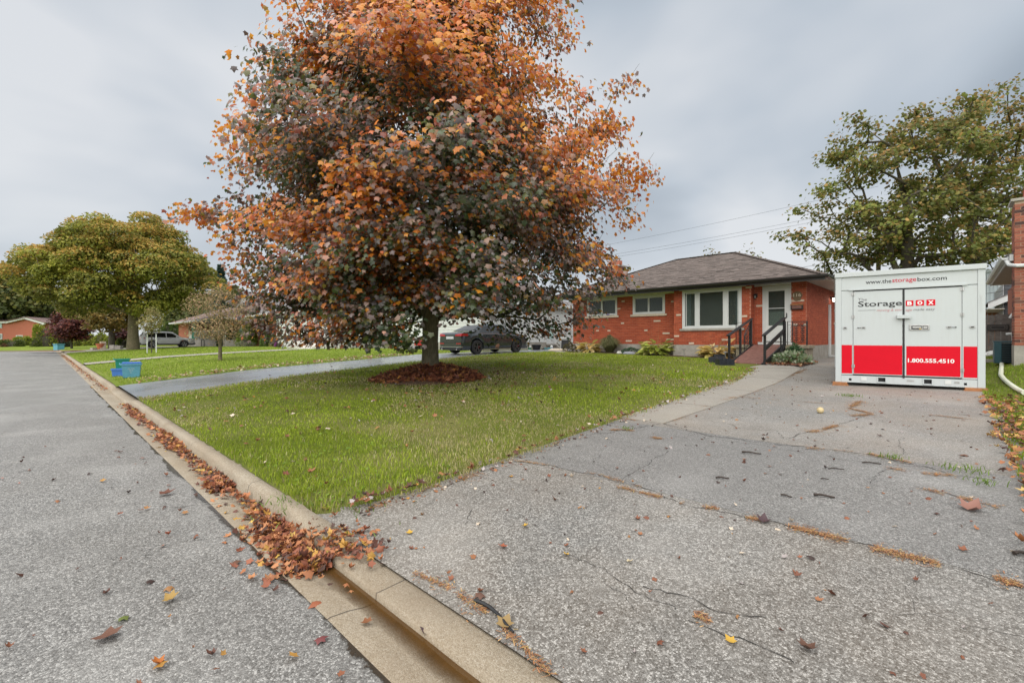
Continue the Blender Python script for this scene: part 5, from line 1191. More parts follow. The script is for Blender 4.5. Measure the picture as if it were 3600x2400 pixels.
o = litter('leaf_litter', P_, rng.uniform(.03, .072, k), [(.36, .14, .06), (.26, .09, .05), (.44, .20, .09), (.13, .055, .04), (.46, .26, .06), (.09, .05, .04), (.52, .34, .08)], [4, 4, 3, 2.5, 1, 2, .5], .55); tag(o, 'brown and orange leaves drifted along the gutter against the kerb', 'leaves')
# right edge of the driveway
xs_ = []; ys_ = []
for _ in range(2000):
    y = 2.5 + 9.5 * random.random(); x = .42 + abs(random.gauss(0, .6)) * (1.3 if y < 7.5 else .7) - .12 * random.random()
    if random.random() < .35 + .65 * (y < 8.6): xs_.append(x); ys_.append(y)
X, Y = np.array(xs_), np.array(ys_); k = len(X)
o = litter('leaf_litter', np.stack([X, Y, gz(X, Y) + .04 + .035 * rng.random(k)], 1), rng.uniform(.04, .09, k), [(.36, .15, .06), (.28, .11, .05), (.46, .26, .07), (.15, .06, .045), (.5, .34, .12), (.10, .06, .05)], [4, 4, 2.5, 2.5, 1, 1.5], .55); tag(o, 'orange and brown leaves drifted on the grass beside the driveway', 'leaves')
# edge of the lawn along the driveway and bits blown about
X = []; Y = []
for _ in range(520):
    y = 1.8 + 13 * random.random() ** 1.4; X.append(float(vDL(y)) + random.gauss(.03, .07)); Y.append(y)
for _ in range(420): X.append(random.uniform(-3.4, .3)); Y.append(1.7 + 12 * random.random() ** 1.3)
for _ in range(420): X.append(random.uniform(-13, -3.7)); Y.append(1.8 + 15 * random.random())
for _ in range(520): X.append(random.gauss(-9, 2.4)); Y.append(max(1.7, random.gauss(7, 2.6)))
X, Y = np.array(X), np.array(Y); k = len(X); onl = X < vDL(Y)
o = litter('leaf_litter', np.stack([X, Y, gz(X, Y) + np.where(onl, .062, .008)], 1), rng.uniform(.028, .075, k) * np.where(onl, 1.12, .66), BR + [(.55, .46, .36), (.36, .32, .31)], BRW + [2.5, 2.5], .4); tag(o, 'scattered brown leaf fragments on the lawn and driveway', 'leaves')
X = rng.uniform(-9, 2, 420); Y = rng.uniform(-2.5, 1.0, 420); kk = rng.random(420) < np.exp(-np.abs(Y - .8) / 1.6); X, Y = X[kk], Y[kk]; k = len(X)
o = litter('leaf_litter', np.stack([X, Y, 0 * X + .022 + .012 * np.clip(-Y, 0, 2)], 1), rng.uniform(.02, .056, k), BR + [(.5, .28, .06), (.45, .12, .06)], BRW + [1.5, 1.5], .3); tag(o, 'scattered brown leaf fragments on the street', 'leaves')
X = []; Y = []
for _ in range(420):
    y = 2 + 10 * random.random(); X.append(float(np.interp(y, [1.5, 4.7, 8, 13], [-17.3, -17.5, -17.7, -18.6])) - abs(random.gauss(0, .8))); Y.append(y)
X, Y = np.array(X), np.array(Y); k = len(X)
o = litter('leaf_litter', np.stack([X, Y, gz(X, Y) + .06], 1), rng.uniform(.06, .13, k), [(.42, .3, .18), (.5, .42, .3), (.3, .16, .08)], [2, 2, 2], .5); tag(o, 'pale dry leaves on the neighbouring lawn by its driveway', 'leaves')
# single leaves that stand out on the paving: pixel, size, colour
def one_leaf(px, py, s, c, lab, rot=None):
    x, y, z = gp(px, py); z = max(z, 0) + (.012 if y > 1.6 else (.012 if y > 1.06 else .022))
    a = random.uniform(0, 6.28) if rot is None else rot
    V, T, cc = leaves(np.zeros((1, 3)), np.array([[math.cos(a), math.sin(a), .08]]), np.array([[random.uniform(-.2, .2), random.uniform(-.2, .2), 1.0]]), np.array([s * .68]), np.array([c]), LEAF5, LEAF5_T, np.array([random.choice((-2.2, 1.5, -1.2))]), np.array([random.uniform(.55, .95)]), np.array([random.uniform(-.4, .4)]))
    o = link('fallen_leaf', np_mesh('fallen_leaf', V, T, M['litter'], cc)); o.location = (x, y, z); tag(o, lab, 'leaf'); return o
OL, YL, PU, BRN, GR = (.46, .15, .035), (.52, .32, .05), (.075, .045, .05), (.15, .07, .045), (.13, .16, .04)
for px, py, s, c, lb in [(455, 2178, .10, GR, 'green leaf lying on the street asphalt'), (355, 2245, .16, BRN, 'crumpled wet brown leaf clump on the street asphalt'), (575, 2120, .12, (.33, .21, .06), 'tan leaf lying on the street near the gutter'), (560, 2330, .11, OL, 'torn orange leaf on the street'),
    (560, 1745, .20, (.13, .05, .03), 'long dark brown leaf on the street beside the kerb leaves'), (842, 1985, .09, (.14, .07, .045), 'curled brown leaf on the street beside the gutter'), (1520, 2236, .105, PU, 'purple maple leaf on the dropped kerb above the water'), (1765, 2212, .13, (.28, .19, .08), 'tan maple leaf lying on the black cable end'),
    (1108, 2268, .105, (.17, .05, .05), 'dark red leaf on the street beside the gutter'), (1275, 2190, .09, (.22, .09, .04), 'rolled brown leaf on the gutter concrete'), (1130, 2120, .11, (.3, .10, .05), 'torn red-brown leaf at the gutter edge'), (2683, 1842, .15, PU, 'dark purple maple leaf in the driveway crack'), (1760, 1920, .12, (.35, .11, .06), 'red-brown leaf on the near driveway'),
    (1700, 2105, .12, (.14, .075, .055), 'flat brown maple leaf on the driveway near the kerb'), (2216, 1975, .06, (.62, .52, .33), 'small cream leaf on the driveway'), (2580, 2268, .075, YL, 'small yellow leaf on the near driveway'), (1990, 1950, .06, YL, 'tiny yellow leaf on the driveway near the kerb'), (1840, 1850, .07, YL, 'yellow leaf on the driveway near the lawn corner'),
    (3400, 1797, .24, (.26, .13, .10), 'big brown maple leaf on the driveway by the leaf drift'), (3100, 1536, .10, (.09, .045, .035), 'small dark leaf in the middle of the driveway'), (3405, 1605, .13, (.16, .08, .05), 'upright brown leaf near the driveway grass edge'), (1665, 1648, .14, (.42, .13, .04), 'rust leaf on the lawn edge beside the driveway'), (2530, 1346, .16, (.2, .05, .03), 'dark red leaf on the lawn edge by the concrete slabs'),
    (2840, 2270, .12, (.12, .06, .04), 'dark brown leaf on the near driveway by a crack'), (1295, 1905, .14, (.34, .13, .06), 'orange-brown leaf clump where the driveway meets the dropped kerb'), (1440, 1880, .07, YL, 'yellow leaf on the driveway beside the dropped kerb')]:
    one_leaf(px, py, s, c, lb)
# dry needles packed into the driveway cracks
def along(pts, npm, w_, key):
    out = []
    W = [np.array(gp(*p)[:2]) for p in pts]
    for a, b in zip(W, W[1:]):
        k = int(np.linalg.norm(b - a) * npm * 2.9); f = rng.beta(1.5, 1.5, k); f = f[vnoise(f * np.linalg.norm(b - a) + 9 * a[0], f * 0 + a[1] * 7, 6.0, 3) > .33 * rng.random(k) + .22]; k = len(f); q = a + (b - a) * f[:, None]; nrm2 = np.array([-(b - a)[1], (b - a)[0]]) / np.linalg.norm(b - a)
        out.append(q + nrm2 * (rng.standard_t(2.6, (k, 1)).clip(-5, 5) * .55 * w_ * (.35 + 1.1 * vnoise(f * np.linalg.norm(b - a) + 3 * a[1], f * 0, 4.0, 6))[:, None]))
    return np.concatenate(out)
D = [along([(1760, 1612), (1930, 1635), (2100, 1668), (2260, 1715)], 120, .02, 0), along([(2160, 1708), (2240, 1728), (2330, 1750)], 420, .03, 0), along([(2390, 1770), (2530, 1790)], 700, .035, 0), along([(2620, 1818), (2720, 1838), (2985, 1902)], 750, .045, 0), along([(3055, 1924), (3310, 1985)], 800, .05, 0), along([(3490, 2030), (3600, 2062)], 700, .05, 0),
     along([(2331, 1489), (2420, 1452), (2494, 1419), (2599, 1394), (2690, 1358), (2765, 1327), (2840, 1295)], 420, .045, 0), along([(2178, 1470), (2331, 1489)], 220, .025, 0), along([(2365, 1410), (2494, 1419)], 160, .02, 0), along([(2515, 1362), (2617, 1367)], 150, .02, 0), along([(2599, 1394), (2780, 1410), (2930, 1420)], 120, .015, 0),
     along([(3026, 1409), (2986, 1436), (3072, 1455), (2990, 1463)], 500, .045, 0), along([(2945, 1494), (2890, 1512), (2833, 1521)], 480, .05, 0), along([(3261, 1458), (3435, 1476)], 260, .02, 0), along([(2780, 1575), (2899, 1578), (3000, 1588)], 200, .03, 0), along([(3050, 1594), (3108, 1608), (3210, 1629)], 420, .05, 0), along([(3100, 1640), (3240, 1665), (3363, 1672)], 260, .05, 0), along([(3215, 1710), (3363, 1746), (3516, 1787)], 480, .05, 0),
     along([(2090, 1515), (2190, 1510), (2230, 1515)], 400, .03, 0), along([(2290, 1536), (2330, 1545)], 500, .03, 0), along([(2400, 1515), (2460, 1525)], 300, .03, 0), along([(1700, 1660), (1500, 1720), (1300, 1790)], 260, .05, 0), along([(1450, 2010), (1600, 2080), (1740, 2180), (1830, 2270), (1950, 2380)], 170, .035, 0), along([(2440, 2165), (2500, 2180)], 400, .03, 0)]
P2 = np.concatenate(D); n = len(P2); a = rng.uniform(0, np.pi, n); ln = rng.uniform(.008, .034, n); wd_ = rng.uniform(.001, .0028, n)
c3 = np.stack([P2[:, 0], P2[:, 1], gz(P2[:, 0], P2[:, 1]) + .005 + .006 * rng.random(n)], 1); dx_ = np.stack([np.cos(a), np.sin(a), rng.normal(0, .15, n)], 1) * ln[:, None] / 2; sy2 = np.stack([-np.sin(a), np.cos(a), 0 * a], 1) * wd_[:, None]
V = np.stack([c3 - dx_ - sy2, c3 + dx_ - sy2, c3 + dx_ + sy2, c3 - dx_ + sy2], 1).reshape(-1, 3); k = np.arange(n) * 4
o = link('dry_debris', np_mesh('dry_debris', V, np.stack([k, k + 1, k + 2, k + 3], 1), M['litter'], np.repeat(pick(n, [(.42, .21, .09), (.33, .15, .07), (.50, .31, .14), (.20, .10, .06), (.38, .27, .10)], [3, 3, 2, 4, 2]), 4, 0))); tag(o, 'brown dry needles and seed debris packed along the driveway cracks', 'debris', kind='stuff')
# cracks as narrow dark grooves
ck = MB()
def crack(pts, w_=.003):
    W = [gp(*p) for p in pts]; path = []
    for a, b in zip(W, W[1:]):
        k = max(2, int(math.dist(a[:2], b[:2]) / .035)); wx = wy = 0.0
        for i in range(k): f = i / k; wx = wx * .86 + random.gauss(0, .014); wy = wy * .86 + random.gauss(0, .014); path.append((a[0] + (b[0] - a[0]) * f + wx * math.sin(math.pi * f) ** .5, a[1] + (b[1] - a[1]) * f + wy * math.sin(math.pi * f) ** .5))
    vs = []
    for i, (x, y) in enumerate(path):
        x2, y2 = path[min(i + 1, len(path) - 1)]; x1, y1 = path[max(i - 1, 0)]; l = math.hypot(x2 - x1, y2 - y1) or 1; nx_, ny_ = -(y2 - y1) / l, (x2 - x1) / l; ww = w_ * random.uniform(.15, 1.2)
        z = g1(x, y) + .004; vs += [(x - nx_ * ww, y - ny_ * ww, z), (x + nx_ * ww, y + ny_ * ww, z)]
    ck.add(vs, [(2 * i, 2 * i + 1, 2 * i + 3, 2 * i + 2) for i in range(len(path) - 1)])
crack([(1745, 1608), (1930, 1635), (2100, 1668), (2260, 1715), (2390, 1770), (2620, 1818), (2985, 1902), (3310, 1985), (3600, 2062)], .004); crack([(2331, 1489), (2494, 1419), (2599, 1394), (2690, 1358), (2765, 1327)], .005); crack([(2060, 1530), (2200, 1512), (2331, 1489), (2480, 1530), (2700, 1560), (2899, 1578), (3108, 1608), (3363, 1672), (3500, 1690)], .005); crack([(3026, 1409), (2986, 1436), (3060, 1455), (2945, 1494), (2833, 1521), (2760, 1545)], .0045); crack([(3215, 1710), (3363, 1746), (3540, 1795)], .005)
crack([(2350, 1585), (2290, 1625), (2220, 1665), (2160, 1700)]); crack([(2331, 1489), (2400, 1512), (2500, 1532), (2620, 1545), (2780, 1565), (2900, 1585)]); crack([(2560, 1490), (2600, 1505), (2720, 1510), (2760, 1545)]); crack([(2000, 1950), (2080, 1985), (2190, 2050), (2300, 2110), (2420, 2165)]); crack([(2260, 2060), (2420, 2100), (2520, 2150), (2700, 2180)])
crack([(2900, 1600), (3050, 1625), (3200, 1640), (3330, 1650)]); crack([(3180, 1540), (3170, 1600)], .0028); crack([(2450, 1470), (2560, 1490), (2700, 1500)], .0028); crack([(2420, 2180), (2600, 2240), (2800, 2330)]); crack([(1660, 1790), (1640, 1850)], .0028); crack([(3060, 1700), (3090, 1660), (3160, 1640)], .0028)
o = ck.build('crack', pm('crack_shadow', (.03, .027, .024), .95), bpy.data.objects['driveway']); 
# ------------------------------------------------------------------ cars (x = length, rear at 0; y = width; z up; nose toward +x)
def lerp_tab(tab, x): return float(np.interp(x, [p[0] for p in tab], [p[1] for p in tab]))
def make_car(name, label, L_, W, zb, belt, roof, halfw, roofw, wheels, wr, paint, cabin, side_wins, trim='dark', suv=False):
    t = thing(name, (0, 0, 0), 0, label, 'car'); st = np.linspace(0, L_, 110); rows = []
    for x in st:
        b = zb
        for wx in wheels:
            rr_ = wr + .055
            if abs(x - wx) < rr_: b = max(b, wr + math.sqrt(rr_ ** 2 - (x - wx) ** 2))
        hw = lerp_tab(halfw, x); be = lerp_tab(belt, x); rf = max(lerp_tab(roof, x), be + .012); rw = min(lerp_tab(roofw, x), hw)
        b = min(b, be - .1); k = (rf - be) / .5
        pts = [(hw * .90, b), (hw * .97, b + (be - b) * .18), (hw, b + (be - b) * .45), (hw * .985, b + (be - b) * .78), (hw * .955, be - .012), (hw * .93, be + .004)]
        tw_ = hw * .93; kk = min(1, max(0, (rf - be) / .3))
        ew = tw_ + (rw - tw_) * kk
        pts += [(tw_ + (ew - tw_) * .5, be + (rf - be) * .45), (ew, be + (rf - be) * .88), (ew * .90, rf - (rf - be) * .03), (ew * .5, rf + .012 * kk), (0, rf + .018 * kk)]
        rows.append([(x, -y, z) for y, z in pts] + [(x, y, z) for y, z in pts[-2::-1]])
    n_ = len(rows[0]); m = MB(); m.add([p for r in rows for p in r], [(i * n_ + j, (i + 1) * n_ + j, (i + 1) * n_ + j + 1, i * n_ + j + 1) for i in range(len(rows) - 1) for j in range(n_ - 1)] + [tuple(range(n_))[::-1], tuple((len(rows) - 1) * n_ + j for j in range(n_))])
    body = m.build('body', paint, t, smooth=True)
    def surf(x, z):   # outside half width at height z on the cabin side
        hw = lerp_tab(halfw, x); be = lerp_tab(belt, x); rf = max(lerp_tab(roof, x), be + .012); rw = min(lerp_tab(roofw, x), hw); tw_ = hw * .93; kk = min(1, max(0, (rf - be) / .3)); ew = tw_ + (rw - tw_) * kk
        f = (z - be) / max(rf - be, .02); return tw_ + (ew - tw_) * min(max(f / .88, 0), 1.05)
    for poly in side_wins:
        for sd_ in (-1, 1):
            xs = sorted({p[0] for p in poly}); x0, x1 = min(xs), max(xs); k = 8; mm = MB(); vs = []
            top = [p for p in poly if p[2] == 't']; bot = [p for p in poly if p[2] == 'b']
            for i in range(k + 1):
                xa = x0 + (x1 - x0) * i / k; zt = float(np.interp(xa, [p[0] for p in top], [p[1] for p in top])); zb_ = float(np.interp(xa, [p[0] for p in bot], [p[1] for p in bot])); zt = max(zt, zb_ + .002)
                for f in (0, .5, 1): z = zb_ + (zt - zb_) * f; vs.append((xa, sd_ * (surf(xa, z) + .008), z))
            fs = [(i * 3 + j, (i + 1) * 3 + j, (i + 1) * 3 + j + 1, i * 3 + j + 1) for i in range(k) for j in range(2)]
            mm.add(vs, fs if sd_ < 0 else [f[::-1] for f in fs]); mm.build('side_window', M['carglass'], t, smooth=True)
    for (xa, xb, nm) in cabin:   # windscreen and rear screen follow the roof line
        mm = MB(); k = 6; vs = []
        for i in range(k + 1):
            x = xa + (xb - xa) * i / k; be = lerp_tab(belt, x); rf = lerp_tab(roof, x); rw = min(lerp_tab(roofw, x), lerp_tab(halfw, x)); kk = min(1, max(0, (rf - be) / .3)); tw_ = lerp_tab(halfw, x) * .93; ew = (tw_ + (rw - tw_) * kk) * .87
            for f in np.linspace(-1, 1, 7): vs.append((x, f * ew, rf + .012 + .016 * kk * (1 - f * f)))
        fs = [(i * 7 + j, (i + 1) * 7 + j, (i + 1) * 7 + j + 1, i * 7 + j + 1) for i in range(k) for j in range(6)]
        mm.add(vs, fs); mm.build(nm, M['carglass'], t, smooth=True)
    m = MB().box(.15, L_ - .15, -W / 2 + .16, W / 2 - .16, zb + .02, zb + .3); m.build('underbody', M['dark'], t)
    for wx in wheels:
        for sd_ in (-1, 1):
            y = sd_ * (W / 2 - .12); wth = .115
            ty_ = MB().lathe([(wr * .66, -wth), (wr * .9, -wth), (wr * .985, -wth * .8), (wr, -wth * .4), (wr, wth * .4), (wr * .985, wth * .8), (wr * .9, wth), (wr * .66, wth)], 28, 'y', (wx, y, wr)).build('wheel', M['tyre'], t, smooth=True)
            rim = MB().lathe([(wr * .67, sd_ * wth * .95), (wr * .62, sd_ * wth * .8), (wr * .58, sd_ * wth * .1), (.02, sd_ * wth * .05)], 28, 'y', (wx, y, wr))
            rim.build('wheel_well', M['dark'], ty_, smooth=True)
            sp_ = MB(); sp_.lathe([(wr * .665, sd_ * wth * .98), (wr * .60, sd_ * wth * .99), (wr * .60, sd_ * wth * .7)], 28, 'y', (wx, y, wr)).lathe([(.0, sd_ * wth * .85), (.055, sd_ * wth * .85), (.06, sd_ * wth * .5)], 12, 'y', (wx, y, wr))
            for k in range(5):
                for da in (-.16, .16):
                    a = k * 2 * math.pi / 5 + .3; sp_.beam((wx + .04 * math.cos(a), y + sd_ * wth * .75, wr + .04 * math.sin(a)), (wx + wr * .63 * math.cos(a + da), y + sd_ * wth * .88, wr + wr * .63 * math.sin(a + da)), .035, .03, (0, 1, 0))
            sp_.build('rim', M['alloy'] if suv else M['dark_alloy'], ty_)
            if not suv:
                MB().beam((wx + .08, y + sd_ * wth * .45, wr - .02), (wx + .13, y + sd_ * wth * .45, wr + .06), .03, .11, (0, 1, 0)).build('brake_caliper', M['redlight'], ty_)
    return t
M['tyre'] = pm('tyre_rubber', (.018, .018, .019), .8, .2, 20); M['alloy'] = pm('silver_alloy', (.55, .55, .55), .3, .1, 20, metal=.8); M['dark_alloy'] = pm('graphite_alloy', (.10, .10, .105), .35, .2, 20, metal=.6)
M['redlight'] = pm('red_lens', (.42, .012, .02), .15, .1, 10, coat=.5)
def carpaint(name, c, rough=.28):
    m, t, b = newmat(name); co = coords(t); t.links.new(mixc(t, mapr(t, noise(t, co, 3, 3), .3, .7), tuple(x * .9 for x in c), c), b.inputs['Base Color'])
    b.inputs['Roughness'].default_value = rough; b.inputs['Coat Weight'].default_value = .9; b.inputs['Coat Roughness'].default_value = .06; return m
M['paint_dark'] = carpaint('dark_grey_green_paint', (.028, .033, .037), .18); M['paint_white'] = carpaint('white_car_paint', (.80, .81, .81), .35); M['chrome'] = pm('chrome_trim', (.6, .6, .6), .2, .05, 10, metal=.9); M['headlight'] = pm('clear_headlight', (.5, .52, .54), .15, .1, 20)
sed = make_car('sedan_car', 'dark grey sedan with graphite wheels parked on the wet driveway behind the maple', 4.7, 1.80, .20,
    [(0, .90), (.15, .97), (1.2, .96), (3.3, .92), (3.9, .86), (4.5, .68), (4.7, .55)], [(0, .93), (.12, 1.03), (.55, 1.06), (.75, 1.10), (1.35, 1.36), (1.9, 1.44), (2.5, 1.445), (2.9, 1.40), (3.55, 1.03), (3.7, .98), (4.2, .90), (4.55, .76), (4.7, .58)],
    [(0, .80), (.12, .87), (.6, .895), (2.3, .90), (3.9, .885), (4.4, .82), (4.62, .70), (4.7, .60)], [(0, .85), (.7, .80), (1.4, .62), (2.2, .60), (2.9, .62), (3.6, .80), (4.7, .8)], (.92, 3.62), .335, M['paint_dark'], [(.80, 1.35, 'rear_screen'), (2.95, 3.55, 'windscreen')],
    [[(1.10, .99, 'b'), (1.95, .975, 'b'), (1.10, 1.0, 't'), (1.45, 1.29, 't'), (1.95, 1.37, 't')], [(2.02, .975, 'b'), (3.32, .95, 'b'), (2.02, 1.375, 't'), (2.75, 1.35, 't'), (3.32, .955, 't')]])
for sd_ in (-1, 1):
    MB().add([(-.012, sd_ * .36, .86), (-.012, sd_ * .80, .86), (.36, sd_ * .905, .87), (.30, sd_ * .90, .97), (.03, sd_ * .82, .985), (-.012, sd_ * .40, .94)], [(0, 1, 5), (1, 4, 5), (1, 2, 3, 4)] if sd_ > 0 else [(5, 1, 0), (5, 4, 1), (4, 3, 2, 1)]).build('tail_light', M['redlight'], sed)
    MB().box(-.02, .02, sd_ * .62 - .16, sd_ * .62 + .16, .50, .54).build('reflector', M['redlight'], sed)
    MB().lathe([(.05, -.05), (.06, -.06), (.06, .1), (.05, .1), (.045, -.04)], 14, 'x', (0, sd_ * .55, .285)).build('exhaust_tip', M['chrome'], sed, smooth=True)
    MB().add([(4.32, sd_ * .845, .70), (4.63, sd_ * .66, .64), (4.60, sd_ * .66, .75), (4.25, sd_ * .85, .82)], [(0, 1, 2, 3)] if sd_ > 0 else [(3, 2, 1, 0)]).build('headlight', M['headlight'], sed)
    MB().box(1.28, 3.2, sd_ * .868 - .012, sd_ * .868 + .012, .215, .245).build('sill_trim', M['chrome'], sed)
    m = MB().box(2.95, 3.1, sd_ * .98 - .07, sd_ * .98 + .07, .98, 1.1); m.build('mirror', M['paint_dark'], sed, bevel=.02)
    MB().beam((1.1, sd_ * .853, .985), (3.3, sd_ * .853, .955), .012, .014).build('belt_trim', M['chrome'], sed)
    for hx in (1.85, 2.85): MB().box(hx, hx + .18, sd_ * .895 - .02, sd_ * .895 + .02, .83, .855).build('door_handle', M['chrome'], sed)
MB().box(-.03, .0, -.27, .27, .73, .85).build('number_plate', M['white'], sed)
MB().box(-.035, .05, -.84, .84, .345, .37).build('bumper_trim', M['chrome'], sed); MB().box(-.028, .03, -.82, .82, .60, .62).build('bumper_crease', M['paint_dark'], sed); MB().box(-.025, .2, -.78, .78, .22, .34).build('diffuser', M['dark'], sed)
X0 = -16.95; rr0 = onX(1680, -16.05); fr0 = onX(1817, -16.05)
sy0 = rr0 - .92; sed.location = (X0, sy0, g1(X0, sy0 + 2.3) + .004); sed.rotation_euler = (0, 0, math.pi / 2)
slope = (g1(X0, rr0 + 2.7) - g1(X0, rr0)) / 2.7; sed.rotation_euler = (0, -math.atan(slope), math.pi / 2); sed.location.z = g1(X0, rr0) - slope * .92 + .006
suv = make_car('suv_car', 'white SUV with tinted windows parked on the driveway beside the broad maple', 5.0, 1.98, .30,
    [(0, 1.08), (.2, 1.12), (3.4, 1.10), (4.1, 1.05), (4.8, .88), (5.0, .72)], [(0, 1.15), (.06, 1.35), (.25, 1.66), (.5, 1.74), (1.6, 1.80), (2.4, 1.79), (2.9, 1.72), (3.65, 1.18), (3.9, 1.13), (4.7, 1.02), (4.92, .88), (5.0, .74)],
    [(0, .92), (.12, .96), (.7, .985), (4.2, .98), (4.75, .90), (5.0, .72)], [(0, .84), (.3, .76), (2.4, .74), (3.0, .76), (3.7, .92), (5, .9)], (1.02, 3.92), .385, M['paint_white'], [(.05, .28, 'rear_screen'), (2.95, 3.62, 'windscreen')],
    [[(.42, 1.16, 'b'), (1.25, 1.15, 'b'), (.42, 1.55, 't'), (.6, 1.60, 't'), (1.25, 1.64, 't')], [(1.33, 1.15, 'b'), (2.2, 1.14, 'b'), (1.33, 1.64, 't'), (2.2, 1.65, 't')], [(2.28, 1.14, 'b'), (3.42, 1.13, 'b'), (2.28, 1.65, 't'), (2.8, 1.60, 't'), (3.42, 1.14, 't')]], suv=True)
for sd_ in (-1, 1):
    MB().box(.1, 4.85, sd_ * .94 - .03, sd_ * .94 + .03, .27, .42).build('sill_cladding', M['dark'], suv)
    MB().add([(-.01, sd_ * .62, 1.0), (.35, sd_ * .985, 1.0), (.28, sd_ * .985, 1.14), (-.01, sd_ * .70, 1.12)], [(0, 1, 2, 3)] if sd_ > 0 else [(3, 2, 1, 0)]).build('tail_light', M['redlight'], suv)
    MB().add([(4.55, sd_ * .94, .92), (4.93, sd_ * .72, .88), (4.90, sd_ * .72, 1.0), (4.45, sd_ * .95, 1.02)], [(0, 1, 2, 3)] if sd_ > 0 else [(3, 2, 1, 0)]).build('headlight', M['headlight'], suv)
    m = MB().box(3.1, 3.25, sd_ * 1.08 - .08, sd_ * 1.08 + .08, 1.12, 1.28); m.build('mirror', M['paint_white'], suv, bevel=.02)
    MB().box(.6, 2.9, sd_ * .64 - .02, sd_ * .64 + .02, 1.82, 1.86).build('roof_rail', M['dark'], suv)
    for hx in (1.5, 2.5): MB().box(hx, hx + .2, sd_ * .985 - .02, sd_ * .985 + .02, 1.0, 1.03).build('door_handle', M['chrome'], suv)
MB().box(4.86, 5.03, -.75, .75, .34, .56).build('bumper', M['dark'], suv); MB().box(-.03, .15, -.9, .9, .33, .55).build('bumper', M['dark'], suv); MB().box(4.9, 4.99, -.55, .55, .62, .84).build('grille', M['dark'], suv)
XS = -65.0; y0 = onX(537, XS + .9) - 1.02; suv.location = (XS, y0, g1(XS, y0 + 2) + .01); suv.rotation_euler = (0, 0, math.pi / 2)

# ------------------------------------------------------------------ recycling bins at the neighbouring kerb
def bin_(name, label, x, y, w_, d_, h_, mat, lidmat=None, rz=0.0, handles=True, open_=False):
    z = g1(x, y) + .03; t = thing(name, (x, y, z), rz, label, 'bin'); k = .84
    a = [(-w_ / 2 * k, -d_ / 2 * k, 0), (w_ / 2 * k, -d_ / 2 * k, 0), (w_ / 2 * k, d_ / 2 * k, 0), (-w_ / 2 * k, d_ / 2 * k, 0)]; b = [(-w_ / 2, -d_ / 2, h_), (w_ / 2, -d_ / 2, h_), (w_ / 2, d_ / 2, h_), (-w_ / 2, d_ / 2, h_)]
    c = [(p[0] * .94, p[1] * .94, h_) for p in b]; e_ = [(p[0] * .94, p[1] * .94, .02) for p in a]
    MB().add(a + b + c + e_, [(3, 2, 1, 0)] + [(i, (i + 1) % 4, 4 + (i + 1) % 4, 4 + i) for i in range(4)] + [(4 + i, 4 + (i + 1) % 4, 8 + (i + 1) % 4, 8 + i) for i in range(4)] + [(8 + i, 8 + (i + 1) % 4, 12 + (i + 1) % 4, 12 + i) for i in range(4)] + [(12, 13, 14, 15)]).build('tub', mat, t, bevel=.008)
    r = MB()
    for i in range(4):
        p, q = b[i], b[(i + 1) % 4]; r.beam((p[0] * 1.03, p[1] * 1.03, h_ - .02), (q[0] * 1.03, q[1] * 1.03, h_ - .02), .03, .045)
    r.build('rim', mat, t)
    if lidmat: MB().box(-w_ * .49, w_ * .49, -d_ * .49, d_ * .49, h_ + .004, h_ + .05).build('lid', lidmat, t, bevel=.015)
    if handles: MB().tube([(-w_ / 2 - .02, -.09, h_ - .05), (-w_ / 2 - .06, -.05, h_ + .02), (-w_ / 2 - .06, .05, h_ + .02), (-w_ / 2 - .02, .09, h_ - .05)], .014, 6).build('handle', mat, t)
    return t
bx, by, _ = gp(459, 1331); rzv = R_(80)
M['binblue'] = pm('faded_blue_plastic', (.10, .30, .42), .45, .15, 5); M['lidblue'] = pm('bright_blue_plastic', (.06, .16, .55), .45, .1, 5); M['bingreen'] = pm('green_plastic', (.012, .21, .15), .4, .1, 5); M['binblue2'] = pm('blue_plastic', (.07, .20, .62), .45, .1, 5)
b1 = bin_('recycling_bin', 'large faded blue recycling bin with bright blue lid near the kerb', bx - .2, by + .05, .50, .38, .46, M['binblue'], M['lidblue'], rzv)
for k_, (s_, w_, z_) in enumerate((('RECYCLES', .17, .29), ('BLUE', .09, .23), ('BOX', .05, .16))): text(s_, M['inkfaint'], b1, w_, .03, (0, -.19 + .032 * (1 - z_ / .46) - .004, z_), .004, align='C', name='print', rot=(R_(86), 0, 0))
gx, gy, _ = gp(424, 1318); g_ = bin_('green_bin', 'green organics bin with a handle standing behind the blue bins', gx - .45, gy + .1, .40, .34, .54, M['bingreen'], None, rzv)
cx_, cy_, _ = gp(418, 1325); bin_('recycling_bin', 'small open blue recycling box in front of the green bin', cx_ - .1, cy_ - .0, .36, .30, .26, M['binblue2'], None, rzv, False)

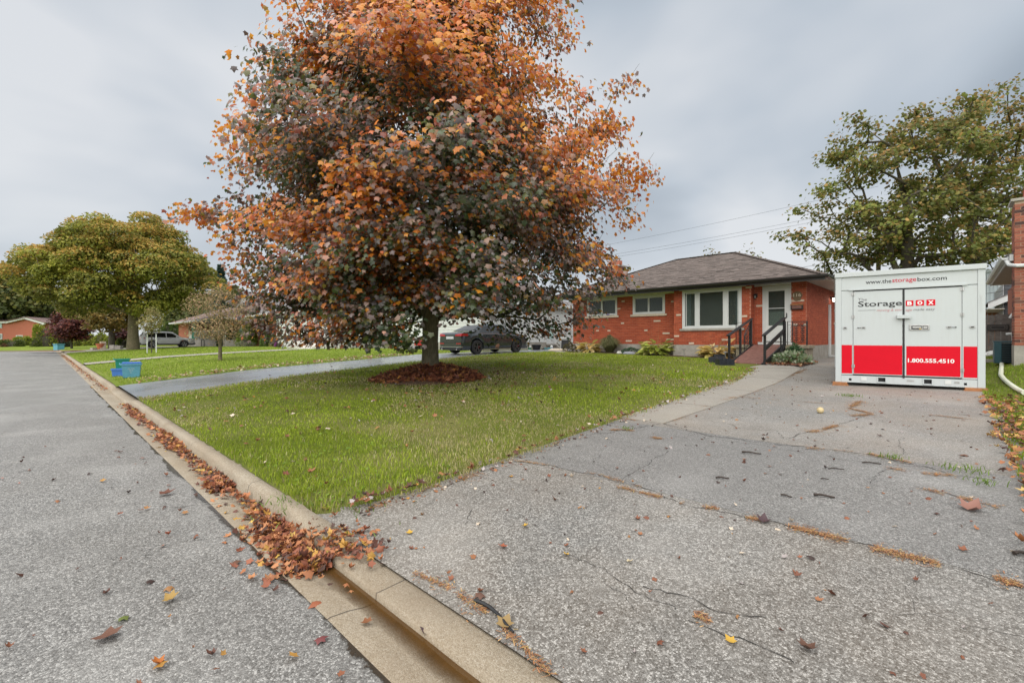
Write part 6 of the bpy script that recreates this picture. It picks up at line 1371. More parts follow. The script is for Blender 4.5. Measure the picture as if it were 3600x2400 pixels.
# ------------------------------------------------------------------ white sided neighbour house
hb = thing('sided_house', (-24.5, 21.5, .8), 0, 'white sided house on a grey foundation beside the wet driveway', 'house')
hx0, hx1, hy0, hy1, hz0, hz1 = -30.0, -19.0, 17.2, 28.0, 1.27, 3.55
MB().box(hx0, hx1, hy0, hy1, .4, hz0).build('foundation', M['concrete'], hb, world=True)
wS = MB().box(hx0 + .02, hx1 - .02, hy0 + .02, hy1 - .02, hz0, hz1).build('wall', M['white'], hb, world=True)
bh = .19; k = 0; z = hz0
while z < hz1 - .05:
    z1_ = min(z + bh, hz1)
    MB().add([(hx1 - .02, hy0, z), (hx1 + .018, hy0, z), (hx1 + .018, hy1, z), (hx1 - .02, hy1, z), (hx1 - .019, hy0, z1_), (hx1 + .002, hy0, z1_), (hx1 + .002, hy1, z1_), (hx1 - .019, hy1, z1_)], [(0, 3, 2, 1), (0, 1, 5, 4), (1, 2, 6, 5), (2, 3, 7, 6)]).build('siding_board', M['white'], wS, world=True)
    MB().add([(hx0, hy0 + .02, z), (hx1 - .021, hy0 + .02, z), (hx1 - .021, hy0 - .018, z), (hx0, hy0 - .018, z), (hx0, hy0 + .019, z1_), (hx1 - .021, hy0 + .019, z1_), (hx1 - .021, hy0 - .002, z1_), (hx0, hy0 - .002, z1_)], [(0, 1, 2, 3), (3, 2, 6, 7), (2, 1, 5, 6), (0, 3, 7, 4)]).build('siding_board', M['white'], wS, world=True)
    z += bh
M['roof_grey'] = pm('grey_shingle', (.16, .15, .15), .9, .25, 4, .4, 40); M['roof_brown'] = pm('brown_shingle', (.19, .13, .12), .9, .25, 4, .4, 40)
def hip(x0, x1, y0, y1, z, rise, ov, parent, mat, name='roof', axis='x', inset=None):
    x0 -= ov; x1 += ov; y0 -= ov; y1 += ov; ins = (min(x1 - x0, y1 - y0) / 2 * .96) if inset is None else inset
    if axis == 'x': r0, r1 = (x0 + ins, (y0 + y1) / 2, z + rise), (x1 - ins, (y0 + y1) / 2, z + rise)
    else: r0, r1 = ((x0 + x1) / 2, y0 + ins, z + rise), ((x0 + x1) / 2, y1 - ins, z + rise)
    b = [(x0, y0, z), (x1, y0, z), (x1, y1, z), (x0, y1, z)]; lo = [(p[0], p[1], z - .18) for p in b]; m = MB()
    top = [(0, 1, 5, 4), (1, 2, 5), (2, 3, 4, 5), (3, 0, 4)] if axis == 'x' else [(0, 1, 4), (1, 2, 5, 4), (2, 3, 5), (3, 0, 4, 5)]
    m.add(b + [r0, r1], top); o = m.build(name, mat, parent, world=True)
    m = MB(); m.add(b + lo, [(7, 6, 5, 4)] + [(i, 4 + i, 4 + (i + 1) % 4, (i + 1) % 4) for i in range(4)]); m.build('fascia', M['white_trim'], parent, world=True); return o
hip(hx0, hx1, hy0, hy1, 3.72, 1.7, .45, hb, M['roof_grey'], axis='y')
# side window with white frame reaching into the foundation, vent, sill
ya, yb = onX(1921, hx1), onX(1951, hx1); za, zb_ = zX(1935, 1208, hx1), zX(1935, 1168, hx1)
wn = MB().box(hx1 + .003, hx1 + .06, ya, yb, za, zb_ + .5).build('window', M['white_trim'], hb, world=True)
MB().box(hx1 + .061, hx1 + .066, ya + .12, yb - .25, za + .32, zb_ + .42).build('pane', M['paleglass'], wn, world=True)
MB().box(hx1 + .003, hx1 + .10, ya - .05, yb + .15, za - .11, za - .003).build('sill', M['concrete'], wn, world=True)
MB().box(hx1 + .003, hx1 + .05, onX(1962, hx1), onX(1967, hx1), zX(1964, 1210, hx1), zX(1964, 1201, hx1)).build('outlet_box', M['white'], hb, world=True)
MB().box(hx1 + .003, hx1 + .12, onX(1885, hx1), onX(1967, hx1) + 1.0, .78, .92).build('footing', M['concrete_slab'], hb, world=True)
# things beside it
def on_wall(px, off): X = hx1 + off; return X, onX(px, X)
x, y = on_wall(1886, .7); o = thing('plastic_tub', (x, y, g1(x, y) + .005), 0, 'black plastic tub standing by the white sided house', 'tub')
MB().lathe([(0, .01), (.20, .0), (.30, .30), (.33, .30), (.33, .325), (.27, .325), (.19, .03), (0, .03)], 18).build('tub', M['dark'], o, smooth=True)
x, y = on_wall(1862, .8); o = thing('paint_can', (x, y, g1(x, y) + .005), 0, 'white and green can beside the black tub', 'can')
MB().lathe([(0, 0), (.1, 0), (.1, .26), (.09, .27), (0, .27)], 14).build('can', M['white'], o, smooth=True); MB().lathe([(.102, .04), (.102, .16)], 14).build('band', pm('dark_green_label', (.02, .12, .06), .5), o, smooth=True)
x, y = on_wall(1925, .75); o = thing('garden_hose', (x, y, g1(x, y) + .01), 0, 'teal coiled hose lying beside the foundation of the white house', 'hose')
m = MB(); m.tube([(.12 * math.cos(a), .02 * a / 3 + .34 * math.sin(a * .97), .04 + .02 * math.sin(a * 3) + a * .004) for a in np.linspace(0, 12, 60)], .022, 6); m.build('coil', pm('teal_hose', (.02, .22, .28), .4), o, smooth=True)
MB().tube([(0, -.5, .04), (0, -.35, .06)], [.03, .045], 8).build('nozzle', M['dark'], o)
x, y = on_wall(1939, .7); o = thing('white_jug', (x, y, g1(x, y) + .005), 0, 'white jug standing beside the teal hose', 'jug'); MB().lathe([(0, 0), (.10, 0), (.10, .18), (.04, .25), (.04, .29), (0, .29)], 14).build('body', M['white'], o, smooth=True); MB().box(.1, .106, -.03, .03, .08, .13).build('mark', M['lidblue'], o)
x, y = gp(1962, 1235)[:2]; o = thing('flat_stone', (x, y, g1(x, y)), .4, 'large flat pale stone at the lawn edge near the bungalow corner', 'stone'); m = MB(); m.lathe([(0, .16), (.42, .15), (.55, .10), (.56, .03), (.45, .0)], 9); q = m.build('rock', M['accent'], o, smooth=True); q.scale = (1, .6, 1)
x, y = gp(1975, 1240)[:2]; o = thing('edging_stone', (x, y - .1, g1(x, y)), .2, 'small grey edging stone before the flat pale stone', 'stone'); MB().box(-.25, .25, -.1, .1, -.02, .08).build('rock', M['concrete'], o, bevel=.03)
x, y = -15.55, 20.3; o = thing('folded_chair', (x, y, g1(x, y)), .3, 'white-framed folded garden chair leaning at the bungalow corner', 'chair')
MB().tube([(-.28, 0, 0), (-.28, .1, .7), (.28, .1, .7), (.28, 0, 0)], .02, 6).build('frame', M['white'], o, smooth=True); MB().tube([(-.24, .02, .12), (-.5, -.2, .45), (-.2, -.1, .68)], .016, 6).build('arm', M['white'], o, smooth=True)
MB().add([(-.26, .05, .15), (.26, .05, .15), (.26, .11, .62), (-.26, .11, .62)], [(0, 1, 2, 3)]).build('sling', M['dark'], o); MB().box(-.32, .34, -.05, .14, .705, .76).build('cushion', M['white'], o, bevel=.02)

# garden beyond the wet driveway: low grey wall, red trailer seen past the maple trunk
x0_, y0_ = at(1262, 35.0); x1_, y1_ = at(1375, 33.0)
# ------------------------------------------------------------------ house with white steps
hc = thing('porch_house', (-38, 18, .7), 0, 'orange brick house with grey lower wall and white entrance steps', 'house')
cx0_, cx1_, cy0_, cy1_ = -52.0, -30.9, 14.6, 25.0
MB().box(-43.6, -31.2, cy0_ - .02, cy1_, .4, 1.75).build('wall', pm('grey_parged_wall', (.40, .39, .36), .85, .15, 3), hc, world=True)
MB().box(-43.6, -31.2, cy0_, cy1_ - .02, 1.752, 3.6).build('upper_wall', M['white'], hc, world=True)
MB().box(-53.5, -43.62, cy0_ + 2.6, cy1_, .4, 3.6).build('brick_wall', M['brick_far'], hc, world=True)
hip(-53.5, -31.2, cy0_, cy1_, 3.8, 2.2, .5, hc, M['roof_grey'])
yA = cy0_ + 2.6; xa, xb = onY(895, yA), onY(916, yA)
pan = MB().box(xa, xb, yA - .06, yA - .002, .75, 3.2).build('window_bay', pm('pale_blue_panel', (.52, .66, .70), .5, .06, 3), hc, world=True)
MB().box(xa + .25, xb - .55, yA - .09, yA - .061, 2.0, 3.1).build('window_frame', M['white_trim'], pan, world=True); MB().box(xa + .45, xb - .75, yA - .1, yA - .091, 2.05, 3.0).build('pane', M['paleglass'], pan, world=True)
MB().box(xa - 1.2, xa + .2, yA - .05, yA - .003, .72, .95).build('vent_window', M['dark'], hc, world=True)
# entrance steps with white rails
stp = thing('entrance_steps', (-35, 13.2, .6), 0, 'white concrete steps with white railings at the end of the garden path', 'steps')
Ms = pm('white_painted_concrete', (.62, .60, .56), .7, .1, 4)
for i in range(4): MB().box(-36.6, -32.0 - .0 + .001 * i, 12.75 + .3 * i, 13.05 + .3 * i, .4, .75 + .2 * i).build('step', Ms, stp, world=True)
MB().box(-36.62, -31.9, 13.95, cy0_ - .03, .4, 1.55).build('landing', Ms, stp, world=True)
for px in (995, 1013):
    x_ = onY(px, 12.7); MB().box(x_ - .05, x_ + .05, 12.62, 12.72, .6, 1.65).build('rail_post', M['white'], stp, world=True); MB().beam((x_, 12.67, .98), (x_, 14.1, 1.75), .06, .08).build('rail', M['white'], stp, world=True)
    for i in range(5): MB().box(x_ - .03, x_ + .03, 12.95 + .25 * i, 13.0 + .25 * i, .9 + .13 * i, 1.5 + .12 * i).build('baluster', M['white'], stp, world=True)
# ------------------------------------------------------------------ red trailer-like cart behind the maple trunk, patio clutter
x, y = at(1488, 29.5); z = g1(x, y); o = thing('red_cart', (x, y, z), .75, 'red tool cart with a white lid behind the maple trunk', 'cart')
MB().box(-.5, .6, -.35, .35, .28, .62).build('tray', M['redlight'], o, bevel=.03); MB().box(-.55, .65, -.4, .4, .63, .72).build('lid', M['white'], o, bevel=.02)
for sx_ in (-.35, .45):
    for sy_ in (-.3, .3): MB().lathe([(.0, -.04), (.13, -.04), (.13, .04), (0, .04)], 14, 'y', (sx_, sy_, .135)).build('wheel', M['dark'], o, smooth=True)
MB().tube([(-.5, 0, .4), (-.9, 0, .5), (-1.0, 0, .9)], .02, 6).build('handle', M['dark'], o)
x, y = at(1450, 31.0); z = g1(x, y); o = thing('rock_pile', (x, y, z), 0, 'grey rubble heap behind the maple trunk on the neighbouring yard', 'rocks')
for i in range(9): q = MB().lathe([(0, .22), (.16, .18), (.24, .08), (.2, -.02)], 7).build('rock', pm('rubble', (.34, .32, .33), .9, .2, 6) if i == 0 else bpy.data.materials['rubble'], o, smooth=False); q.location = (random.uniform(-1.1, 1.1), random.uniform(-.5, .5), random.uniform(-.02, .1)); q.scale = (random.uniform(.7, 1.5), random.uniform(.7, 1.2), random.uniform(.6, 1.2)); q.rotation_euler = (0, 0, random.uniform(0, 6))

# ------------------------------------------------------------------ porch house and its neighbours farther down the street
hd = thing('bungalow', at(690, 66) + (.6,), 0, 'salmon bungalow with brown roof and raised porch beyond the white car', 'house')
Zd = 66.0; xw0, yw0 = at(628, Zd); 
yd0 = at(628, Zd)[1]; xdl, xdr = onY(628, yd0), onY(668, yd0)
MB().box(xdl, xdr, yd0, yd0 + 9, .3, 3.55).build('wall', M['brick_far'], hd, world=True)
pxl, pxr = xdr + .05, onY(800, yd0)
MB().box(pxl, pxr, yd0 + 2.5, yd0 + 9, .3, 3.5).build('porch_wall', pm('dark_brick', (.20, .08, .05), .9), hd, world=True)
pb = MB().box(pxl, pxr, yd0 - .2, yd0 + 2.49, .2, 1.35).build('porch', M['concrete'], hd, world=True)
n_b = 22
for i in range(n_b): x_ = pxl + 3.2 + (pxr - pxl - 3.2) * (i + .5) / n_b; MB().box(x_ - .07, x_ + .07, yd0 - .15, yd0 - .08, 1.36, 2.35).build('baluster', M['white'], pb, world=True)
MB().box(pxl + 3.0, pxr, yd0 - .16, yd0 - .07, 2.36, 2.46).build('rail', M['white'], pb, world=True)
MB().box(pxl + .1, pxl + 1.7, yd0 - .16, yd0 - .1, 1.36, 2.4).build('porch_panel', M['white'], pb, world=True)
mg = pm('green_post', (.05, .26, .20), .5)
for dx in (1.9, 2.7): MB().box(pxl + dx, pxl + dx + .35, yd0 - .17, yd0 + .1, 1.355, 3.5).build('post', mg, pb, world=True)
MB().box(pxl - .02, pxl + .14, yd0 - .18, yd0 - .03, 1.355, 3.5).build('post', M['dark'], pb, world=True)
hip(xdl - .6, pxr + .5, yd0 - .4, yd0 + 9, 3.75, 2.0, .6, hd, M['roof_brown'])
# white gabled house between the bushes
he = thing('gabled_house', at(850, 58) + (.7,), 0, 'white gabled house glimpsed between the pale tree and the maple', 'house')
ye0 = at(850, 58)[1]; xe0, xe1 = onY(812, ye0), onY(915, ye0)
MB().box(xe0, xe1, ye0, ye0 + 8, .3, 4.6).build('wall', M['white'], he, world=True)
xm_ = (xe0 + xe1) / 2
m = MB(); m.prism([(xe0 - .4, 4.55), (xe1 + .4, 4.55), (xm_, 7.2)], ye0 - .02, ye0 + 8); m.build('gable', M['white_trim'], he, world=True)
m = MB()
for sgn, xx in ((1, xe0 - .7), (-1, xe1 + .7)): m.beam((xx, ye0 + 4, 4.5), (xm_, ye0 + 4, 7.4), 8.8, .14, (0, 0, 1))
m.build('roof', M['roof_grey'], he, world=True)
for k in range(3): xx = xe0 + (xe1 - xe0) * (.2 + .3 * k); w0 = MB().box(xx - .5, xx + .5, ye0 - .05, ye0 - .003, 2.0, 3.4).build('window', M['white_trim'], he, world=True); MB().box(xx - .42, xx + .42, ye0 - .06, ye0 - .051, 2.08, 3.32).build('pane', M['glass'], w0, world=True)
# far red brick house across the bend
hf = thing('brick_house', at(40, 88) + (.3,), 0, 'salmon red brick two-storey house with shallow white-edged gable at the far bend', 'house')
Zf = 88.0; nrmf = FW; rt = RT
def fpt(px, py, dz=0.0): x_, y_ = at(px, Zf + dz); return (x_, y_, zZ(py, Zf + dz))
wall_px = [(-60, 1228), (138, 1228), (138, 1136), (88, 1121), (-60, 1139)]
front = [fpt(*p) for p in wall_px]; back = [fpt(*p, 9.0) for p in [( -60, 1228), (138, 1228), (138, 1136), (88, 1121), (-60, 1139)]]
back = [(f[0] + FW[0] * 9 - RT[0] * 2, f[1] + FW[1] * 9 - RT[1] * 2, f[2]) for f in front]; n5 = 5
MB().add(front + back, [tuple(range(5)), tuple(range(5, 10))[::-1]] + [(i, i + 5, (i + 1) % 5 + 5, (i + 1) % 5) for i in range(5)]).build('wall', M['brick_far'], hf, world=True)
def fbeam(p, q, w_, h_, dz=-.35): a, b = fpt(*p, dz), fpt(*q, dz); return MB().beam(a, b, w_, h_)
fbeam((20, 1133), (89, 1117), .3, .42).build('bargeboard', M['white_trim'], hf, world=True); fbeam((88, 1117), (158, 1137), .3, .42).build('bargeboard', M['white_trim'], hf, world=True); fbeam((-60, 1134), (20, 1132), .3, .42).build('bargeboard', M['white_trim'], hf, world=True)
ra = [fpt(-60, 1127, -.6), fpt(20, 1127, -.6), fpt(90, 1113, -.6), fpt(160, 1133, -.6)]; rb = [(f[0] + FW[0] * 10 - RT[0] * 2.4, f[1] + FW[1] * 10 - RT[1] * 2.4, f[2]) for f in ra]
rb[0] = (rb[0][0], rb[0][1], rb[0][2] + 1.2); rb[1] = (rb[1][0], rb[1][1], rb[1][2] + 1.0)
MB().add(ra + rb + [(p[0], p[1], p[2] - .15) for p in ra + rb], [(0, 1, 5, 4), (1, 2, 6, 5), (2, 3, 7, 6)] + [(i + 8, i + 12, i + 13, i + 9) for i in range(3)] + [(i, i + 8, i + 9, i + 1) for i in range(3)] + [(3, 11, 15, 7), (7, 15, 14, 6), (6, 14, 13, 5), (5, 13, 12, 4), (4, 12, 8, 0)]).build('roof', M['roof_brown'], hf, world=True)
def fwin(x0, y0, x1, y1, c):
    a = [fpt(x0, y1, -.12), fpt(x1, y1, -.12), fpt(x1, y0, -.12), fpt(x0, y0, -.12)]; b = [(p[0] + FW[0] * .1, p[1] + FW[1] * .1, p[2]) for p in a]
    w_ = MB().add(a + b, [(0, 1, 2, 3), (7, 6, 5, 4)] + [(i, i + 4, (i + 1) % 4 + 4, (i + 1) % 4) for i in range(4)]).build('window', M['white_trim'], hf, world=True)
    i_ = 2; a = [fpt(x0 + i_, y1 - i_, -.15), fpt(x1 - i_, y1 - i_, -.15), fpt(x1 - i_, y0 + i_, -.15), fpt(x0 + i_, y0 + i_, -.15)]
    MB().add(a, [(0, 1, 2, 3)]).build('pane', c, w_, world=True)
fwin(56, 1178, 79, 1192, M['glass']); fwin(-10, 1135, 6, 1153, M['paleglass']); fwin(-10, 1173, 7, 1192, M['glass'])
a = fpt(141, 1140, -.3); MB().tube([fpt(157, 1138, -.4), fpt(141, 1144, -.3), fpt(140, 1164, -.3), fpt(140, 1226, -.3)], .1, 6).build('downspout', M['white_trim'], hf, world=True)
# small bits on the far lawn
x, y, z = gp(207, 1232); o = thing('blue_box', (x, y, z), .4, 'pale blue box leaning at the far kerb', 'box'); MB().box(-.45, .45, -.35, .35, 0, .75).build('tub', M['binblue'], o, bevel=.04); MB().box(-.5, .5, -.4, .4, .76, .84).build('rim', M['binblue'], o)
mb_ = thing('mulch_bed', (at(330, 50)[0], at(330, 50)[1], zZ(1232, 50)), 0, 'reddish mulch bed with stone edging before the gold-leaved tree', 'flower bed')
m = MB(); m.add([(math.cos(a) * 5.2, math.sin(a) * 1.6, .02) for a in np.linspace(0, 2 * math.pi, 24, endpoint=False)], [tuple(range(24))]); q = m.build('mulch', pm('red_mulch', (.22, .08, .05), .95, .3, 8), mb_); q.rotation_euler = (0, 0, 1.5)
for i, (px, py) in enumerate(((362, 1224), (330, 1229), (400, 1222), (418, 1223))):
    x, y = at(px, 50.5); o = thing('garden_stone', (x, y, zZ(py, 50.5)), .3 * i, ['pale upright stone block on the mulch bed', 'flat dark stone on the mulch bed edge', 'grey stone on the mulch bed beneath the gold-leaved tree', 'small stone on the mulch bed beside the broad maple'][i], 'stone')
    MB().box(-.3, .3, -.25, .25, -.15, (.75, .2, .3, .25)[i]).build('rock', M['accent'] if i == 0 else M['concrete'], o, bevel=.06)
x, y = at(355, 50.4); o = thing('flower_pot', (x, y, zZ(1226, 50.4)), 0, 'terracotta pot of orange flowers on the mulch bed', 'pot'); MB().lathe([(0, 0), (.3, 0), (.42, .5), (.46, .5), (.46, .58), (.36, .58), (0, .5)], 14).build('pot', pm('terracotta', (.45, .14, .06), .8), o, smooth=True)
n = 160; u = nrmz(rng.normal(0, 1, (n, 3))); u[:, 2] = abs(u[:, 2]); crown_obj('flowers', u * .45 + np.array([0, 0, .5]), u, u, rng.uniform(.1, .2, n), pick(n, [(.5, .15, .04), (.5, .3, .06), (.12, .15, .04)], [1, 1, 1]), o, (0, 0, 0), KITE, KITE_T, M['leaf_matte'])
x, y, z = gp(713, 1219); o = thing('garden_hoop', (x, y, z), .6, 'black metal hoop stand on the far lawn before the porch', 'stand'); MB().tube([(-.2, 0, 0), (-.2, 0, .5), (-.12, 0, .8), (.1, 0, .85), (.2, 0, .6), (.2, 0, 0)], .035, 6).build('hoop', M['black_metal'], o, smooth=True)
# ------------------------------------------------------------------ brown brick house at the right edge
hr = thing('brown_brick_house', (2.2, 18.5, .85), 0, 'brown brick house with broad chimney and white eave beside the storage container', 'house')
YC = 16.8; XC0, XC1 = 1.085, 2.0; zg = g1(1.3, YC)
MB().box(XC0 - .0, XC1, YC - .005, YC + .7, zg - .2, zX(3564, 1214, XC0)).build('chimney_base', M['concrete'], hr, world=True)
zc0 = zX(3564, 1214, XC0); ztop = zX(3564, 712, XC0)
ch = MB().box(XC0 + .01, XC1, YC + .005, YC + .69, zc0 + .001, ztop).build('chimney', M['mortar_light'], hr, world=True)
bl = [(ch, u, YC + .005, z, l, h, 0) for u, z, l, h in lay_bricks(XC0 + .004, 2.0, zc0, ztop, [], .0745, .215, .012)]
place_bricks(bl, M['brick_brown'], hr.location, 300, .008)
m = MB()
for u, z, l, h in lay_bricks(YC, YC + .69, zc0, ztop, [], .0745, .215, .012): m.box(XC0 + .001, XC0 + .012, u - l / 2, u + l / 2, z - h / 2, z + h / 2, skip=('r',))
o = m.build('brick', M['brick_brown'], ch, world=True); o['kind'] = 'stuff'
MB().box(XC0 - .06, XC1, YC - .06, YC + .76, ztop + .002, ztop + .07).build('chimney_cap', M['concrete'], ch, world=True, bevel=.01)
MB().box(XC0 + .18, XC0 + .55, YC + .15, YC + .5, ztop + .072, ztop + .32).build('flue', M['brick'], ch, world=True)
XE = 1.02; ZEv = 3.48
MB().box(1.62, 6.0, YC + .72, YC + 11, zg - .2, ZEv).build('wall', M['brick_brown'], hr, world=True)
MB().box(XE, 6.4, YC + .72, 24.6, ZEv - .01, ZEv + .02).build('soffit', M['soffit'], hr, world=True)
MB().box(XE - .03, XE - .001, YC + .30, 24.6, ZEv - .03, ZEv + .16).build('fascia', M['white_trim'], hr, world=True)
m = MB(); pr2 = [(0, 0), (-.09, .01), (-.12, .06), (-.125, .11), (-.11, .11), (-.10, .06), (0, .05)]
vs = [(XE - .031 + p[0], YC + .25, ZEv + .02 + p[1]) for p in pr2] + [(XE - .031 + p[0], 24.6, ZEv + .02 + p[1]) for p in pr2]; k = len(pr2)
m.add(vs, [tuple(range(k))[::-1], tuple(range(k, 2 * k))] + [(i, (i + 1) % k, (i + 1) % k + k, i + k) for i in range(k)]); m.build('gutter', M['white_trim'], hr, world=True)
MB().add([(XE - .05, YC + .25, ZEv + .15), (3.6, YC + .25, ZEv + 1.05), (3.6, 24.6, ZEv + 1.05), (XE - .05, 24.6, ZEv + .15), (XE - .05, YC + .25, ZEv + .12), (3.6, YC + .25, ZEv + 1.0), (3.6, 24.6, ZEv + 1.0), (XE - .05, 24.6, ZEv + .12)], [(0, 1, 2, 3), (7, 6, 5, 4), (0, 4, 5, 1), (3, 2, 6, 7)]).build('roof', M['roof_grey'], hr, world=True)
MB().box(XE, 3.6, YC + .20, YC + .24, ZEv - .02, ZEv + .14).build('front_fascia', M['white_trim'], hr, world=True)
MB().tube([(XE - .05, YC + .32, ZEv + .02), (XE + .0, YC + .2, ZEv - .12), (XE + .12, YC - .06, ZEv - .18), (XE + .5, YC - .07, ZEv - .2), (1.9, YC - .07, ZEv - .24)], .045, 8).build('downspout_elbow', M['white_trim'], hr, world=True, smooth=True)
# air conditioner: cabinet with horizontal louvre bars
ax, ay = 1.12, 18.35; az = g1(ax, ay)
ac = thing('air_conditioner', (ax, ay, az), 0, 'dark teal outdoor air conditioner with horizontal grille beside the brick chimney', 'air conditioner')
M['teal'] = pm('dark_teal_metal', (.012, .065, .085), .4, .2, 6)
MB().box(-.32, -.18, -.32, .3, 0, .56).build('corner_panel', M['teal'], ac, bevel=.01); MB().box(-.175, .42, -.27, .3, .02, .54).build('coil', M['dark'], ac)
MB().box(-.33, .43, -.33, .31, .562, .60).build('top', M['teal'], ac, bevel=.01)
for i in range(9): MB().box(-.178, .42, -.325, -.30, .035 + i * .06, .048 + i * .06).build('grille_bar', M['teal'], ac)
vp = thing('vent_pipe', (ax + .02, ay + .5, az), 0, 'white plastic vent pipe rising behind the air conditioner', 'pipe'); MB().tube([(.06, 0, .3), (.06, 0, .74), (.02, 0, .8), (-.08, 0, .79)], .035, 8).build('elbow', M['white'], vp, smooth=True)
vp2 = thing('vent_pipe', (1.3, 19.3, az + 1.25), 0, 'white plastic vent elbow on the wall beside the chimney', 'pipe'); MB().tube([(.3, 0, .12), (-.08, 0, .12), (-.12, 0, 0)], .05, 8).build('elbow', M['white'], vp2, smooth=True)
# drain hoses and splash block
def gpath(pts, r): return [(x, y, g1(x, y) + .03 + r) for x, y in pts]
pp = [gp(*p)[:2] for p in ((3512, 1275), (3522, 1290), (3520, 1310), (3518, 1328), (3530, 1345), (3550, 1362), (3575, 1380), (3606, 1396))]
o = thing('drain_hose', (pp[0][0], pp[0][1], 0), 0, 'white corrugated drain hose snaking across the grass', 'hose'); path = gpath(pp, .04); fine = []
for a, b in zip(path, path[1:]):
    for i in range(10): f = i / 10; fine.append((a[0] + (b[0] - a[0]) * f - pp[0][0], a[1] + (b[1] - a[1]) * f - pp[0][1], a[2] + (b[2] - a[2]) * f))
MB().tube(fine, [.038 + .006 * (i % 2) for i in range(len(fine))], 8).build('hose', M['old_trim'], o, smooth=False)
pb_ = [gp(*p)[:2] for p in ((3520, 1278), (3560, 1276), (3620, 1274))]; o = thing('blue_pipe', (pb_[0][0], pb_[0][1], 0), 0, 'blue drain pipe lying before the brick chimney', 'pipe'); MB().tube([(x - pb_[0][0], y - pb_[0][1], z) for x, y, z in gpath(pb_, .045)], .045, 10).build('pipe', pm('blue_pipe_plastic', (.07, .13, .30), .45), o, smooth=True)
q = gp(3488, 1276); o = thing('splash_block', (q[0], q[1], g1(q[0], q[1]) + .02), .2, 'grey concrete splash block beside the container', 'block'); MB().add([(-.35, -.2, 0), (.35, -.12, 0), (.35, .12, 0), (-.35, .2, 0), (-.35, -.2, .12), (.3, -.1, .07), (.3, .1, .07), (-.35, .2, .12)], [(0, 3, 2, 1), (4, 5, 6, 7), (0, 1, 5, 4), (1, 2, 6, 5), (2, 3, 7, 6), (3, 0, 4, 7)]).build('block', M['concrete'], o, bevel=.02)
# board fence
fy = 25.2; fn = thing('board_fence', (.9, fy, g1(.9, fy)), 0, 'grey weathered board fence between the container and the brown brick house', 'fence'); fz = zY(3500, 1243, fy); ft = zY(3500, 1106, fy)
for i in range(20):
    x_ = -.6 + i * .158; MB().box(x_, x_ + .148, fy + random.uniform(-.01, .01), fy + .03, fz - .1, ft + random.uniform(-.02, .02)).build('board', M['fence'], fn, world=True)
MB().box(-.7, 2.6, fy + .035, fy + .09, fz + .3, fz + .4).build('rail', M['fence'], fn, world=True); MB().box(-.7, 2.6, fy + .035, fy + .09, ft - .3, ft - .2).build('rail', M['fence'], fn, world=True)
xp = onY(3508, fy); zp = zY(3508, 1151, fy); pl = thing('fence_ornament', (xp, fy - .015, zp), 0, 'dark rectangular ornamental plaque hung on the board fence', 'plaque')
MB().box(-.28, .28, -.02, 0, -.115, .115).build('plate', M['dark'], pl)
for k, (a, b) in enumerate(((.24, .085), (.19, .05))):
    f = MB(); f.box(-a, a, -.03, -.021, b - .012, b).box(-a, a, -.03, -.021, -b, -b + .012).box(-a, -a + .014, -.03, -.021, -b + .012, b - .012).box(a - .014, a, -.03, -.021, -b + .012, b - .012); f.build('moulding', M['fence'], pl)
for i, px in enumerate((3475, 3488, 3497)):
    x_, y_ = onY(px, 24.6), 24.6; o = thing('white_rock', (x_, y_, g1(x_, y_)), i * 1.1, 'white rock at the foot of the board fence', 'rock', 'white rocks along the fence'); MB().lathe([(0, .2), (.12, .17), (.2, .07), (.16, 0)], 7).build('rock', M['white'], o)
# dark sided garage with white fascia, pale metal building
gr = thing('garage', (2.2, 31, .9), 0, 'dark grey sided garage with white fascia behind the fence', 'garage'); gy0 = 29.5
gxl = onY(3530, gy0); gzt = zY(3560, 1012, gy0)
gw = MB().box(gxl, gxl + 5, gy0, gy0 + 6, .5, 3.9).build('wall', M['dark'], gr, world=True); Md = pm('charcoal_siding', (.045, .048, .055), .6, .15, 4)
for i in range(24): MB().add([(gxl + .02, gy0 - .002, .6 + i * .14), (gxl + 5, gy0 - .002, .6 + i * .14), (gxl + 5, gy0 - .03, .6 + i * .14), (gxl + .02, gy0 - .03, .6 + i * .14), (gxl + .02, gy0 - .003, .73 + i * .14), (gxl + 5, gy0 - .003, .73 + i * .14), (gxl + 5, gy0 - .008, .73 + i * .14), (gxl + .02, gy0 - .008, .73 + i * .14)], [(0, 1, 2, 3), (3, 2, 6, 7), (2, 1, 5, 6)]).build('siding_board', Md, gw, world=True)
Mg2 = pm('grey_siding', (.34, .35, .36), .6, .1, 4)
for i in range(24): MB().box(gxl - .03, gxl - .002, gy0, gy0 + 6, .6 + i * .14, .72 + i * .14).build('siding_board', Mg2, gw, world=True)
gm = (gxl + gxl + 5) / 2; zev = zY(3475, 1066, gy0); xev = onY(3472, gy0)
MB().add([(xev, gy0 - .4, zev), (xev, gy0 - .4, zev - .28), (gm, gy0 - .4, zev + 1.35), (gm, gy0 - .4, zev + 1.63), (xev, gy0 - .36, zev), (xev, gy0 - .36, zev - .28), (gm, gy0 - .36, zev + 1.35), (gm, gy0 - .36, zev + 1.63)], [(0, 1, 2, 3), (7, 6, 5, 4), (0, 4, 5, 1), (1, 5, 6, 2), (0, 3, 7, 4)]).build('bargeboard', M['white_trim'], gr, world=True)
MB().add([(xev - .02, gy0 - .42, zev + .02), (gm, gy0 - .42, zev + 1.66), (gm, gy0 + 6, zev + 1.66), (xev - .02, gy0 + 6, zev + .02), (xev - .02, gy0 - .42, zev - .02), (gm, gy0 - .42, zev + 1.6), (gm, gy0 + 6, zev + 1.6), (xev - .02, gy0 + 6, zev - .02)], [(0, 1, 2, 3), (7, 6, 5, 4), (0, 4, 5, 1), (0, 3, 7, 4)]).build('roof', M['roof_grey'], gr, world=True)
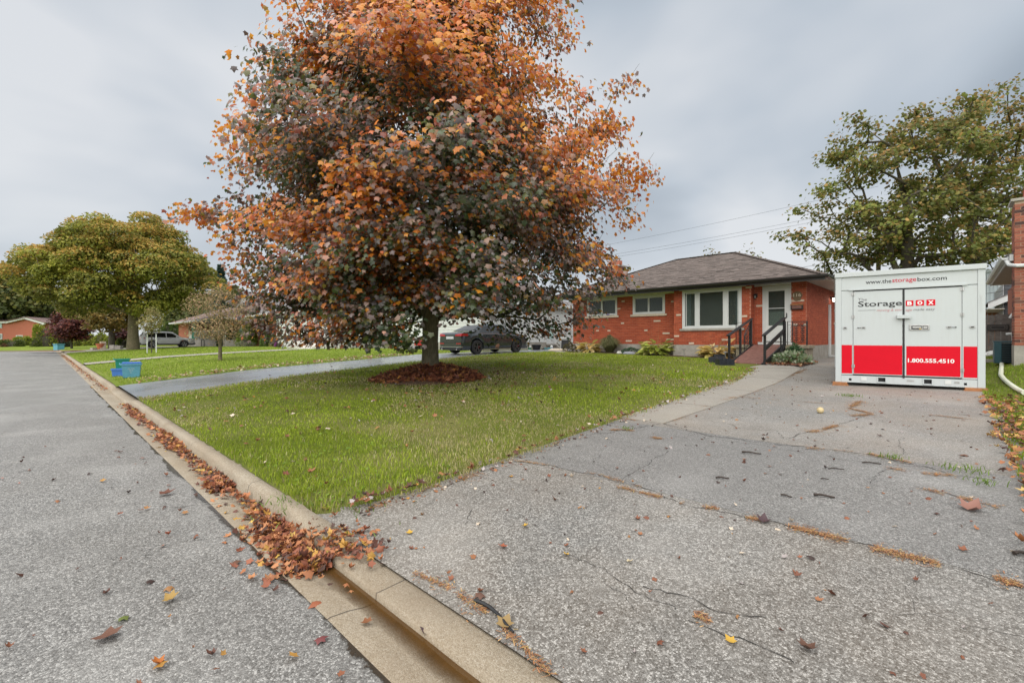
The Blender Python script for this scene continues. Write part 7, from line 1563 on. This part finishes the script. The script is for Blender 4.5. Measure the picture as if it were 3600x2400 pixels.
MB().box(xev, gxl, gy0 - .35, gy0 + 6, zev - .29, zev - .26).build('soffit', M['soffit'], gr, world=True)
mt = thing('metal_shed', (0.2, 42, .9), 0, 'pale blue-grey ribbed metal building far behind the fence', 'shed'); my0 = 40.0; mxl, mxr = onY(3440, my0), onY(3600, my0); mzt = zY(3490, 955, my0)
Mm = pm('pale_steel_cladding', (.50, .57, .60), .45, .06, 3)
mw = MB().box(mxl, mxr, my0, my0 + 6, .3, mzt).build('wall', Mm, mt, world=True)
for i in range(12): x_ = mxl + (mxr - mxl) * (i + .5) / 12; MB().box(x_ - .04, x_ + .04, my0 - .05, my0 - .002, .3, mzt - .1).build('rib', Mm, mw, world=True)
MB().box(mxl - .1, mxr, my0 - .12, my0 + 6, mzt + .001, mzt + .12).build('roof', Mm, mt, world=True)
x_ = onY(3478, 33.0); o = thing('timber_fence', (x_, 33, .9), 0, 'new golden timber fence panel glimpsed behind the grey fence', 'fence')
for i in range(10): MB().box(-.7 + i * .16, -.55 + i * .16, 0, .03, -.3, zY(3478, 1086, 33) - .9).build('board', M['wood_raw'], o)
# ------------------------------------------------------------------ utility pole and wires
ux, uy = at(3088, 33.0); up_ = thing('utility_pole', (ux, uy, .6), 0, 'wooden utility pole rising through the trees behind the bungalow', 'pole'); MB().tube([(0, 0, -.3), (0, 0, 10.6)], [.16, .12], 10).build('pole', M['bark_pale'], up_, smooth=True); MB().box(-.9, .9, -.06, .06, 9.9, 10.05).build('crossarm', M['bark_pale'], up_)
def wire(p, q, sag, lab, r=.011):
    p, q = Vector(p), Vector(q); o = thing('utility_wire', p, 0, lab, 'wire'); MB().tube([(q - p) * t - Vector((0, 0, sag * 4 * t * (1 - t))) for t in np.linspace(0, 1, 24)], r, 5).build('cable', M['dark'], o)
def wp(px, py, Z): x_, y_ = at(px, Z); return (x_, y_, zZ(py, Z))
wire(wp(3088, 655, 33), wp(1700, 930, 60), .5, 'topmost power wire above the bungalow roof', .009); wire(wp(3088, 720, 33), wp(1700, 955, 60), .5, 'middle overhead cable above the bungalow roof', .009); wire(wp(3088, 735, 33), wp(1700, 962, 60), .5, 'lowest of the three overhead cables above the bungalow roof', .009)
wire(wp(3088, 890, 33), wp(2640, 965, 27), .1, 'thin service wire running down to the bungalow roof', .01); wire(wp(3120, 928, 33), wp(3610, 919, 24), .05, 'upper service wire running to the brown brick house', .009); wire(wp(3120, 940, 33), wp(3610, 923, 24), .05, 'lower service wire running to the brown brick house', .009)
wire(wp(3465, 1032, 17), wp(3600, 1008, 15), .02, 'black wire hung along the white eave of the garage', .008)
# ------------------------------------------------------------------ planting along the bungalow
HOS = np.array([(0, 0, 0), (.20, .25, .05), (.26, .5, .06), (.16, .8, .0), (0, 1.0, -.08), (-.16, .8, .0), (-.26, .5, .06), (-.20, .25, .05), (0, .5, -.03)], float); HOS_T = np.array([(8, i, (i + 1) % 8) for i in range(8)])
def hosta(px, py, r, n, cols, wts, label, stalks, h=.42):
    Y = 19.2 if px < 2700 else 18.6; x = onY(px, Y); z = g1(x, Y) + .02; o = thing('hosta_plant', (x, Y, z), 0, label, 'plant')
    a = rng.uniform(0, 2 * np.pi, n); el_ = rng.uniform(.15, 1.1, n); k = rng.uniform(.15, .6, n) * r
    pos = np.stack([np.cos(a) * k, np.sin(a) * k, .06 + h * np.sin(el_) * .9 * rng.uniform(.4, 1, n)], 1); d_ = np.stack([np.cos(a), np.sin(a), -.25 + .5 * np.sin(el_)], 1) + rng.normal(0, .2, (n, 3)); nn_ = np.stack([-np.cos(a) * .2, -np.sin(a) * .2, 1 + 0 * a], 1) + rng.normal(0, .25, (n, 3))
    crown_obj('leaves', pos, d_, nn_, rng.uniform(.20, .36, n) * (r / .5), pick(n, cols, wts), o, (0, 0, 0), HOS, HOS_T, M['leaf_matte'])
    for i in range(stalks):
        a_ = random.uniform(0, 6.28); t_ = random.uniform(.25, .6); MB().tube([(0, 0, .1), (math.cos(a_) * t_ * .5, math.sin(a_) * t_ * .3, .55), (math.cos(a_) * t_, math.sin(a_) * t_ * .6, random.uniform(.7, 1.15))], [.007, .006, .004], 5).build('dry_stalk', M['wood_raw'], o)
    return o
GY = [(.44, .48, .09), (.33, .40, .07), (.55, .54, .18), (.60, .56, .30)]; YE = [(.70, .56, .20), (.64, .44, .18), (.74, .60, .32), (.50, .44, .13)]
hosta(2310, 1245, .82, 120, GY, [3, 3, 2, 1], 'big yellow-green hosta with dry stalks below the second window', 7, .75); hosta(2515, 1243, .75, 120, YE, [3, 2, 2, 1.5], 'fading yellow hosta with tall dry stalks below the picture window', 9, .55); hosta(2070, 1240, .7, 90, YE, [3, 1, 2, 2], 'faded yellow hosta near the bungalow corner', 4, .5)
x = onY(2143, 19.3); o = thing('ornamental_grass', (x, 19.3, g1(x, 19.3) + .02), 0, 'rounded clump of grey-green ornamental grass below the first window', 'plant'); n = 1500; a = rng.uniform(0, 2 * np.pi, n); k = rng.uniform(.05, 1, n); ln = rng.uniform(.5, .95, n)
b0 = np.stack([np.cos(a) * k * .14, np.sin(a) * k * .14, 0 * a], 1); m1 = np.stack([np.cos(a) * k * .5, np.sin(a) * k * .5, ln * (1 - .3 * k)], 1); e1 = np.stack([np.cos(a) * k * .82, np.sin(a) * k * .82, ln * (1.0 - .62 * k)], 1); s_ = np.stack([-np.sin(a), np.cos(a), 0 * a], 1) * .008
V = np.stack([b0 - s_, b0 + s_, m1 + s_ * .8, m1 - s_ * .8, e1], 1).reshape(-1, 3); kk = np.arange(n) * 5; T = np.concatenate([np.stack([kk, kk + 1, kk + 2], 1), np.stack([kk, kk + 2, kk + 3], 1), np.stack([kk + 3, kk + 2, kk + 4], 1)])
link('blades', np_mesh('blades', V, T, M['grass'], np.repeat(pick(n, [(.20, .20, .10), (.15, .17, .07), (.28, .24, .13)], [2, 2, 1]), 5, 0)), o)
def ground_plant(px, py, Y, w_, h_, n, cols, wts, size, lab, cat='plant', name='shrub'): x_ = onY(px, Y); return bush(name, lab, cat, (x_, Y, g1(x_, Y)), w_, w_ * .6, h_, n, size, cols, wts, shape=KITE, tris=KITE_T, core=False)
ground_plant(2003, 1236, 19.0, .42, .5, 700, [(.12, .11, .05), (.09, .08, .04), (.17, .13, .08)], [2, 2, 1], .07, 'small olive shrub at the bungalow corner beside the driveway')
ground_plant(2220, 1236, 19.25, .55, .30, 700, [(.06, .12, .07), (.09, .15, .09), (.05, .09, .04)], [1, 1, 1], .07, 'low blue-green perennial below the basement window')
ground_plant(2085, 1222, 19.55, .30, .5, 300, [(.07, .10, .04), (.1, .13, .06)], [1, 1], .06, 'green perennial behind the faded yellow hosta')
ground_plant(2795, 1228, 18.55, .3, .62, 420, [(.05, .12, .05), (.08, .16, .07)], [1, 1], .1, 'leafy green plant before the porch step', name='shrub')
bed = sheet('planting_bed', np.linspace(18.75, 19.96, 5), kx(-14.9), kx(-6.1), 20, .034, M['soil']); struct(bed)
bed2 = sheet('planting_bed', np.linspace(16.7, 18.95, 6), kx(-4.42), kx(-3.45), 5, .036, M['soil']); struct(bed2)
for i, (px, py, w_, lab) in enumerate(((2731, 1270, .45, 'variegated white-green ground plant beside the ramp foot'), (2775, 1268, .48, 'variegated white-green ground plant before the porch wall'))):
    Y = 17.5 + .55 * i; x_ = -4.02 + .1 * i; bush('ground_plant', lab, 'plant', (x_, Y, g1(x_, Y) + .03), w_, w_ * .9, .36, 420, .11, [(.30, .36, .22), (.14, .22, .09), (.42, .46, .34), (.24, .16, .08)], [2, 3, 1.5, 1], shape=HOS, tris=HOS_T, core=False)
X = rng.uniform(-4.5, -3.35, 420); Y = rng.uniform(16.4, 18.8, 420); k = len(X); o = litter('leaf_litter', np.stack([X, Y, gz(X, Y) + .06], 1), rng.uniform(.05, .11, k), BR + [(.42, .3, .16)], BRW + [2], .5); tag(o, 'brown leaves drifted in the bed beside the ramp', 'leaves')
X = rng.normal(-5.75, .18, 220); Y = rng.uniform(16.3, 18.3, 220); k = len(X); o = litter('leaf_litter', np.stack([X, Y, gz(X, Y) + .05], 1), rng.uniform(.05, .1, k), [(.42, .2, .08), (.3, .14, .06)], [1, 1], .5); tag(o, 'orange-brown dead stems heaped at the ramp post', 'leaves')
# stones and path lights in the bed
for i, (px, py, w_, c, lab) in enumerate(((2212, 1236, .34, (.24, .25, .28), 'flat blue-grey stone in the bed below the second window'), (2177, 1236, .14, (.5, .5, .46), 'small white stone beside the ornamental grass'), (2040, 1240, .2, (.4, .38, .34), 'pale stone edging the bed near the bungalow corner'))):
    x_ = onY(px, 18.95); o = thing('garden_stone', (x_, 18.95, g1(x_, 18.95)), i, lab, 'stone'); q = MB().lathe([(0, .15), (.6, .14), (.95, .07), (1, 0)], 9).build('rock', pm('stone_%d' % i, c, .85, .25, 8, .4), o, smooth=True); q.scale = (w_, w_ * .6, 1.0)
for px, py, lab in ((2405, 1234, 'silver path light stake below the picture window'), (2550, 1250, 'silver path light stake beside the ramp post')):
    Y = 18.9 if px < 2450 else 17.6; x_ = onY(px, Y); o = thing('path_light', (x_, Y, g1(x_, Y) + .02), 0, lab, 'lamp'); MB().tube([(0, 0, 0), (0, 0, .26)], .012, 6).build('stake', M['steel'], o); MB().lathe([(0, .35), (.09, .31), (.09, .295), (.03, .295), (.03, .25), (0, .25)], 12).build('cap', M['steel'], o, smooth=True)
# black plastic paving/planter blocks on the lawn edge
for i, (px, py, rz, s, lab) in enumerate(((2520, 1276, .2, 1.0, 'black plastic leveling block on the grass, left open side up behind the other'), (2548, 1284, .75, 1.0, 'black plastic leveling block on the grass beside the ramp foot'), (2528, 1262, .5, .9, 'black plastic leveling block standing behind the other two'))):
    x_, y_, z_ = gp(px, py); o = thing('plastic_block', (x_, y_, z_ + .025), rz, lab, 'block'); m = MB(); w2_, d2_, h2 = .24 * s, .18 * s, .19 * s
    for a, b, c, d_ in ((-w2_, w2_, -d2_, -d2_ + .03), (-w2_, w2_, d2_ - .03, d2_), (-w2_, -w2_ + .03, -d2_ + .03, d2_ - .03), (w2_ - .03, w2_, -d2_ + .03, d2_ - .03), (-.015, .015, -d2_ + .03, d2_ - .03)): m.box(a, b, c, d_, 0, h2)
    m.box(-w2_ + .03, w2_ - .03, -d2_ + .03, d2_ - .03, 0, .03)
    for sx_ in (-.13, .0, .13): m.box(sx_ * s - .035, sx_ * s + .035, -d2_ - .018, -d2_, 0, h2 * .8)
    m.build('shell', M['planter'], o); MB().box(-w2_ - .02, w2_ + .02, -d2_ - .02, d2_ + .02, -.02, .012).build('flange', M['planter'], o)
# twigs, cable, ball on the paving
def stick(px, py, ln, a, r, lab, name='twig', mat='dark_wood', bend=.035):
    x_, y_, z_ = gp(px, py); ln = ln * (.72 if name == 'twig' else 1); a = a + random.uniform(-.35, .35) * (name == 'twig'); o = thing(name, (x_, y_, z_ + r + .003), a, lab, 'twig' if name == 'twig' else 'cable'); MB().tube([(ln * (t_ - .5), bend * ln * math.sin(t_ * 3.6 + .4), .004 * math.sin(t_ * 5)) for t_ in np.linspace(0, 1, 10)], [r * (.95 - .4 * t_) * random.uniform(.85, 1.15) for t_ in np.linspace(0, 1, 10)], 6).build('stick', M[mat], o); return o
stick(2898, 1748, .2, .75, .013, 'stubby dark twig on the driveway before the leaf drift'); stick(2642, 1595, .26, .72, .012, 'long dark twig on the driveway before the concrete slabs'); stick(2540, 1683, .16, .75, .010, 'bark-brown twig on the driveway beside the long crack'); stick(2764, 1746, .11, .2, .009, 'short brown twig in the middle of the driveway'); stick(3065, 1630, .22, .5, .008, 'thin dark twig among the needles on the driveway'); stick(2940, 1650, .2, .55, .007, 'thin twig on the driveway left of the needle strip'); stick(2900, 1685, .1, .7, .006, 'tiny straight twig on the driveway'); stick(3590, 1950, .14, .6, .012, 'dark twig on the driveway near the leaf drift edge')
ca_, cb_ = gp(1672, 2130), gp(1795, 2215)
stick(1735, 2168, .34, math.atan2(cb_[1] - ca_[1], cb_[0] - ca_[0]), .011, 'short length of black cable lying beside the dropped kerb', 'cable_piece', 'dark', .07)
x_, y_, z_ = gp(2884, 1452); o = thing('ball', (x_, y_, z_ + .045), 0, 'small cream ball lying on the driveway before the container', 'ball'); MB().lathe([(.001, -.05), (.025, -.043), (.043, -.025), (.05, 0), (.043, .025), (.025, .043), (.001, .05)], 14).build('sphere', pm('cream_rubber', (.5, .40, .22), .7), o, smooth=True)
X = []; Y = []
for px, py, n, s in ((2985, 1396, 90, .06), (3130, 1616, 40, .04), (3390, 1660, 70, .06), (3460, 1705, 40, .05), (2200, 1512, 25, .03), (1010, 1830, 80, .08), (1250, 1800, 60, .12)):
    q = gp(px, py); X.append(rng.normal(q[0], s * 1.6, n)); Y.append(rng.normal(q[1], s, n))
X, Y = np.concatenate(X), np.concatenate(Y); n = len(X); o = blades('weeds', X, Y, rng.uniform(.03, .07, n), rng.uniform(.005, .01, n), pick(n, [(.12, .20, .03), (.16, .24, .05)], [1, 1]), lean=.9); tag(o, 'tufts of green weeds growing from the driveway cracks', 'weeds', kind='stuff')
# broad-leaved weeds at the near corner of the lawn
n = 260; X = rng.uniform(-6.4, -3.7, n); Y = 1.65 + 1.3 * rng.random(n) ** 1.6; kk = in_front(X, Y); X, Y = X[kk], Y[kk]; n = len(X); a = rng.uniform(0, 6.28, n)
V, T, c = leaves(np.stack([X, Y, gz(X, Y) + .035], 1), np.stack([np.cos(a), np.sin(a), .35 + 0 * a], 1), np.stack([0 * a, 0 * a, 1 + 0 * a], 1) + rng.normal(0, .2, (n, 3)), rng.uniform(.025, .06, n), pick(n, [(.16, .26, .03), (.22, .33, .05), (.12, .20, .025)], [2, 2, 1]), HOS, HOS_T)
o = link('weeds', np_mesh('weeds', V, T, M['grass'], c)); tag(o, 'broad-leaved weeds in the lawn corner by the dropped kerb', 'weeds', kind='stuff')
# saplings showing over the ridge behind the bungalow
x_, y_ = at(2560, 36); t = simple_tree('leafy_tree', 'thin treetop just showing over the bungalow ridge', 'tree', (x_, y_, .7), 2.5, .1, [3.5, 5, 6.5, 7.6, 8.55], [1, 2.0, 2.4, 2.2, 1.6], 60, 14, .16, [(.12, .14, .04), (.2, .15, .06)], [1, 1], 88, (.3, .3, .3), LOBE, LOBE_T, 'bark_dark', r_tip=.01)
